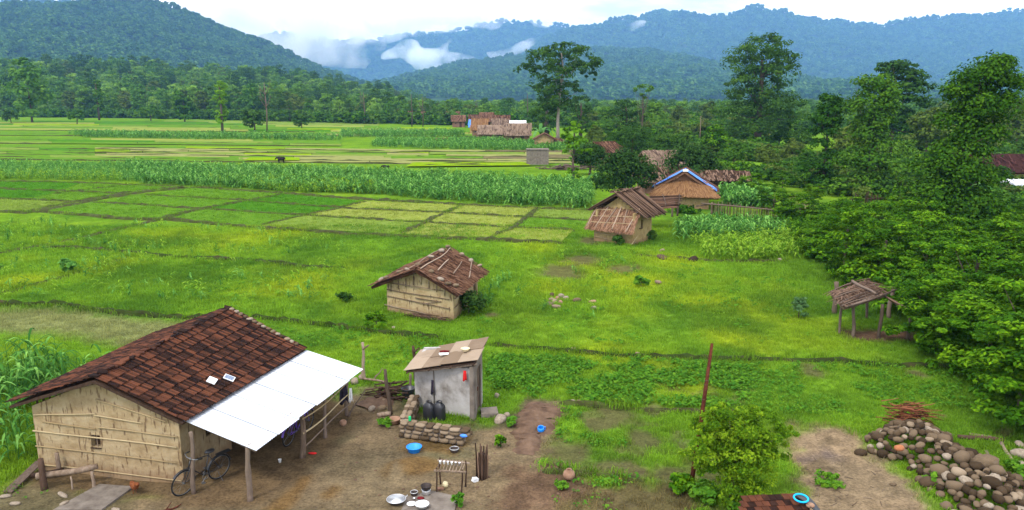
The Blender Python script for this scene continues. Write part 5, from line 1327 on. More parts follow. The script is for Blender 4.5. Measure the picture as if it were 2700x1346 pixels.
# ------------------------------------------------------------------ bicycles
def bicycle(name, label, p, heading, lean, paint):
    t = thing(name, label, 'bicycle', (0, 0, 0)); wr, wb = .335, 1.08; ys = Matrix.Rotation(R(90), 3, 'X')
    for x in (0, wb):
        w = thing('wheel', None, None); w.parent = t; ORG[w] = Vector()
        b = MB(); b.torus(wr, .018, (x, 0, wr + .018), ys, 36, 6); b.build('tyre', M_rubber, w, True)
        b = MB(); b.torus(wr - .022, .009, (x, 0, wr + .018), ys, 36, 5); b.build('rim', M_chrome, w, True)
        b = MB()
        for i in range(18):
            a = i * math.pi * 2 / 18; b.tube([(x + .02 * math.cos(a + .6), .02 * (-1) ** i, wr + .018 + .02 * math.sin(a + .6)), (x + (wr - .02) * math.cos(a), 0, wr + .018 + (wr - .02) * math.sin(a))], .0022, 3, .5)
        b.build('spokes', M_chrome, w)
        b = MB(); b.tube([(x, -.045, wr + .018), (x, .045, wr + .018)], .022, 8, .5); b.build('hub', M_chrome, w, True)
    A = Vector; hb, st, bb, rw, fwv = A((.92 - .0, 0, .86)), A((.34, 0, .84)), A((.46, 0, .30)), A((0, 0, wr + .018)), A((wb, 0, wr + .018))
    ht = A((.885, 0, .90)); hl = A((.93, 0, .72))
    b = MB()
    for a, c_, r_ in ((st, ht, .015), (bb, hl, .016), (st, bb, .015), (ht, hl, .018)): b.tube([a, c_], r_, 7, .5)
    for y_ in (-.05, .05):
        b.tube([rw + A((0, y_, 0)), st], .009, 5, .5); b.tube([rw + A((0, y_, 0)), bb], .010, 5, .5)
    b.build('frame', paint, t, True)
    b = MB()
    for y_ in (-.05, .05): b.tube([hl + A((0, y_, 0)), hl + A((.03, y_, -.1)), fwv + A((0, y_, 0))], .011, 6, .5)
    b.build('fork', paint, t, True)
    b = MB(); b.tube([ht, ht + A((-.01, 0, .10))], .013, 6, .5); b.tube([ht + A((-.14, -.26, .10)), ht + A((0, -.22, .12)), ht + A((.04, -.08, .10)), ht + A((.04, .08, .10)), ht + A((0, .22, .12)), ht + A((-.14, .26, .10))], .011, 6, .5)
    hbar = b.build('handlebar', M_chrome, t, True)
    for y_ in (-.26, .26):
        b = MB(); b.tube([ht + A((-.17, y_, .10)), ht + A((-.05, y_ * .95, .108))], .017, 7, .5); b.build('grip', M_rubber, hbar, True)
    b = MB(); b.rock((.30, 0, .95), (.15, .09, .045), 3, 2, .1, 1, .2); b.tube([st, (.31, 0, .93)], .013, 6, .5); b.build('saddle', M_black, t, True)
    b = MB(); b.box((-.12, 0, .74), (.42, .13, .015)); b.tube([(-.2, .05, .73), rw + A((0, .05, 0))], .006, 4, .5); b.tube([(-.2, -.05, .73), rw + A((0, -.05, 0))], .006, 4, .5); b.build('carrier', M_bike, t)
    b = MB(); b.torus(.09, .006, bb + A((0, .05, 0)), ys, 20, 4); b.tube([bb + A((0, .07, 0)), bb + A((.12, .08, -.12))], .009, 5, .5); b.tube([bb + A((0, -.07, 0)), bb + A((-.12, -.08, .12))], .009, 5, .5)
    b.box(bb + A((.12, .12, -.12)), (.09, .07, .02)); b.box(bb + A((-.12, -.12, .12)), (.09, .07, .02)); b.build('crankset', M_chrome, t)
    for x in (0, wb):
        b = MB(); n_ = 9
        V_ = []
        for i in range(n_):
            a = R(10 + i * 20) if x == 0 else R(40 + i * 14)
            for y_ in (-.03, .03):
                for r_ in (wr + .035, wr + .041): V_.append((x + r_ * math.cos(a), y_, wr + .018 + r_ * math.sin(a)))
        F_ = []
        for i in range(n_ - 1):
            q = 4 * i; F_ += [(q, q + 2, q + 6, q + 4), (q + 1, q + 5, q + 7, q + 3), (q, q + 4, q + 5, q + 1), (q + 2, q + 3, q + 7, q + 6)]
        b.add(V_, F_, .5); b.build('mudguard', paint, t)
    b = MB(); b.pole((.0 + .1, .06, .3), (.02, .2, .0), .008, .008, 0, 2, 5); b.build('kickstand', M_chrome, t)
    t.location = p; t.rotation_euler = (lean, 0, heading)
    return t
pr, pf_ = g(578, 1262), g(484, 1306); d = pf_ - pr
bicycle('bicycle', 'black bicycle leaning by the front post of the lean-to', (pr.x, pr.y, gz1(pr.x, pr.y)), math.atan2(d.y, d.x), -.12, M_bike)
p2 = g(790, 1180); d2 = tBR - tFR
bicycle('bicycle', 'purple bicycle parked behind the bamboo rails of the lean-to', (p2.x - .35, p2.y + .1, 0), math.atan2(d2.y, d2.x), .1, M_purple)

# ------------------------------------------------------------------ washroom
wc = thing('washroom', 'small cement-plastered washroom with slanting sheet roof in the middle of the yard', 'outhouse', (-2.1, 24.3, 0))
cA, cB = g(1095, 1070), g(1252, 1108); cd = (cB - cA).normalized(); cn = Vector((.16, .987, 0)); cC, cD = cB + cn * 1.25, cA + cn * 1.25
W_ = (cB - cA).length
b = MB(); wall_mesh(b, cA, cB, lambda u: 1.36 + .36 * u / W_, .12, inward=(cn.x, cn.y), nseg=6, bulge=.01); b.build('wall', M_plaster, wc)
b = MB(); wall_mesh(b, cB + cn * .13, cC, lambda u: 1.72 + .36 * u / 1.2, .12, [(.28, .82, .05, 1.55)], inward=(-cd.x, -cd.y), nseg=4, bulge=.01); b.build('wall', M_cement, wc)
b = MB(); wall_mesh(b, cD, cA + cn * .13, lambda u: 1.62 - .3 * u / 1.2, .12, inward=(cd.x, cd.y), nseg=4, bulge=.01); b.build('wall', M_plaster, wc)
b = MB(); wall_mesh(b, cC, cD, lambda u: 2.06 - .44 * u / W_, .12, inward=(-cn.x, -cn.y), nseg=4, bulge=.01); b.build('wall', M_plaster, wc)
b = MB(); dn = Vector((cd.x, cd.y, 0)); p = cB + cn * .68 - dn * .08; b.box((p.x, p.y, .8), (.05, .52, 1.46), math.atan2(-cn.x, cn.y)); dr = b.build('door', M_wood, wc)
b = MB(); p = p + dn * .04; b.box((p.x, p.y - .18, .85), (.03, .02, .14)); b.build('handle', M_rust, dr)
b = MB(); p = cB - cn * .02 + dn * .0; b.box((p.x - .05, p.y - .0, .88), (.14, .14, 1.80), math.atan2(cd.y, cd.x), jit=.008); b.build('corner_pillar', M_cement, wc)
rLF, rLB, rRB, rRF = at(1064, 976, 24.1), at(1108, 924, 25.9), at(1287, 895, 25.0), at(1257, 953, 23.2)
random.seed(31)
b = MB(); slab(b, [rLF + Vector((.06, .06, -.07)), rLB + Vector((.06, -.06, -.07)), rRB + Vector((-.06, -.06, -.07)), rRF + Vector((-.06, .06, -.07))], .03, 4, .01, 3)
rd = b.build('roof', M_darkwood, wc)
cells = [(0, .28, 0, .62), (0, .30, .55, 1.02), (.26, .52, -.02, .5), (.28, .55, .44, 1.03), (.5, .78, .0, .58), (.53, .8, .5, 1.04), (.75, 1.02, -.03, .52), (.77, 1.01, .46, 1.0)]
for i, (s0, s1, t0, t1) in enumerate(cells):
    f = lambda s_, t: rLF.lerp(rRF, s_).lerp(rLB.lerp(rRB, s_), t) + Vector((0, 0, .012 * i + random.uniform(-.01, .01)))
    b = MB(); slab(b, [f(s0, t0), f(s1, t0), f(s1, t1), f(s0, t1)], .014, 3, .012, i); b.build('roof_sheet', M_sheet, rd)
for k in range(4):
    b = MB(); a, c_ = rLF.lerp(rRF, .05 + k * .3), rLB.lerp(rRB, .05 + k * .3); b.pole(a + Vector((0, -.06, -.10)), c_ + Vector((0, .05, -.10)), .03, .03, .01, 3, 6); b.build('rafter', M_darkwood, rd, True)
b = MB(); b.pole(rLF + Vector((.1, .18, -.13)), rRF + Vector((0, .12, -.13)), .035, .035, .01, 4, 6); b.build('purlin', M_wood, rd, True)
def wcp(u, z, off=.02): q = cA + cd * u + Vector((cd.y, -cd.x, 0)) * off; return Vector((q.x, q.y, z))
b = MB(); b.tube([wcp(.80, .02, .035), wcp(.80, .8, .035), wcp(.80, 1.62, .035)], .017, 8, .5); b.build('pipe', M_cement, wc, True)
b = MB(); b.tube([wcp(1.18, .18, .0), wcp(1.18, .20, .12), wcp(1.18, .12, .14)], .016, 7, .5); b.tube([wcp(1.18, .22, .1), wcp(1.26, .22, .1)], .01, 5, .5); b.build('tap', M_white, wc, True)
cloth('hanging_cloth', 'dark rag tied to the pipe on the washroom wall', wcp(.78, 1.05, .07), .16, .48, M_dcloth, rz=-.35)
cloth('hanging_cloth', 'red cloth hung under the washroom eave', wcp(W_ - .28, 1.62, .12), .16, .34, M_red, rz=-.35)
p = rRF.lerp(rRB, .40).lerp(rLF.lerp(rLB, .40), .22)
b = MB(); b.lathe([(.06, 0), (.11, .02), (.14, .09), (.15, .1), (.13, .1), (.10, .035), (.02, .03)], p + Vector((0, 0, .10)), 18); tag(b.build('bowl', M_cream, None, True), 'cream bowl left on the washroom roof', 'bowl')
p = rRF.lerp(rRB, .40).lerp(rLF.lerp(rLB, .40), .52)
b = MB(); b.box(p + Vector((0, 0, .125)), (.30, .10, .04), .25, jit=.015); tag(b.build('white_box', M_white), 'white plastic piece lying on the washroom roof', 'plastic piece')
b = MB(); b.rock(p + Vector((.02, .14, .15)), (.16, .07, .035), 4, 2, .4); tag(b.build('red_rag', M_maroon, None, True), 'dark red rag lying on the washroom roof', 'rag')
# step slab
s0 = g(1290, 1095); b = MB(); b.box((s0.x - .0, s0.y, .09), (.55, .55, .14), .1, jit=.015); tag(b.build('step_slab', M_cement), 'cement slab lying beside the washroom door', 'slab')
# jerrycans
def jerrycan(name, label, p, rz):
    t = thing(name, label, 'jerrycan', (0, 0, 0)); b = MB()
    V_ = []; prof = [(.0, .85), (.03, 1), (.34, 1), (.40, .92), (.46, .55), (.47, .5)]
    for z, k in prof:
        for x, y in ((-1, -.8), (-.8, -1), (.8, -1), (1, -.8), (1, .8), (.8, 1), (-.8, 1), (-1, .8)): V_.append((x * .11 * k, y * .15 * k, z))
    F_ = [tuple(reversed(range(8)))] + [(8 * i + j, 8 * i + (j + 1) % 8, 8 * i + 8 + (j + 1) % 8, 8 * i + 8 + j) for i in range(5) for j in range(8)] + [tuple(range(40, 48))]
    b.add(V_, F_, .5); b.build('body', M_black, t, True)
    b = MB(); b.tube([(0, -.09, .45), (0, -.09, .53), (0, .03, .53), (0, .03, .46)], .016, 6, .5); b.build('handle', M_black, t, True)
    b = MB(); b.lathe([(.03, 0), (.03, .05), (.0, .052)], (0, .08, .45), 10); b.build('cap', M_black, t, True)
    t.location = p; t.rotation_euler = (0, 0, rz); t.scale = (1.15, 1.15, 1.2)
p = g(1137, 1108); jerrycan('jerrycan', 'black jerrycan against the washroom wall, the left one of two', (p.x - .06, p.y - .0, .02), .9)
p = g(1152, 1108); jerrycan('jerrycan', 'black jerrycan against the washroom wall, the right one of two', (p.x + .08, p.y - .0, .02), 1.0)

# ------------------------------------------------------------------ dry stone wall in front of the washroom
random.seed(8)
sw = thing('stone_wall', 'low L-shaped dry stone wall in front of the washroom', 'wall', tuple(g(1140, 1160)))
def lay_stones(a, c_, ztop, th, hb=.13):
    L = (c_ - a).length; d = (c_ - a) / L; nn = Vector((-d.y, d.x, 0)); z = 0; course = 0
    while z < ztop - .02:
        hh = min(hb * random.uniform(.85, 1.2), ztop - z); u = -.04 + (course % 2) * .06
        while u < L:
            w = random.uniform(.14, .34)
            for side in (0, 1):
                p = a + d * (u + w / 2) + nn * (th * (.25 + .5 * side)) + Vector((0, 0, z + hh / 2))
                o = link('stone', BRK[random.randrange(6)], sw); o.location = p - ORG[sw]
                o.scale = (w * .52, th * .29 * random.uniform(.9, 1.1), hh * .56); o.rotation_euler = (random.uniform(-.06, .06), random.uniform(-.08, .08), math.atan2(d.y, d.x) + random.uniform(-.1, .1))
            u += w + .005
        z += hh; course += 1
    b = MB(); p = a.lerp(c_, .5) + nn * th * .5; b.box((p.x, p.y, ztop * .45), (L * .96, th * .6, ztop * .84), math.atan2(d.y, d.x)); b.build('earth_core', M_cement, sw)
BRK = []
for k in range(6):
    b = MB(); b.rock((0, 0, 0), (1, 1, 1), k + 31, 2, .14, 1.3, .65); me = bpy.data.meshes.new('stone'); me.from_pydata(b.v, [], b.f); me.attributes.new('v', 'FLOAT', 'FACE').data.foreach_set('value', [0.0] * len(b.f))
    me.polygons.foreach_set('use_smooth', [True] * len(me.polygons)); me.materials.append(M_stone); BRK.append(me)
lay_stones(g(1052, 1155), g(1220, 1178), .50, .34)
e0 = g(1052, 1150); lay_stones(e0 + Vector((.30, .36, 0)), g(1098, 1078) + Vector((.1, -.05, 0)), .46, .32)
b = MB(); p = g(1085, 1110, .5); b.lathe([(.04, 0), (.042, .01), (.042, .13), (.038, .14), (0, .14)], p + Vector((-.05, 0, .0)), 14); tag(b.build('tin_can', M_green, None, True), 'green tin can standing on the stone wall', 'can')
p = g(1222, 1150, .56); b = MB(); b.rock(p, (.12, .09, .04), 2, 2, .4); tag(b.build('blue_rag', M_tarp, None, True), 'blue rag on the end of the stone wall', 'rag')
p = g(1040, 1118); b = MB(); b.lathe([(.05, 0), (.15, .03), (.2, .16), (.21, .18), (.18, .17), (.12, .06), (.01, .05)], p, 16); tag(b.build('basket', M_clay, None, True), 'orange-brown basket left of the stone wall', 'basket')

# ================================================================== HUTS
def roof_poles(par, quad, fr, m=M_greywood, r=.025, name='roof_pole', lift=.10, seed=0):
    random.seed(seed); r0, r1, e1, e0 = [Vector(q) for q in quad]
    for s0, t0, s1, t1 in fr:
        p = r0.lerp(r1, s0).lerp(e0.lerp(e1, s0), t0); q = r0.lerp(r1, s1).lerp(e0.lerp(e1, s1), t1)
        b = MB(); b.pole(p + Vector((0, 0, lift)), q + Vector((0, 0, lift)), r, r * .8, .015, 5, 6); b.build(name, m, par, True)
# thatched hut with stones on its roof
hut = thing('thatched_hut', 'small mud hut with brown thatch roof held down by stones, amid the grass', 'hut', (-4, 36.5, 0))
uA, uB = g(1022, 822), g(1196, 846); ud = (uB - uA).normalized(); un = Vector((.235, .972, 0)); uL = (uB - uA).length; uC, uD = uB + un * 4.0, uA + un * 4.0
ut = lambda u: 1.42 + .62 * (1 - abs(u / uL - .5) * 2) + .06 * u / uL
b = MB(); wall_mesh(b, uA, uB, ut, .15, inward=(un.x, un.y), nseg=12, bulge=.05); b.build('gable_wall', M_mudc, hut)
b = MB(); wall_mesh(b, uB + un * .16, uC, lambda u: 1.42, .15, [(3.1, 3.6, -.05, 1.15)], inward=(-ud.x, -ud.y), nseg=10, bulge=.05); b.build('side_wall', M_mudc, hut)
b = MB(); wall_mesh(b, uD, uA + un * .16, lambda u: 1.38, .15, inward=(ud.x, ud.y), nseg=6); b.build('side_wall', M_mudc, hut)
b = MB(); wall_mesh(b, uC, uD, ut, .15, inward=(-un.x, -un.y), nseg=6); b.build('back_wall', M_mudc, hut)
uo = Vector((ud.y, -ud.x, 0))
def uw(u, z, off=.05): q = uA + ud * u + uo * off; return Vector((q.x, q.y, z))
def us(v, z, off=.05): q = uB + un * v + ud * off; return Vector((q.x, q.y, z))
random.seed(44)
for u0, z0, u1, z1 in ((-.12, .34, 2.4, .12), (0, .78, 3.45, .55), (.02, 1.1, 3.45, .98), (.1, 1.45, 3.1, 1.36), (1.6, .86, 3.0, .82), (2.0, .62, 3.0, .84)):
    b = MB(); b.pole(uw(u0, z0), uw(u1, z1), .024, .018, .008, 6, 6); b.build('batten', M_wood, hut, True)
for v0, z0, v1, z1 in ((0, .6, 2.4, .7), (.1, 1.0, 3.9, 1.02), (.0, 1.28, 3.9, 1.25)):
    b = MB(); b.pole(us(v0, z0), us(v1, z1), .022, .018, .006, 5, 6); b.build('batten', M_wood, hut, True)
for i in range(8):
    u = .25 + i * .42; b = MB(); b.pole(uw(u, ut(u) - .5, .035), uw(u + .02, ut(u) - .08, .035), .022, .02, .02, 3, 5); b.build('stake', M_wood, hut, True)
ra, rb = at(1105, 708, 35.0), at(1205, 648, 39.2)
ra.z = 2.32; rb.z = 2.42; ra = Vector((uA.x + (uB.x - uA.x) * .52, uA.y + (uB.y - uA.y) * .52, 0)) - un * .55 + Vector((0, 0, 2.34)); rb = ra + un * 4.9 + Vector((0, 0, .08))
er0 = uB + ud * .40 - un * .45 + Vector((0, 0, 1.36)); er1 = er0 + un * 4.85; el0 = uA - ud * .75 - un * .35 + Vector((0, 0, 1.22)); el1 = el0 + un * 4.8
def thatch_roof(par, quads, n_, L, w, m, seed, name='thatch', th=.12):
    b = MB()
    for i, q in enumerate(quads): slab(b, q, th, 8, .05, seed + i)
    rf_ = b.build(name, m, par)
    b = MB()
    for i, q in enumerate(quads): thatch_strips(b, q, n_, L, w, seed + 50 + i)
    b.build('loose_straw', m, rf_, kind='stuff')
    return rf_
th = thatch_roof(hut, [[ra, rb, er1, er0], [ra, rb, el1, el0]], 1500, .55, .03, M_thatch, 3)
roof_poles(th, [ra, rb, er1, er0], [(.02, .1, .95, .06), (.22, .35, .62, .28), (.35, .62, .78, .5), (.72, .78, .98, .62), (.5, .9, .68, .8)], M_skpole, .03, lift=.15, seed=2)
roof_poles(th, [ra, rb, el1, el0], [(.05, .25, .95, .2)], M_skpole, .03, lift=.15, seed=3)
for i, (s_, t, q) in enumerate([(.08, .25, 1), (.12, .45, 1), (.06, .7, 1), (.1, .85, 1), (.18, .1, 1), (.10, .28, 0), (.06, .55, 0), (.05, .72, 0), (.12, .86, 0), (.75, .0, 0), (.95, .0, 0), (.98, .35, 0), (.97, .6, 0), (.98, .82, 0), (.85, .05, 1), (.5, .06, 1)]):
    e0_, e1_ = (er0, er1) if q == 0 else (el0, el1)
    p = ra.lerp(rb, s_).lerp(e0_.lerp(e1_, s_), t) + Vector((0, 0, .14))
    stone('roof_stone', 'rounded stone lying on the brown thatch of the middle hut', p, (rs.uniform(.14, .22), rs.uniform(.1, .16), rs.uniform(.07, .1)), [M_pale, M_stone, M_stone][i % 3], 'stones on the thatched roof')
b = MB(); wp = us(3.35, .55, .02); b.box(wp - ud * .1, (.05, .46, 1.1), math.atan2(-un.x, un.y)); b.build('door', M_darkwood, hut)
# brushwood heap at its foot
b = MB(); random.seed(3); c0 = uw(2.2, 0, .3)
for i in range(70):
    a = random.gauss(0, .3) + math.atan2(ud.y, ud.x); p = c0 + ud * random.uniform(-1.0, .9) + uo * random.uniform(-.15, .2) + Vector((0, 0, random.uniform(.03, .2))); L = random.uniform(.3, .9)
    b.pole(p, p + Vector((math.cos(a) * L, math.sin(a) * L, random.uniform(-.05, .08))), .014, .008, .04, 3, 4)
tag(b.build('brushwood', M_brush), 'heap of brushwood at the foot of the thatched hut', 'brushwood')

# stick-roofed hut with thatch skirt
st = thing('stick_roof_hut', 'mud hut with rough stick roof and reddish thatch skirt beside the rice plots', 'hut', tuple(g(1640, 640)))
sA, sB = g(1566, 634), g(1668, 648); sdv = (sB - sA).normalized(); sn = Vector((.62, .785, 0)); sL = (sB - sA).length; sC, sD = sB + sn * 2.6, sA + sn * 2.6
s_h = 2.3
b = MB(); wall_mesh(b, sA, sB, lambda u: .95, .15, inward=(sn.x, sn.y), nseg=8, bulge=.04); b.build('front_wall', M_mudf, st)
b = MB(); wall_mesh(b, sB + sn * .16, sC, lambda u: 2.2, .15, [(.9, 1.25, 1.05, 1.65)], inward=(-sdv.x, -sdv.y), nseg=8, bulge=.06); b.build('side_wall', M_mudf, st)
b = MB(); wall_mesh(b, sD, sA + sn * .16, lambda u: 2.2, .15, inward=(sdv.x, sdv.y), nseg=4); b.build('side_wall', M_mudf, st)
b = MB(); q0, q1 = sA + sn * .75, sB + sn * .75; wall_mesh(b, q0 + sdv * .16, q1 - sdv * .16, lambda u: 2.2 + 1.0 * (1 - abs(u / (sL - .32) - .5) * 2), .15, inward=(sn.x, sn.y), nseg=10); b.build('gable_wall', M_mudf, st)
b = MB(); wall_mesh(b, sC, sD, lambda u: 2.2 + 1.0 * (1 - abs(u / sL - .5) * 2), .15, inward=(-sn.x, -sn.y), nseg=6); b.build('back_wall', M_mudf, st)
k0, k1 = q0 - sdv * .25 + Vector((0, 0, 2.3)), q1 + sdv * .1 + Vector((0, 0, 2.3)); f0, f1 = sA - sdv * .42 - sn * .38 + Vector((0, 0, .88)), sB + sdv * .12 - sn * .38 + Vector((0, 0, .88))
sk = thatch_roof(st, [[k0, k1, f1, f0]], 1500, .5, .03, M_thatchr, 12, 'thatch_skirt')
roof_poles(sk, [k0, k1, f1, f0], [(.02, .0, .01, 1.0), (.27, .02, .2, 1.0), (.47, .02, .38, .92), (.57, .0, .57, 1.0), (.72, .08, .76, .7), (.98, .0, .88, 1.05)], M_skpole, .045, 'skirt_pole', .16, 5)
roof_poles(sk, [k0, k1, f1, f0], [(.0, .2, .98, .1), (.02, .5, .99, .35), (.05, .78, .97, .66), (.3, .12, .95, .5)], M_bamboo, .026, 'skirt_lath', .14, 6)
ap0 = q0.lerp(q1, .5) - sn * .5 + Vector((0, 0, 3.4)); ap1 = ap0 + sn * 3.1
o0, o1 = q1 + sdv * .75 - sn * .35 + Vector((0, 0, 1.98)), q1 + sdv * .75 + sn * 2.6 + Vector((0, 0, 1.98)); l0, l1 = q0 - sdv * .7 - sn * .45 + Vector((0, 0, 2.1)), q0 - sdv * .7 + sn * 2.5 + Vector((0, 0, 2.1))
b = MB(); slab(b, [ap0, ap1, o1, o0], .08, 5, .02, 1); slab(b, [ap0, ap1, l1, l0], .08, 5, .02, 2); sr_ = b.build('stick_roof', M_darkwood, st)
random.seed(17)
for (a0, a1, e1_, e0_) in ((ap0, ap1, o1, o0), (ap0, ap1, l1, l0)):
    for i in range(26):
        s_ = i / 25; a = a0.lerp(a1, s_); c_ = e0_.lerp(e1_, s_); d = c_ - a
        b = MB(); b.pole(a - d * random.uniform(.0, .12) + Vector((0, 0, .07 + random.uniform(0, .05))), c_ + d * random.uniform(-.06, .12) + Vector((random.uniform(-.1, .1), random.uniform(-.1, .1), .05)), .045, .03, .012, 4, 5); b.build('roof_stick', M_brush, sr_, True)
for i in range(3):
    b = MB(); b.pole(ap0 + Vector((-.4, .2 * i, .12)), ap1 + Vector((.1, 0, .18)), .035, .02, .03, 5, 5); b.build('ridge_pole', M_brush, sr_, True)
for i in range(11):
    u = .1 + i * (sL - .3) / 10; q = q0 + sdv * u; b = MB(); zt = 2.15 + 1.0 * (1 - abs(u / sL - .5) * 2); b.pole(Vector((q.x, q.y, zt + .05)) - sn * .02, Vector((q.x, q.y, zt + .12)) - sn * .45, .03, .025, .01, 2, 5); b.build('rafter_end', M_darkwood, st)
b = MB(); p = sB + sn * 1.07 + sdv * .02; b.box((p.x, p.y, 1.06), (.06, .42, .05), math.atan2(-sn.x, sn.y)); b.build('window', M_darkwood, st)
for u0, z0, u1, z1 in ((.1, .62, 2.3, .5), (.05, .3, 2.4, .2)):
    b = MB(); p, q = sA + sdv * u0 - sn * .06, sA + sdv * u1 - sn * .06; b.pole((p.x, p.y, z0), (q.x, q.y, z1), .02, .016, .01, 5, 5); b.build('batten', M_bamboo, st, True)
b = MB(); q = sB + sdv * .08; b.pole((q.x, q.y, .05) + Vector((.0, -.1, 0)) if False else Vector((q.x - .2, q.y - .1, .02)), Vector((q.x + .25, q.y + .2, .6)), .03, .025, .02, 4, 5); b.build('brace', M_bamboo, st, True)

# open lean-to beside it
ol = thing('pole_shed', 'low open shed with stick roof between the stick-roofed hut and the blue-ridged house', 'shed', tuple(g(1745, 590)))
zs = 1.55
oa, ob, oc, od = at(1700, 528, 66), at(1788, 520, 66), at(1782, 548, 61), at(1712, 552, 61)
oa, ob, oc, od = g(1690, 520, 2.1), g(1795, 518, 2.1), g(1785, 546, 1.75), g(1705, 550, 1.75)
b = MB(); slab(b, [oa, ob, oc, od], .1, 6, .05, 4); orf = b.build('stick_roof', M_thatch, ol)
random.seed(23)
for i in range(16):
    s_ = i / 15; b = MB(); b.pole(oa.lerp(od, s_) + Vector((-.2, 0, .08)), ob.lerp(oc, s_) + Vector((random.uniform(0, .3), 0, .1)), .035, .03, .015, 4, 5); b.build('roof_stick', M_brush, orf, True)
for t in (.1, .55, .97):
    b = MB(); b.pole(oa.lerp(ob, t) + Vector((.0, .1, .16)), od.lerp(oc, t) + Vector((.1, -.2, .16)), .035, .03, .02, 4, 5); b.build('roof_pole', M_greywood, orf, True)
for px, py, r_ in ((1772, 572, .09), (1786, 570, .08), (1690, 566, .06), (1722, 575, .05)):
    p = g(px, py); b = MB(); b.pole(p - Vector((0, 0, .1)), p + Vector((.02, .1, 1.72)), r_, r_ * .9, .03, 5, 7); b.build('post', M_greywood, ol, True)

# house with blue tarpaulin ridge
bh = thing('blue_ridge_house', 'mud house with shaggy thatch and a blue tarpaulin over its gable', 'house', tuple(g(1810, 548)))
bA, bB = g(1735, 548), g(1868, 552); bd = Vector((.97, -.243, 0)).normalized(); bL = (bB - bA).length; bB = bA + bd * bL; bn = Vector((-bd.y, bd.x, 0))
b = MB(); wall_mesh(b, bA, bB, lambda u: 1.2, .2, inward=(bn.x, bn.y), nseg=8, bulge=.05); b.build('front_wall', M_mudf, bh)
b = MB(); wall_mesh(b, bB + bn * .21, bB + bn * 6, lambda u: 1.3, .2, inward=(-bd.x, -bd.y), nseg=6); b.build('side_wall', M_mudf, bh)
b = MB(); wall_mesh(b, bA + bn * 6, bA + bn * .21, lambda u: 1.3, .2, inward=(bd.x, bd.y), nseg=6); b.build('side_wall', M_mudf, bh)
gA, gB = bA + bn * 1.1 + bd * .05, bB + bn * 1.1 - bd * .05
b = MB(); wall_mesh(b, gA, gB, lambda u: 1.4 + 1.75 * (1 - abs(u / (bL - .1) - .5) * 2), .12, inward=(bn.x, bn.y), nseg=10); b.build('gable_wall', M_thatch, bh)
h0, h1 = bA + bn * 1.2 - bd * .35 + Vector((0, 0, 2.45)), bB + bn * 1.2 + bd * .25 + Vector((0, 0, 2.45)); e0_, e1_ = bA - bn * .5 - bd * .75 + Vector((0, 0, 1.15)), bB - bn * .5 + bd * .85 + Vector((0, 0, 1.15))
thatch_roof(bh, [[h0.lerp(h1, .18), h0.lerp(h1, .82), e1_, e0_]], 1500, .8, .05, M_straw, 21, 'thatch_apron', .25)
ap = gA.lerp(gB, .5) + Vector((0, 0, 3.35)) - bn * .5; apb = ap + bn * 4.5
rx0, rx1 = gB + bd * .75 - bn * .45 + Vector((0, 0, 1.45)), gB + bd * .75 + bn * 4.2 + Vector((0, 0, 1.45)); lx0, lx1 = gA - bd * .75 - bn * .45 + Vector((0, 0, 1.65)), gA - bd * .75 + bn * 4.2 + Vector((0, 0, 1.65))
thatch_roof(bh, [[ap, apb, rx1, rx0], [ap, apb, lx1, lx0]], 900, .7, .05, M_thatch, 24, 'thatch', .18)
for k, (a, c_, off, w) in enumerate(((ap, lx0, -.05, .75), (ap, rx0, -.05, .75), (ap, lx0, .95, .8), (ap, rx0, .95, .8))):
    b = MB(); up = Vector((0, 0, .16)); slab(b, [a + bn * off + up, a + bn * (off + w) + up, c_ + bn * (off + w) + up, c_ + bn * off + up], .03, 8, .03, 30 + k); b.build('tarpaulin', M_tarp, bh, True)
b = MB(); p = ap + Vector((.05, -.1, .1)); b.box(p, (.5, .02, .22)); b.build('white_patch', M_white, bh)
for i in range(2):
    b = MB(); q = bA - bd * .4 + bn * (.2 + i) + Vector((0, 0, 0)); b.pole(q, q + Vector((0, 0, 2.1)), .05, .045, .02, 4, 6); b.build('post', M_wood, bh, True)

# fence of stakes with a long rail
fe = thing('stake_fence', 'rough fence of upright stakes under a long crooked rail before the maize', 'fence', tuple(g(1960, 570)))
fa, fb = g(1875, 565), g(2058, 583); random.seed(41)
for i in range(58):
    p = fa.lerp(fb, i / 57) + Vector((random.uniform(-.04, .04), random.uniform(-.05, .05), -.05)); b = MB(); h = random.uniform(.75, 1.25)
    b.pole(p, p + Vector((random.uniform(-.06, .06), random.uniform(-.06, .06), h)), random.uniform(.025, .045), .02, .02, 3, 5); b.build('stake', M_brush if i % 3 else M_greywood, fe, True)
b = MB(); b.pole(fa + Vector((-.9, -.1, .95)), fb + Vector((.1, -.1, .85)), .07, .05, .012, 9, 6); b.build('rail', M_greywood, fe, True)
b = MB(); b.pole(fa + Vector((-1.4, -.3, .75)), fa + Vector((.3, -.1, .9)), .06, .06, .02, 4, 6); b.build('rail', M_wood, fe, True)
for t in (0, .94, 1):
    p = fa.lerp(fb, t) + Vector((0, -.18, -.1)); b = MB(); b.pole(p, p + Vector((0, 0, 1.15)), .09, .07, .02, 4, 6); b.build('post', M_wood, fe, True)

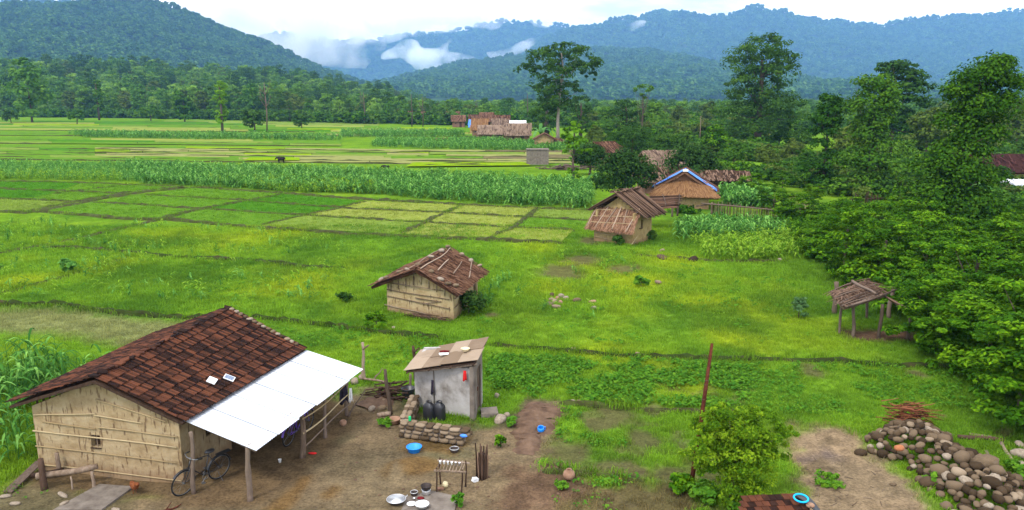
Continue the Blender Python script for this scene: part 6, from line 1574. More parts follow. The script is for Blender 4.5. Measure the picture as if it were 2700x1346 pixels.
# ------------------------------------------------------------------ brush shelter on the right
sh = thing('brush_shelter', 'open shelter with flat roof of sticks and brush on crooked posts beside the hedge', 'shelter', tuple(g(2290, 880)))
SP = [(2200, 828, 1.55, .11), (2212, 880, 1.35, .06), (2246, 890, 1.42, .075), (2316, 893, 1.50, .085), (2394, 894, 1.25, .075), (2285, 840, 1.45, .07), (2345, 838, 1.5, .1)]
random.seed(51)
for px, py, h, r_ in SP:
    p = g(px, py); b = MB(); b.pole(p - Vector((0, 0, .12)), p + Vector((random.uniform(-.08, .12), 0, h)), r_, r_ * .85, .045, 7, 7); b.build('post', M_greywood, sh, True)
ta, tb_, tc_, td = g(2190, 772, 1.62), g(2290, 738, 1.95), g(2335, 776, 1.75), g(2226, 812, 1.45)
b = MB(); slab(b, [ta, tb_, tc_, td], .12, 8, .07, 7); shr = b.build('brush_roof', M_brush, sh)
b = MB(); thatch_strips(b, [ta, tb_, tc_, td], 500, .7, .022, 61, .05, .15, .5); b.build('loose_brush', M_brush, shr, kind='stuff')
for i in range(26):
    t = random.uniform(-.02, 1.05); b = MB(); p, q = ta.lerp(td, t), tb_.lerp(tc_, t)
    b.pole(p - (q - p) * random.uniform(-.05, .08) + Vector((0, 0, .07)), q + (q - p) * random.uniform(-.3, .06) + Vector((0, random.uniform(-.1, .1), .09)), random.uniform(.02, .035), .018, .03, 5, 5); b.build('roof_stick', M_brush if i % 3 else M_greywood, shr, True)
b = MB(); b.pole(ta.lerp(tb_, .55) + Vector((0, -.0, .2)), td.lerp(tc_, .75) + Vector((0, 0, .16)), .07, .055, .02, 4, 6); b.build('roof_log', M_greywood, shr, True)
for i in range(5):
    b = MB(); b.pole(td + Vector((.05, -.05 - .06 * i, .02 + .03 * i)), g(2345, 770, 1.75) + Vector((.1, -.1 * i, .05 * i)), .04, .028, .02, 5, 6); b.build('edge_pole', M_greywood, shr, True)
for i in range(6):
    b = MB(); b.pole(g(2330, 778, 1.72) + Vector((0, .12 * i, 0)), g(2398, 822, 1.25) + Vector((random.uniform(-.1, .2), .12 * i, 0)), .04, .03, .02, 5, 6); b.build('slanting_pole', M_brush, shr, True)

# ------------------------------------------------------------------ the distant hamlet
def far_house(px, py, w, d_, hw, hr, label, wallm, roofm, rz=0, name='mud_hut', cat='hut', over=.4, door=True, win=True):
    w = w * .46 if py < 376.5 else w
    p = g(px, py); t = thing(name, label, cat, tuple(p)); ORG[t] = Vector()
    b = MB(); A_, B_, C_, D_ = (-w / 2, -d_ / 2), (w / 2, -d_ / 2), (w / 2, d_ / 2), (-w / 2, d_ / 2)
    for a, c_, inn, gable in ((A_, B_, (0, 1), 0), (B_, C_, (-1, 0), 1), (C_, D_, (0, -1), 0), (D_, A_, (1, 0), 1)):
        L = math.hypot(c_[0] - a[0], c_[1] - a[1]); k = Vector(inn).to_3d() * .0
        wall_mesh(b, a, c_, (lambda u: hw) if not gable else (lambda u, L=L: hw + (hr - hw) * (1 - abs(u / L - .5) * 2)), .12, inward=inn, nseg=4)
    b.build('wall', wallm, t)
    q = [Vector((-w / 2 - over, 0, hr + .1)), Vector((w / 2 + over, 0, hr + .1))]; sl_ = (hr - hw) / (d_ / 2)
    b = MB(); ez = hw + .1 - sl_ * over
    slab(b, [q[0], q[1], Vector((w / 2 + over, -d_ / 2 - over, ez)), Vector((-w / 2 - over, -d_ / 2 - over, ez))], .15, 6, .08, px)
    slab(b, [q[0], q[1], Vector((w / 2 + over, d_ / 2 + over, ez)), Vector((-w / 2 - over, d_ / 2 + over, ez))], .15, 6, .08, py)
    ro = b.build('roof', roofm, t)
    b = MB()
    thatch_strips(b, [q[0], q[1], Vector((w / 2 + over, -d_ / 2 - over, ez)), Vector((-w / 2 - over, -d_ / 2 - over, ez))], 160, 1.2, .09, int(px)); b.build('loose_straw', roofm, ro, kind='stuff')
    if door: b = MB(); b.box((w * .18, -d_ / 2 - .01, hw * .42), (.8, .06, hw * .84)); b.build('door', M_darkwood, t)
    if win: b = MB(); b.box((-w * .22, -d_ / 2 - .01, hw * .62), (.5, .06, .45)); b.build('window', M_darkwood, t)
    t.rotation_euler = (0, 0, rz); return t
M_pink = mat('pinkish_mud', (.14, .075, .05), (.22, .125, .085), scale=1, bump=.2)
M_vill = mat('weathered_thatch', (.075, .048, .034), (.15, .10, .07), (.22, .155, .11), scale=2, bump=.4, vmix=.6)
M_maroonroof = mat('maroon_tiles', (.022, .010, .009), (.06, .024, .02), scale=2, bump=.4, vmix=.6)
M_white_far = mat('plastic_sheet', (.55, .57, .62), (.78, .79, .82), scale=1.5, bump=.3)
far_house(1302, 372, 15, 5, 1.8, 3.6, 'long house with golden-red thatch at the front of the far hamlet', M_pink, M_vill, .02)
far_house(1367, 376, 11, 5, 1.9, 4.2, 'broad thatched house at the right end of the far hamlet', M_pink, M_vill, -.03)
far_house(1265, 362, 8, 4, 2.2, 4.6, 'golden thatched house behind the long hamlet house', M_pink, M_straw, .0)
far_house(1320, 356, 9, 5, 2.4, 4.3, 'brown-roofed house in the middle of the far hamlet', M_mudf, M_vill, .05)
far_house(1255, 352, 7, 4, 2.0, 3.8, 'hamlet house with blue plastic sheet on its roof', M_mudf, M_tarp, .0)
far_house(1365, 358, 8, 4, 2.2, 3.9, 'hamlet house with white plastic sheet on its roof', M_mudf, M_white_far, .0)
far_house(1283, 340, 9, 5, 2.6, 5.2, 'dark-roofed house highest up in the far hamlet', M_mudf, M_thatch, .1)
far_house(1325, 344, 9, 5, 2.4, 4.6, 'brown house at the back right of the far hamlet', M_mudf, M_thatch, -.1)
far_house(1210, 336, 9, 5, 2.2, 4.0, 'small dark-roofed house left of the far hamlet', M_pink, M_thatch, .0)
far_house(1250, 336, 7, 4, 2.2, 4.2, 'low brown house beside the hamlet\'s left end', M_pink, M_thatch, .1)
far_house(1100, 326, 13, 6, 2.6, 4.6, 'pale-walled far house below the dead poles', M_white_far, M_thatch, .0)
far_house(1195, 324, 11, 5, 2.4, 4.4, 'brown-roofed far house under the wood', M_mudf, M_thatch, .0)
far_house(1434, 390, 3.8, 3.8, 1.9, 2.9, 'small square mud hut with thatch standing alone right of the hamlet', M_mudf, M_thatchr, 1.57)
far_house(1462, 388, 2.0, 2.2, 1.2, 1.8, 'tiny grey shed beside the small square hut', M_white_far, M_thatch, .3)
far_house(1592, 432, 3.4, 3.5, 2.0, 3.3, 'mud hut half hidden between the teak and the mango tree', M_pink, M_thatch, .6)
far_house(1745, 470, 5, 4, 2.0, 3.4, 'thatched hut showing between the two dark mango trees', M_pink, M_vill, .3)
far_house(1755, 505, 5.5, 3.5, 1.5, 2.6, 'pink-brown walled hut behind the blue-ridged house', M_pink, M_brush, .1, over=.6)
far_house(1905, 512, 4, 3, 1.7, 2.4, 'dark brush hut right of the darkest mango tree', M_pink, M_brush, -.2, over=.5)
rh = far_house(2665, 492, 13, 6, 2.0, 3.6, 'house with dark red tile roof at the right edge behind the hedge', M_mudf, M_maroonroof, -.2, 'tiled_house', 'house')
far_house(2705, 520, 4, 3, 1.2, 1.7, 'low white-roofed shed beside the red-roofed house', M_mudf, M_white_far, .1, 'shed', 'shed')
# cement tank, wood stack, fallen rails in the terraces
p = g(1417, 437); b = MB(); b.box((p.x, p.y + 1, 1.15), (3.2, 2.4, 2.3), .03, jit=.05); b.box((p.x, p.y + 1, 2.36), (3.4, 2.6, .12), .03, jit=.03)
tag(b.build('water_tank', M_cement), 'square grey cement tank standing in the terraces', 'tank')
b = MB(); random.seed(71); p0 = g(1500, 448)
for i in range(120):
    p = p0 + Vector((random.gauss(0, 2.2), random.gauss(0, .8), random.uniform(.05, .6))); a = random.uniform(-.4, .4)
    b.pole(p, p + Vector((random.uniform(.5, 1.4) * math.cos(a), .4 * math.sin(a), random.uniform(-.1, .15))), .06, .05, .02, 2, 5)
tag(b.build('firewood_stack', M_greywood), 'stack of split firewood left of the teak tree', 'firewood')
b = MB(); p = g(1880, 500)
for i in range(90):
    q = p + Vector((random.gauss(0, 1.2), random.gauss(0, .8), random.uniform(.05, 1.3))); a = random.uniform(0, 3.14); b.pole(q, q + Vector((math.cos(a) * 1.2, math.sin(a) * .7, random.uniform(-.3, .3))), .04, .03, .04, 3, 5)
tag(b.build('firewood_stack', M_brush), 'tangled brushwood stack behind the blue-ridged house', 'firewood')
b = MB(); p = g(2245, 545)
for i in range(9):
    q = p + Vector((i * .3, random.uniform(-.1, .1), -.1)); b.pole(q, q + Vector((random.uniform(-.1, .1), 0, random.uniform(.8, 1.5))), .06, .05, .03, 3, 5)
b.pole(p + Vector((-.2, 0, .7)), p + Vector((2.9, 0, .8)), .05, .04, .02, 4, 5)
tag(b.build('stake_fence', M_darkwood), 'short dark stake fence by the path under the creeper tree', 'fence')
# banana plants
M_ban = leafmat('banana_leaf', (.05, .16, .03), (.10, .26, .06), (.18, .36, .10), .4)
def banana(px, py, label, s_):
    t = thing('banana_plant', label, 'plant', tuple(on(px, py))); ORG[t] = Vector(); r_ = random.Random(px); b = MB(); b.tube([(0, 0, -.1), (0, 0, 1.4)], [.14, .09], 7); b.build('stem', L_tree, t, True)
    for i in range(8):
        b = MB(); v, f = blade(r_, 1.9 * r_.uniform(.8, 1.2), .22, 1.3, i * .8 + r_.uniform(-.2, .2), r_.uniform(.9, 1.5), r_.uniform(.9, 1.4), 5); b.add(v, f); b.build('leaf', M_ban, t)
    t.scale = (s_,) * 3
banana(1425, 380, 'banana plant beside the small square hut', 1.8); banana(1447, 372, 'banana plant behind the small square hut', 1.6); banana(1572, 500, 'banana plant at the foot of the dome-shaped mango', .9)
banana(2590, 530, 'banana plant below the red-roofed house', .9)

# ================================================================== YARD THINGS
def gon(px, py, dz=0.0): p = g(px, py); return Vector((p.x, p.y, gz1(p.x, p.y) + dz))
def vessel(name, label, px, py, prof, m, cat, z=0.0, rim=None, group=None, tilt=None):
    p = gon(px, py, z); t = thing(name, label, cat, tuple(p), group); ORG[t] = Vector()
    b = MB(); b.lathe(prof, (0, 0, 0), 24, .5); b.build('body', m, t, True)
    if rim: b = MB(); b.torus(rim[0], rim[1], (0, 0, rim[2]), None, 28, 6); b.build('rim', rim[3], t, True)
    return t
vessel('basin', 'bright blue plastic basin on the yard floor', 1092, 1190, [(.15, 0), (.17, .01), (.215, .15), (.225, .155), (.205, .15), (.165, .02), (.01, .02)], M_blue, 'basin', 0, (.222, .008, .155, M_blue))
vessel('cooking_pot', 'small dark pot with pale rim in front of the stone wall', 1198, 1190, [(.08, 0), (.115, .03), (.12, .08), (.11, .10), (.135, .115), (.12, .112), (.10, .09), (.01, .05)], M_soot, 'pot', 0, (.13, .009, .115, M_steel))
wok = vessel('wok', 'large shallow wok with grey inside on the yard floor', 1045, 1330, [(.08, 0), (.17, .04), (.235, .12), (.24, .125), (.225, .12), (.16, .05), (.01, .02)], M_soot, 'wok', 0, (.236, .008, .124, M_steel))
b = MB(); b.lathe([(.222, .119), (.16, .053), (.09, .03), (.005, .025)], (0, 0, .003), 24); b.build('inner_face', M_steel, wok, True)
b = MB(); b.tube([(.22, .07, .12), (.27, .09, .16), (.27, .13, .16), (.2, .13, .12)], .008, 6); b.build('handle', M_steel, wok, True)
b = MB(); b.tube([(-.03, -.05, .04), (.16, .09, .12)], .008, 6); b.rock((-.05, -.06, .05), (.05, .03, .012), 1); o = b.build('ladle', M_soot, None, True); o.location = wok.location; tag(o, 'ladle lying in the large wok', 'ladle')
vessel('cooking_pot', 'small sooty pot with pale rim beside the wok', 1092, 1309, [(.07, 0), (.088, .03), (.085, .08), (.098, .09), (.085, .088), (.07, .06), (.01, .03)], M_soot, 'pot', .03, (.094, .007, .09, M_steel))
vessel('lid', 'white metal lid lying flat between the pots', 1085, 1334, [(.05, 0), (.11, .004), (.12, .014), (.10, .016), (.06, .022), (.01, .024)], M_white, 'lid', .03)
vessel('cup', 'tiny steel cup beside the white lid', 1092, 1321, [(.025, 0), (.03, .03), (.032, .035), (.026, .033), (.02, .01), (.002, .008)], M_steel, 'cup', .03)
vessel('pan', 'wide shallow aluminium pan at the bottom of the yard', 1113, 1342, [(.12, 0), (.15, .02), (.165, .08), (.18, .086), (.16, .084), (.135, .02), (.01, .018)], M_steel, 'pan', .03, (.172, .008, .086, M_white))
vessel('tall_pot', 'tall grey pot standing behind the small pots', 1124, 1305, [(.09, 0), (.12, .03), (.11, .10), (.12, .12), (.10, .12), (.08, .04), (.01, .04)], M_steel, 'pot', .03)
vessel('bowl', 'dark sooty bowl set on top of the tall grey pot', 1124, 1305, [(.06, 0), (.11, .03), (.135, .11), (.14, .115), (.125, .11), (.095, .04), (.01, .03)], M_soot, 'bowl', .155, (.137, .006, .115, M_soot))
b = MB(); b.rock(gon(1109, 1319, .05), (.09, .06, .03), 5, 2, .4); tag(b.build('maroon_rag', M_maroon, None, True), 'maroon rag among the cooking pots', 'rag')
sl4 = [g(1072, 1312), g(1140, 1297), g(1208, 1312), g(1180, 1420), g(1030, 1420)]
b = MB(); n0 = [(p.x, p.y, -.02) for p in sl4[::-1]]; n1 = [(p.x, p.y, .03) for p in sl4[::-1]]
b.add(n0 + n1, [(0, 1, 2, 3, 4), (9, 8, 7, 6, 5)] + [(i, 5 + i, 5 + (i + 1) % 5, (i + 1) % 5) for i in range(5)], .5); tag(b.build('washing_slab', M_cement), 'grey cement washing slab under the cooking pots', 'slab')
# stick rack
rk = thing('stick_rack', 'small rack of dark sticks holding pale cups above the cooking slab', 'rack', tuple(gon(1190, 1295)))
random.seed(61); C4 = [g(1152, 1300), g(1162, 1276), g(1218, 1305), g(1228, 1284)]; tops = []
for i, p in enumerate(C4):
    q = p + Vector((random.uniform(-.03, .03), 0, .62 if i % 2 == 0 else .66)); tops.append(q); b = MB(); b.pole(p - Vector((0, 0, .05)), q + Vector((0, 0, .08)), .024, .018, .03, 5, 6); b.build('leg', M_darkwood, rk, True)
for a, c_ in ((0, 2), (1, 3)):
    b = MB(); b.pole(tops[a] - Vector((.06, 0, 0)), tops[c_] + Vector((.1, 0, 0)), .03, .028, .01, 4, 6); b.build('rail', M_wood, rk, True)
for i in range(9):
    t = i / 8; b = MB(); b.pole(tops[0].lerp(tops[2], t) + Vector((0, -.05, .03)), tops[1].lerp(tops[3], t) + Vector((0, .06, .03)), .014, .012, .02, 3, 5); b.build('slat', M_wood, rk, True)
for i in range(6):
    t = .08 + i * .15; p = tops[0].lerp(tops[2], t).lerp(tops[1].lerp(tops[3], t), .5) + Vector((0, 0, .05)); b = MB(); b.lathe([(.02, 0), (.03, .08), (.033, .085), (.026, .08), (.015, .02), (.002, .015)], p, 12)
    tag(b.build('cup', M_white if i < 4 else M_steel, None, True), 'pale cup standing on the stick rack', 'cup', 'cups on the stick rack')
b = MB(); p = gon(1174, 1288, .12); b.rock(p, (.07, .05, .09), 3, 2, .3); tag(b.build('yellow_bag', M_cream, None, True), 'pale yellow bag under the stick rack', 'bag')
b = MB(); p = gon(1160, 1292, .04); b.box(p, (.2, .1, .04), .2, jit=.01); tag(b.build('pink_board', M_pink), 'pinkish board lying under the stick rack', 'board')
# upright stick bundle
b_ = thing('stick_bundle', 'upright bundle of dark sticks right of the stick rack', 'firewood', tuple(gon(1270, 1262)))
for i in range(24):
    a = random.uniform(0, 6.28); r_ = .15 * math.sqrt(random.random()); p = gon(1270, 1262) + Vector((math.cos(a) * r_, math.sin(a) * r_, -.02)); h = random.uniform(.7, .9) if i < 20 else random.uniform(.95, 1.08)
    b = MB(); b.pole(p, p + Vector((math.cos(a) * .02, math.sin(a) * .02, h)), random.uniform(.018, .032), .018, .015, 4, 6); b.build('stick', M_darkwood if i % 4 else M_brush, b_, True)
b = MB(); p = gon(1253, 1270, .05); b.box(p, (.15, .12, .1), .6, .2, .1, jit=.008); tag(b.build('white_block', M_white), 'white block lying beside the stick bundle', 'block')
# broken jug, clay pot
jp = gon(1426, 1140); t = thing('broken_jug', 'broken bright blue jug lying on the tilled soil', 'jug', tuple(jp)); ORG[t] = Vector()
b = MB(); b.lathe([(.07, 0), (.09, .02), (.095, .14), (.085, .19), (.075, .19), (.085, .13), (.08, .03), (.002, .02)], (0, 0, 0), 18); b.build('body', M_blue, t, True)
b = MB(); b.tube([(.09, 0, .16), (.14, 0, .15), (.14, 0, .06), (.095, 0, .05)], .01, 6); b.build('handle', M_blue, t, True); t.rotation_euler = (.3, -.15, .4); t.scale = (1.1,) * 3
vessel('clay_pot', 'round brown clay pot lying at the edge of the tilled soil', 1500, 1266, [(.04, .0), (.12, .05), (.165, .14), (.14, .24), (.07, .285), (.075, .31), (.055, .30), (.05, .27), (.1, .2), (.01, .08)], M_clay, 'pot')
stone('brick', 'single red-brown brick on the tilled soil', gon(1633, 1268, .04), (.10, .06, .045), M_orange, cat='brick')
# soil beds
M_bed = mat('dug_soil', (.07, .042, .028), (.15, .095, .062), scale=3, bump=.9, bscale=8)
for i, pts in enumerate(([(1408, 1062), (1392, 1100), (1380, 1160), (1365, 1200)], [(1460, 1068), (1448, 1110), (1432, 1150)])):
    bund(gp(*pts), .75, .16, M_bed, 'raised bed of dug brown soil', 'soil_bed', .12, 90 + i)
bund(gp((950, 1075), (985, 1062), (1010, 1050)), .9, .35, M_bed, 'mound of dug earth behind the lean-to', 'soil_bed', .12, 93)
# posts and firewood behind the yard
def post(px, py, pt, r_, label, fork=False, lean=0.0, m=None, name='wooden_post'):
    p = gon(px, py); h = at(px, pt, p.y).z; t = thing(name, label, 'post', tuple(p)); top = p + Vector((lean, 0, h)); random.seed(px)
    b = MB(); b.pole(p - Vector((0, 0, .15)), top, r_, r_ * .7, .03, 7, 7); b.build('shaft', m or M_wood, t, True)
    if fork:
        b = MB(); q = p.lerp(top, .82); b.pole(q, q + Vector((.22, 0, .16)), r_ * .6, r_ * .4, .03, 3, 6); b.build('fork', m or M_wood, t, True)
    return t
post(962, 1003, 905, .07, 'forked bare post behind the lean-to corner', True, -.03, M_wood)
post(1029, 1092, 975, .075, 'pale crooked post before the firewood heap', False, -.12, M_greywood)
post(1096, 1005, 915, .07, 'dark forked post behind the washroom', True, -.06, M_darkwood)
post(1083, 1022, 988, .06, 'short pale post left of the washroom', False, 0, M_greywood)
b = MB(); random.seed(13); p0 = gon(1032, 1050)
for i in range(46):
    p = p0 + Vector((random.gauss(0, .3), random.gauss(0, .2), random.uniform(.03, .4))); a = random.uniform(-.9, .9); L = random.uniform(.4, 1.0); b.pole(p - Vector((math.cos(a) * L / 2, math.sin(a) * L / 2, 0)), p + Vector((math.cos(a) * L / 2, math.sin(a) * L / 2, random.uniform(-.1, .2))), .025, .018, .05, 3, 5)
tag(b.build('firewood_heap', M_darkwood), 'dark heap of firewood left of the washroom', 'firewood')
b = MB(); b.pole(gon(955, 1008, .12), gon(1022, 1032, .3), .05, .03, .04, 6, 6); b.pole(gon(985, 1020, .2), gon(1010, 1000, .4), .03, .015, .04, 3, 5); tag(b.build('fallen_branch', M_wood, None, True), 'fallen branch behind the lean-to', 'branch')
b = MB(); b.pole(gon(995, 1100, .06), gon(1030, 1096, .06), .075, .07, .02, 4, 8); tag(b.build('short_log', M_wood, None, True), 'short log lying left of the stone wall', 'log')
t = vessel('water_tank', 'black plastic tub left of the washroom', 1077, 1050, [(.17, 0), (.2, .02), (.23, .34), (.24, .36), (.21, .35), (.18, .05), (.01, .04)], M_black, 'tub', 0, (.235, .012, .36, M_black))
for px, py, r_, m, lb in ((1310, 1047, (.12, .09, .1), M_pale, 'white oval stone on the grass right of the washroom'), (1318, 1113, (.24, .19, .14), M_pale, 'large flat pale stone beside the step slab'), (1336, 1100, (.12, .1, .1), M_pale, 'small pale stone behind the large flat one'), (980, 1083, (.15, .1, .1), M_pale, 'pale stone left of the short log'), (1006, 1081, (.17, .11, .1), M_stone, 'long tan stone behind the short log'), (1012, 1066, (.15, .12, .12), M_stone, 'grey stone at the foot of the firewood'),
        (935, 1012, (.2, .15, .14), M_pale, 'grey-green stone behind the tin roof corner'), (955, 1000, (.16, .12, .12), M_pale, 'second grey stone behind the tin roof corner'), (1038, 866, (.10, .09, .07), M_pale, 'small white stone in the grass below the thatched hut'), (1510, 1064, (.14, .1, .09), M_pale, 'left one of two stones on the bank'), (1525, 1066, (.12, .1, .09), M_stone, 'right one of two stones on the bank'), (1512, 922, (.14, .1, .07), M_stone, 'flat stone on the long bank'),
        (1682, 938, (.14, .12, .1), M_stone, 'stone half hidden by weeds on the long bank'), (1745, 682, (.5, .28, .16), M_stone, 'flat brown rock in the grass below the stick-roofed hut'), (1828, 688, (.42, .25, .2), M_river, 'dark brown rock in the grass below the maize patch'), (1735, 748, (.35, .2, .14), M_stone, 'rock beside the small calotropis in the grass'), (2055, 688, (.22, .14, .12), M_pale, 'white stone at the foot of the maize patch'), (1746, 663, (.2, .15, .12), M_stone, 'small stone below the far hut'), (1812, 1293, (.10, .1, .1), M_stone, 'round stone at the foot of the rusty pole')):
    stone('stone', lb, gon(px, py, r_[2] * .45), r_, m)
for i, (px, py) in enumerate(((1455, 782), (1470, 790), (1480, 785), (1462, 797), (1450, 805), (1478, 800), (1492, 790), (1468, 812), (1520, 795), (1562, 800), (1565, 815), (1455, 793))):
    stone('stone', 'tan stone of the loose ring in the middle of the grass', gon(px, py, .06), (rs.uniform(.12, .26), rs.uniform(.1, .18), rs.uniform(.09, .16)), [M_stone, M_clay, M_pale, M_stone][i % 4], 'loose stones in the middle of the grass')
# log trestle and plank by the house
tr = thing('log_trestle', 'weathered logs resting on stakes in front of the mud house gable', 'log', tuple(gon(150, 1275))); random.seed(29)
for px, py, h, r_ in ((118, 1292, .85, .085), (158, 1255, .62, .06), (248, 1284, .45, .05), (192, 1290, .35, .025)):
    p = gon(px, py); b = MB(); b.pole(p - Vector((0, 0, .1)), p + Vector((-.03, .02, h)), r_, r_ * .9, .02, 4, 7); b.build('stake', M_wood if r_ < .08 else M_darkwood, tr, True)
b = MB(); b.pole(gon(100, 1290, .35), gon(262, 1272, .48), .085, .08, .015, 6, 9); b.build('log', M_wood, tr, True)
b = MB(); b.pole(gon(85, 1272, .18), gon(170, 1262, .2), .07, .07, .02, 4, 8); b.build('log', M_darkwood, tr, True)
b = MB(); p, q = gon(20, 1302, .03), gon(108, 1240, .22); d = q - p; b.box(p.lerp(q, .5), (d.length, .24, .035), math.atan2(d.y, d.x), -math.asin(d.z / d.length)); tag(b.build('plank', M_greywood), 'grey plank leaning on the ground left of the log trestle', 'plank')
sq = [g(262, 1278), g(352, 1284), g(268, 1346), g(140, 1348)]
b = MB(); b.hexa([(p.x, p.y, -.03) for p in sq[::-1]] + [(p.x, p.y, .05 + gz1(p.x, p.y)) for p in sq[::-1]]); tag(b.build('cement_slab', M_cement), 'broken cement slab on the ground before the gable wall', 'slab')
b = MB(); b.pole(gon(425, 1352, .03), gon(478, 1332, .05), .03, .015, .05, 5, 6); b.pole(gon(440, 1344, .04), gon(452, 1330, .08), .015, .008, .05, 3, 5); tag(b.build('fallen_branch', M_rust, None, True), 'reddish stick on the ground at the bottom edge', 'stick')
for px, py in ((15, 1312), (170, 1330), (165, 1308), (305, 1345), (40, 1330)): stone('stone', 'small pale stone lying on the earth at lower left', gon(px, py, .03), (rs.uniform(.08, .2), rs.uniform(.06, .1), .05), M_pale, 'small pale stones at lower left')
vessel('cup', 'white cup on the floor under the lean-to edge', 738, 1218, [(.035, 0), (.045, .09), (.05, .095), (.04, .09), (.025, .02), (.002, .015)], M_white, 'cup')
b = MB(); b.rock(gon(824, 1197, .03), (.13, .05, .025), 7, 2, .3); tag(b.build('red_rag', M_red, None, True), 'red rag on the ground beside the bamboo rails', 'rag')
vessel('red_pot', 'reddish clay pot under the lean-to by the far rails', 905, 1122, [(.06, 0), (.1, .04), (.11, .12), (.08, .16), (.06, .15), (.002, .06)], M_clay, 'pot')
# animals
def beast(name, label, cat, p, heading, s_, m, lying=False, group=None):
    t = thing(name, label, cat, (0, 0, 0), group); b = MB(); zb = .55 if lying else 1.0
    b.rock((0, 0, zb), (.72, .30, .36), 1, 2, .06); b.rock((.45, 0, zb + .06), (.34, .26, .36), 2, 2, .05); b.rock((-.5, 0, zb + .04), (.32, .28, .34), 3, 2, .05)
    b.tube([(.6, 0, zb + .12), (.9, 0, zb + .14), (1.05, 0, zb + .05)], [.22, .16, .14], 8); b.tube([(.98, 0, zb + .12), (1.15, 0, zb - .02), (1.34, 0, zb - .2)], [.14, .13, .09], 8)
    for x in (.48, -.52):
        for y in (-.16, .16):
            if lying: b.tube([(x, y * 1.4, .35), (x + .2, y * 1.8, .12), (x + .45, y * 1.7, .08)], [.13, .09, .06], 7)
            else: b.tube([(x, y, zb - .1), (x + (.05 if x > 0 else .1), y, .55), (x - (.0 if x > 0 else .06), y, .28), (x, y, .0)], [.16, .09, .06, .07], 7)
    b.tube([(-.78, 0, zb + .2), (-.9, 0, zb - .1), (-.88, 0, zb - .5)], [.05, .03, .03], 6)
    o = b.build('body', m, t, True); rm_ = o.modifiers.new('skin', 'REMESH'); rm_.mode = 'VOXEL'; rm_.voxel_size = .045; rm_.use_smooth_shade = True
    for sgn in (-1, 1):
        b = MB(); b.tube([(1.02, sgn * .08, zb + .2), (.95, sgn * .26, zb + .28), (.8, sgn * .34, zb + .36)], [.04, .03, .01], 6); b.build('horn', M_darkwood, t, True)
        b = MB(); b.rock((1.0, sgn * .2, zb + .08), (.05, .12, .06), 4); b.build('ear', m, t, True)
    t.location = p; t.rotation_euler = (0, 0, heading); t.scale = (s_,) * 3
beast('buffalo', 'black buffalo standing in the terraces, seen from the side', 'buffalo', tuple(on(742, 431)), 3.0, .78, M_hide)
beast('buffalo', 'black buffalo lying at the edge of the maize strip', 'buffalo', tuple(on(1018, 446)), 2.8, .65, M_hide, True)
beast('cow', 'left one of two reddish cows below the far hamlet', 'cow', tuple(on(1157, 374)), 3.1, 1.0, M_hideb, True)
beast('cow', 'right one of two reddish cows below the far hamlet', 'cow', tuple(on(1170, 373)), .1, 1.0, M_hideb, True)
hn_ = thing('hen', 'russet hen pecking in front of the gable wall', 'hen', (0, 0, 0)); b = MB()
b.rock((0, 0, .17), (.13, .075, .08), 1, 2, .05); b.tube([(.08, 0, .2), (.14, 0, .2), (.18, 0, .13)], [.05, .035, .025], 8); b.rock((.19, 0, .11), (.03, .024, .028), 2, 2, .03); b.tube([(-.09, 0, .19), (-.17, 0, .27), (-.21, 0, .27)], [.055, .045, .015], 7)
for y in (-.03, .03): b.tube([(0, y, .12), (.01, y, .05), (.02, y, .0), (.06, y, .0)], [.022, .009, .008, .005], 5)
o = b.build('body', M_hen, hn_, True); r_ = o.modifiers.new('skin', 'REMESH'); r_.mode = 'VOXEL'; r_.voxel_size = .008; r_.use_smooth_shade = True
b = MB(); b.rock((.2, 0, .14), (.02, .006, .014), 3); b.build('comb', M_red, hn_, True); b = MB(); b.tube([(.21, 0, .105), (.235, 0, .09)], [.01, .002], 5); b.build('beak', M_cream, hn_, True)
hn_.location = tuple(gon(356, 1299)); hn_.rotation_euler = (0, 0, 2.4); hn_.scale = (1.25,) * 3

# ================================================================== LOWER RIGHT
# rusty pole
pb = gon(1818, 1292); ptop = at(1878, 906, 19.6)
t = thing('rusty_pole', 'leaning rusty iron pole rising behind the foreground tree', 'pole', tuple(pb)); b = MB(); b.tube([pb - Vector((0, 0, .2)), pb.lerp(ptop, .5) + Vector((.02, 0, 0)), ptop], [.062, .055, .04], 8, .5, .2); b.build('shaft', M_rust, t, True)
for f in (.62, .72, .75):
    b = MB(); p = pb.lerp(ptop, f); b.torus(.046, .008, p, None, 14, 5); b.build('wire_tie', M_greywood, t, True)
# foreground tree
fp = gon(1925, 1330)
ftree = make_tree(L_fg, M_bark, [(-.2, 0, 1.95, .8, .7, .5), (.5, .1, 1.95, .8, .7, .5), (-.75, 0, 1.5, .6, .6, .5), (.1, 0, 1.3, 1.0, .8, .55), (.85, 0, 1.35, .6, .6, .45), (.15, 0, .75, .85, .75, .5), (.3, -.1, .38, .65, .6, .38), (-.35, 0, 2.35, .5, .5, .25), (.55, 0, 2.4, .5, .45, .22), (-.95, 0, 2.05, .35, .35, .25), (1.15, 0, 1.9, .45, .4, .25), (-.5, 0, .95, .5, .5, .35)],
                  [(0, 0, -.2), (.03, .02, .5), (.0, .05, 1.2), (.1, .0, 1.9)],   .06, .02, 280, 66, .098, 700, 30, sub=.28, flat=.8, up=.5, aspect=.5, spread=.6, shell=.3)
ftree.put('garden_tree', 'bushy garden tree with fresh yellow-green leaves beside the rusty pole', 'tree', tuple(fp))
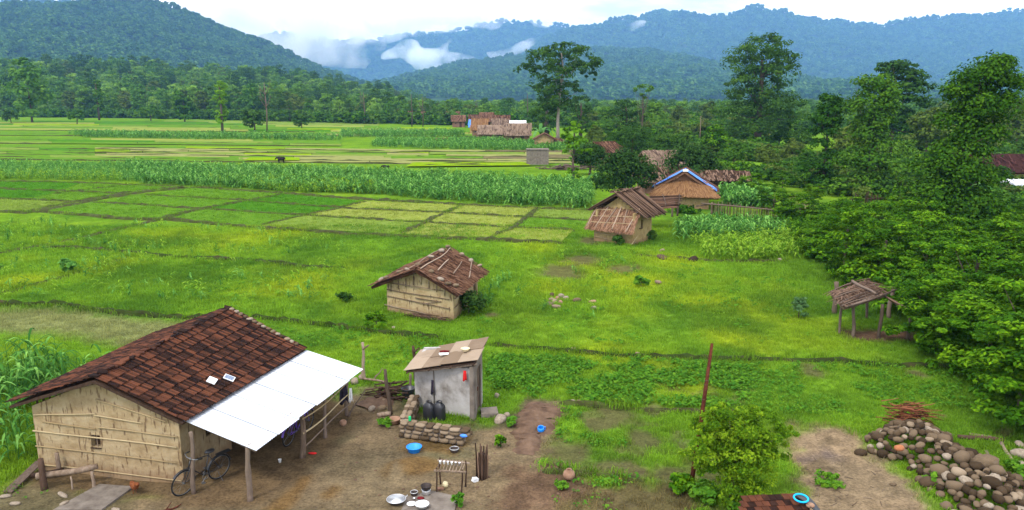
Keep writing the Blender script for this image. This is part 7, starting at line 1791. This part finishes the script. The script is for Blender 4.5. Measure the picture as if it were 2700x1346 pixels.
def shrub(name, label, px, py, h, w, m, leaf, seed, nsub=26, nleaf=26):
    p = gon(px, py, -.03); r_ = random.Random(seed); s_ = h
    t_ = make_tree(m, M_bark, [(0, 0, s_ * .55, w * .5, w * .5, s_ * .42), (w * .15, 0, s_ * .4, w * .42, w * .42, s_ * .35)], [(0, 0, -.05), (.01, .01, s_ * .4), (.02, 0, s_ * .7)], .02 + .01 * h, .01, nsub, nleaf, leaf, seed, 8, aspect=.6)
    return t_.put(name, label, 'shrub', tuple(p))
shrub('shrub', 'small light green shrub left of the thatched hut', 992, 868, .85, .9, L_hedge, .12, 710, 34, 30)
shrub('shrub', 'dark leafy shrub against the right wall of the thatched hut', 1236, 830, 1.15, 1.5, L_mango, .2, 711, 40, 26)
shrub('shrub', 'dark shrub at the front foot of the stick-roofed hut', 1628, 646, .7, .8, L_big, .2, 712)
shrub('shrub', 'dark shrub at the right foot of the stick-roofed hut', 1712, 635, .8, .9, L_big, .2, 713)
shrub('calotropis', 'single upright grey-green calotropis plant in the right-hand grass', 2105, 842, 1.1, .75, leafmat('grey_leaf', (.05, .12, .035), (.09, .18, .06), (.16, .26, .10), .3), .2, 714, 24, 12)
shrub('shrub', 'broad-leaved low plant at the foot of the rusty pole', 1795, 1290, .45, .8, L_hedge, .14, 715, 30, 24)
shrub('shrub', 'low bush under the foreground tree, left side', 1860, 1325, .5, 1.0, L_weed, .14, 716, 30, 24)
shrub('shrub', 'low bush at the bottom edge below the foreground tree', 1960, 1345, .5, .8, L_weed, .13, 717, 30, 24)
shrub('shrub', 'small leafy plant on the sandy patch', 2180, 1275, .3, .75, L_weed, .12, 718, 24, 20)
shrub('shrub', 'small plant beside the clay pot', 1480, 1290, .25, .4, L_weed, .11, 719, 14, 14)
shrub('shrub', 'young plant growing between washroom and soil bed', 1320, 1180, .5, .35, L_hedge, .11, 720, 16, 16)
shrub('shrub', 'leafy plant at the corner of the washing slab', 1208, 1335, .4, .3, L_weed, .13, 721, 14, 14)
shrub('shrub', 'low weeds by the basket left of the stone wall', 1015, 1125, .3, .5, L_weed, .12, 722, 18, 16)
shrub('shrub', 'plant beside the large flat pale stone', 1345, 1125, .35, .4, L_weed, .13, 723, 14, 14)
shrub('shrub', 'leafy weeds in the middle of the stone heap', 2458, 1280, .4, .5, L_weed, .12, 724, 20, 18)
shrub('shrub', 'grassy tuft at the right end of the stone heap', 2680, 1260, .5, .7, L_weed, .14, 725, 24, 20)
shrub('shrub', 'blue-green herb in the left weedy field', 180, 720, .9, .9, L_maize, .3, 726, 20, 14)
shrub('shrub', 'dark herb near the ring of loose stones', 1690, 755, .6, .9, L_weed, .22, 727, 20, 14)
shrub('shrub', 'low dark herb left of the thatched hut', 905, 795, .5, .9, L_big, .2, 728, 20, 14)
shrub('shrub', 'green clump below the blue-ridged house', 1800, 562, .7, 2.6, L_hedge, .25, 729, 34, 22)
# low tiled shed at the bottom edge
ls = thing('low_shed', 'low shed with reddish-brown tile roof cut by the bottom edge', 'shed', tuple(g(2060, 1420)))
q0_, q1_, q2_, q3_ = g(1958, 1312, .9), g(2112, 1304, .9), g(2185, 1440, .62), g(1925, 1450, .62)
b = MB(); slab(b, [q0_, q1_, q2_, q3_], .05, 4, .01, 1)
for v in range(len(b.v)): b.v[v] = (b.v[v][0], b.v[v][1], b.v[v][2] - .04)
lr = b.build('roof', M_darkwood, ls); random.seed(88)
for i in range(9):
    for j in range(9):
        f = lambda s_, t: q0_.lerp(q1_, s_).lerp(q3_.lerp(q2_, s_), t)
        s_, t_ = (j + .5) / 9, (i + .5) / 9; a, c_ = f(j / 9, i / 9), f((j + 1) / 9, i / 9); w = (c_ - a).length; d = f(s_, (i + 1.15) / 9) - f(s_, i / 9)
        b = MB(); m_ = f(s_, t_) + Vector((0, 0, .02 + random.uniform(0, .012))); b.box(m_, (w * .96, d.length, .018), math.atan2((c_ - a).y, (c_ - a).x) + random.uniform(-.04, .04), 0, -.06 + math.asin(d.z / d.length) * -1, a=random.random()); b.build('tile', M_tile, lr)
for p in (q0_, q1_, q2_, q3_):
    b = MB(); b.pole((p.x, p.y - .05, -.1), (p.x, p.y - .05, p.z - .06), .05, .05, .02, 3, 6); b.build('post', M_darkwood, ls, True)
p = g(2125, 1325, .92); b = MB(); slab(b, [p + Vector((-.2, .22, .08)), p + Vector((.12, .2, .07)), p + Vector((.5, -.5, -.35)), p + Vector((.1, -.45, .02))], .02, 8, .06, 9); tag(b.build('black_tarpaulin', M_black, None, True), 'black plastic sheet on the corner of the low tiled shed', 'tarpaulin')
p = g(2112, 1314, 1.02); b = MB(); b.torus(.155, .022, p, Matrix.Rotation(.12, 3, 'X'), 32, 8); tag(b.build('blue_ring', mat('cyan_plastic', (.01, .36, .72), (.02, .42, .78), scale=3, bump=0, rough=.4), None, True), 'bright blue plastic ring lying on the low tiled shed', 'ring')
b = MB(); b.lathe([(.04, 0), (.09, .02), (.1, .06), (.08, .08), (.01, .06)], g(2136, 1338, .88), 14); tag(b.build('clay_bowl', M_clay, None, True), 'small orange clay bowl on the black sheet', 'bowl')
# the heap of river stones
HEAP = gp((2275, 1165), (2330, 1130), (2420, 1118), (2490, 1150), (2540, 1195), (2630, 1240), (2720, 1290), (2760, 1420), (2580, 1430), (2500, 1350), (2450, 1300), (2395, 1235), (2310, 1200))
rh_ = np.random.default_rng(4); x, y = in_poly(HEAP, 1500, rh_); sd_ = -poly_sd(x, y, HEAP)
hz_ = np.minimum(sd_, .9) / .9 * .55
pts = []; 
for a, c_, h in zip(x, y, hz_):
    r_ = float(rh_.choice([.09, .115, .14, .175, .22], p=[.25, .3, .25, .15, .05]))
    z = h * rh_.uniform(.75, 1.0) + r_ * .25
    if all((a - q[0]) ** 2 + (c_ - q[1]) ** 2 + (z - q[2]) ** 2 > (.68 * (r_ + q[3])) ** 2 for q in pts): pts.append((a, c_, z, r_))
    if len(pts) > 285: break
for i, (a, c_, z, r_) in enumerate(pts):
    k = rh_.random(); m, lb = (M_river, 'rounded brown river stone in the heap at lower right') if k < .76 else ((M_stone, 'tan river stone in the heap at lower right') if k < .95 else (M_pale, 'pale river stone in the heap at lower right'))
    stone('river_stone', lb, (a, c_, z), (r_ * rs.uniform(.95, 1.35), r_ * rs.uniform(.8, 1.05), r_ * rs.uniform(.65, .85)), m, 'river stones heaped at lower right')
stone('river_stone', 'single orange stone in the heap at lower right', g(2372, 1182, .5), (.15, .11, .09), M_orange)
for px, py, r_, m, lb in ((2270, 1196, .14, M_river, 'single dark stone lying left of the heap'), (2298, 1192, .13, M_stone, 'tan stone at the left foot of the heap'), (2330, 1145, .13, M_pale, 'white stone at the upper left foot of the heap'), (2688, 1205, .2, M_pale, 'pale boulder on the grass right of the heap, upper of two'), (2690, 1238, .2, M_pale, 'pale boulder on the grass right of the heap, lower of two'), (2688, 1178, .12, M_pale, 'bluish-white stone above the pale boulders'), (2355, 1280, .07, M_stone, 'small stone alone on the sand'), (2590, 1270, .3, M_stone, 'largest tan boulder on top of the heap')):
    stone('stone', lb, gon(px, py, r_ * .4 if r_ < .29 else .5), (r_ * 1.3, r_, r_ * .8), m)
b = MB(); random.seed(19); p0 = gon(2400, 1120, .55)
for i in range(130):
    a = random.gauss(0, .5); p = p0 + Vector((random.gauss(0, .28), random.gauss(0, .2), random.uniform(-.35, .22))); L = random.uniform(.4, .9); b.pole(p - Vector((math.cos(a) * L / 2, math.sin(a) * L / 2, .05)), p + Vector((math.cos(a) * L / 2, math.sin(a) * L / 2, random.uniform(-.22, .05))), .014, .008, .04, 3, 4)
tag(b.build('twig_heap', mat('red_twigs', (.04, .014, .009), (.15, .05, .025), (.26, .10, .05), scale=5, vmix=.7, bump=.2)), 'heap of reddish-brown twigs on top of the stone heap', 'brushwood')
for a, c_, r_, lb, m in (((2525, 1158), (2645, 1168), .07, 'dark log lying on the grass behind the stone heap', M_darkwood), ((2555, 1150), (2625, 1160), .05, 'thin dark pole lying across the log', M_wood), ((2640, 1175), (2668, 1215), .06, 'brown log lying right of the heap', M_wood), ((2490, 1140), (2515, 1152), .03, 'short pale stick behind the heap', M_greywood), ((2600, 1195), (2612, 1235), .06, 'pale stump on the right of the heap', M_greywood)):
    b = MB(); b.pole(gon(*a, r_ * .9), gon(*c_, r_ * .9), r_, r_ * .85, .02, 5, 7); tag(b.build('log', m, None, True), lb, 'log')
b = MB(); random.seed(14)
for i in range(40):
    p = gon(random.uniform(2080, 2380), random.uniform(1200, 1340), .012); a = random.uniform(0, 3.14); L = random.uniform(.06, .3); b.pole(p, p + Vector((math.cos(a) * L, math.sin(a) * L, .01)), .008, .005, .03, 2, 4)
tag(b.build('twig_litter', M_greywood), 'thin twigs scattered over the sandy patch', 'twigs', kind='stuff')
b = MB()
for i in range(160):
    p = gon(random.choice((random.uniform(1180, 1560), random.uniform(880, 1300))), random.uniform(1120, 1340), .0); r_ = random.uniform(.012, .04); b.rock(p, (r_ * 1.3, r_, r_ * .7), i % 9, 1, .3)
tag(b.build('clods', M_bed, None, True), 'small clods of earth over the yard and tilled soil', 'clods', kind='stuff')

# ================================================================== MIST ON THE HILLS
def mist_mat(d):
    m = bpy.data.materials.new('mist'); m.use_nodes = True; nt = m.node_tree; nt.nodes.clear()
    o_ = nt.nodes.new('ShaderNodeOutputMaterial'); v_ = nt.nodes.new('ShaderNodeVolumePrincipled'); v_.inputs['Color'].default_value = (.97, .98, 1, 1)
    tc = nt.nodes.new('ShaderNodeTexCoord'); n_ = nt.nodes.new('ShaderNodeTexNoise'); n_.inputs['Scale'].default_value = .0075; n_.inputs['Detail'].default_value = 5
    nt.links.new(tc.outputs['Object'], n_.inputs['Vector'])
    rg = nt.nodes.new('ShaderNodeMapRange'); rg.inputs[1].default_value = .40; rg.inputs[2].default_value = .66; rg.inputs[3].default_value = 0; rg.inputs[4].default_value = d
    nt.links.new(n_.outputs['Fac'], rg.inputs[0]); nt.links.new(rg.outputs[0], v_.inputs['Density']); nt.links.new(v_.outputs[0], o_.inputs['Volume'])
    return m
def mist(label, Y_, puffs, dens, depth=1.0, vox=22):
    b = MB()
    for i, (px, py, r_) in enumerate(puffs):
        p = at(px, py, Y_ + random.uniform(-30, 30)); rr_ = r_ / FPX * Y_; b.rock(p, (rr_ * 1.25, rr_ * depth, rr_ * .8), i + 3, 3, .35, 1.6)
    o = b.build('mist_bank', mist_mat(dens)); md = o.modifiers.new('union', 'REMESH'); md.mode = 'VOXEL'; md.voxel_size = vox
    tag(o, label, 'mist', kind='stuff')
random.seed(6)
mist('white cloud bank sliding along the left hill into the valley', 2750, [(470, 0, 45), (540, 20, 60), (600, 48, 62), (650, 78, 58), (700, 60, 66), (710, 104, 52), (765, 128, 46), (775, 90, 50), (820, 145, 40), (875, 150, 38), (920, 160, 30), (955, 168, 22), (620, 5, 70), (740, 25, 75), (850, 50, 60), (930, 90, 40), (1000, 120, 22)], .02)
mist('white mist patch in the middle of the valley head', 4400, [(1035, 142, 18), (1065, 135, 22), (1095, 150, 26), (1118, 172, 24), (1160, 170, 28), (1200, 160, 28), (1235, 158, 18), (1175, 120, 10), (1185, 105, 9), (1080, 120, 22), (1140, 150, 28), (1015, 150, 14)], .026)
mist('white mist patch left of the tallest tree', 4300, [(1298, 145, 14), (1325, 142, 16), (1352, 135, 17), (1380, 122, 18), (1405, 108, 14)], .022)
mist('thin mist wisp on the right ridge', 4500, [(1640, 82, 12), (1660, 74, 15), (1685, 64, 14), (1700, 55, 9)], .014)
mist('small mist wisp on the right slope', 4200, [(1800, 112, 11), (1805, 125, 9)], .012)
mist('white cloud on the shoulder of the left hill', 2050, [(-60, 50, 45), (-10, 40, 34), (15, 30, 20)], .02)
mist('cloud hiding the tops of the far mountains', 5500, [(860, 75, 60), (940, 70, 60), (1010, 80, 45), (1090, 62, 45), (1170, 55, 40), (1250, 42, 40), (1300, 70, 18), (1345, 32, 30), (1430, 50, 30), (800, 40, 70)], .010, 1.0, 40)
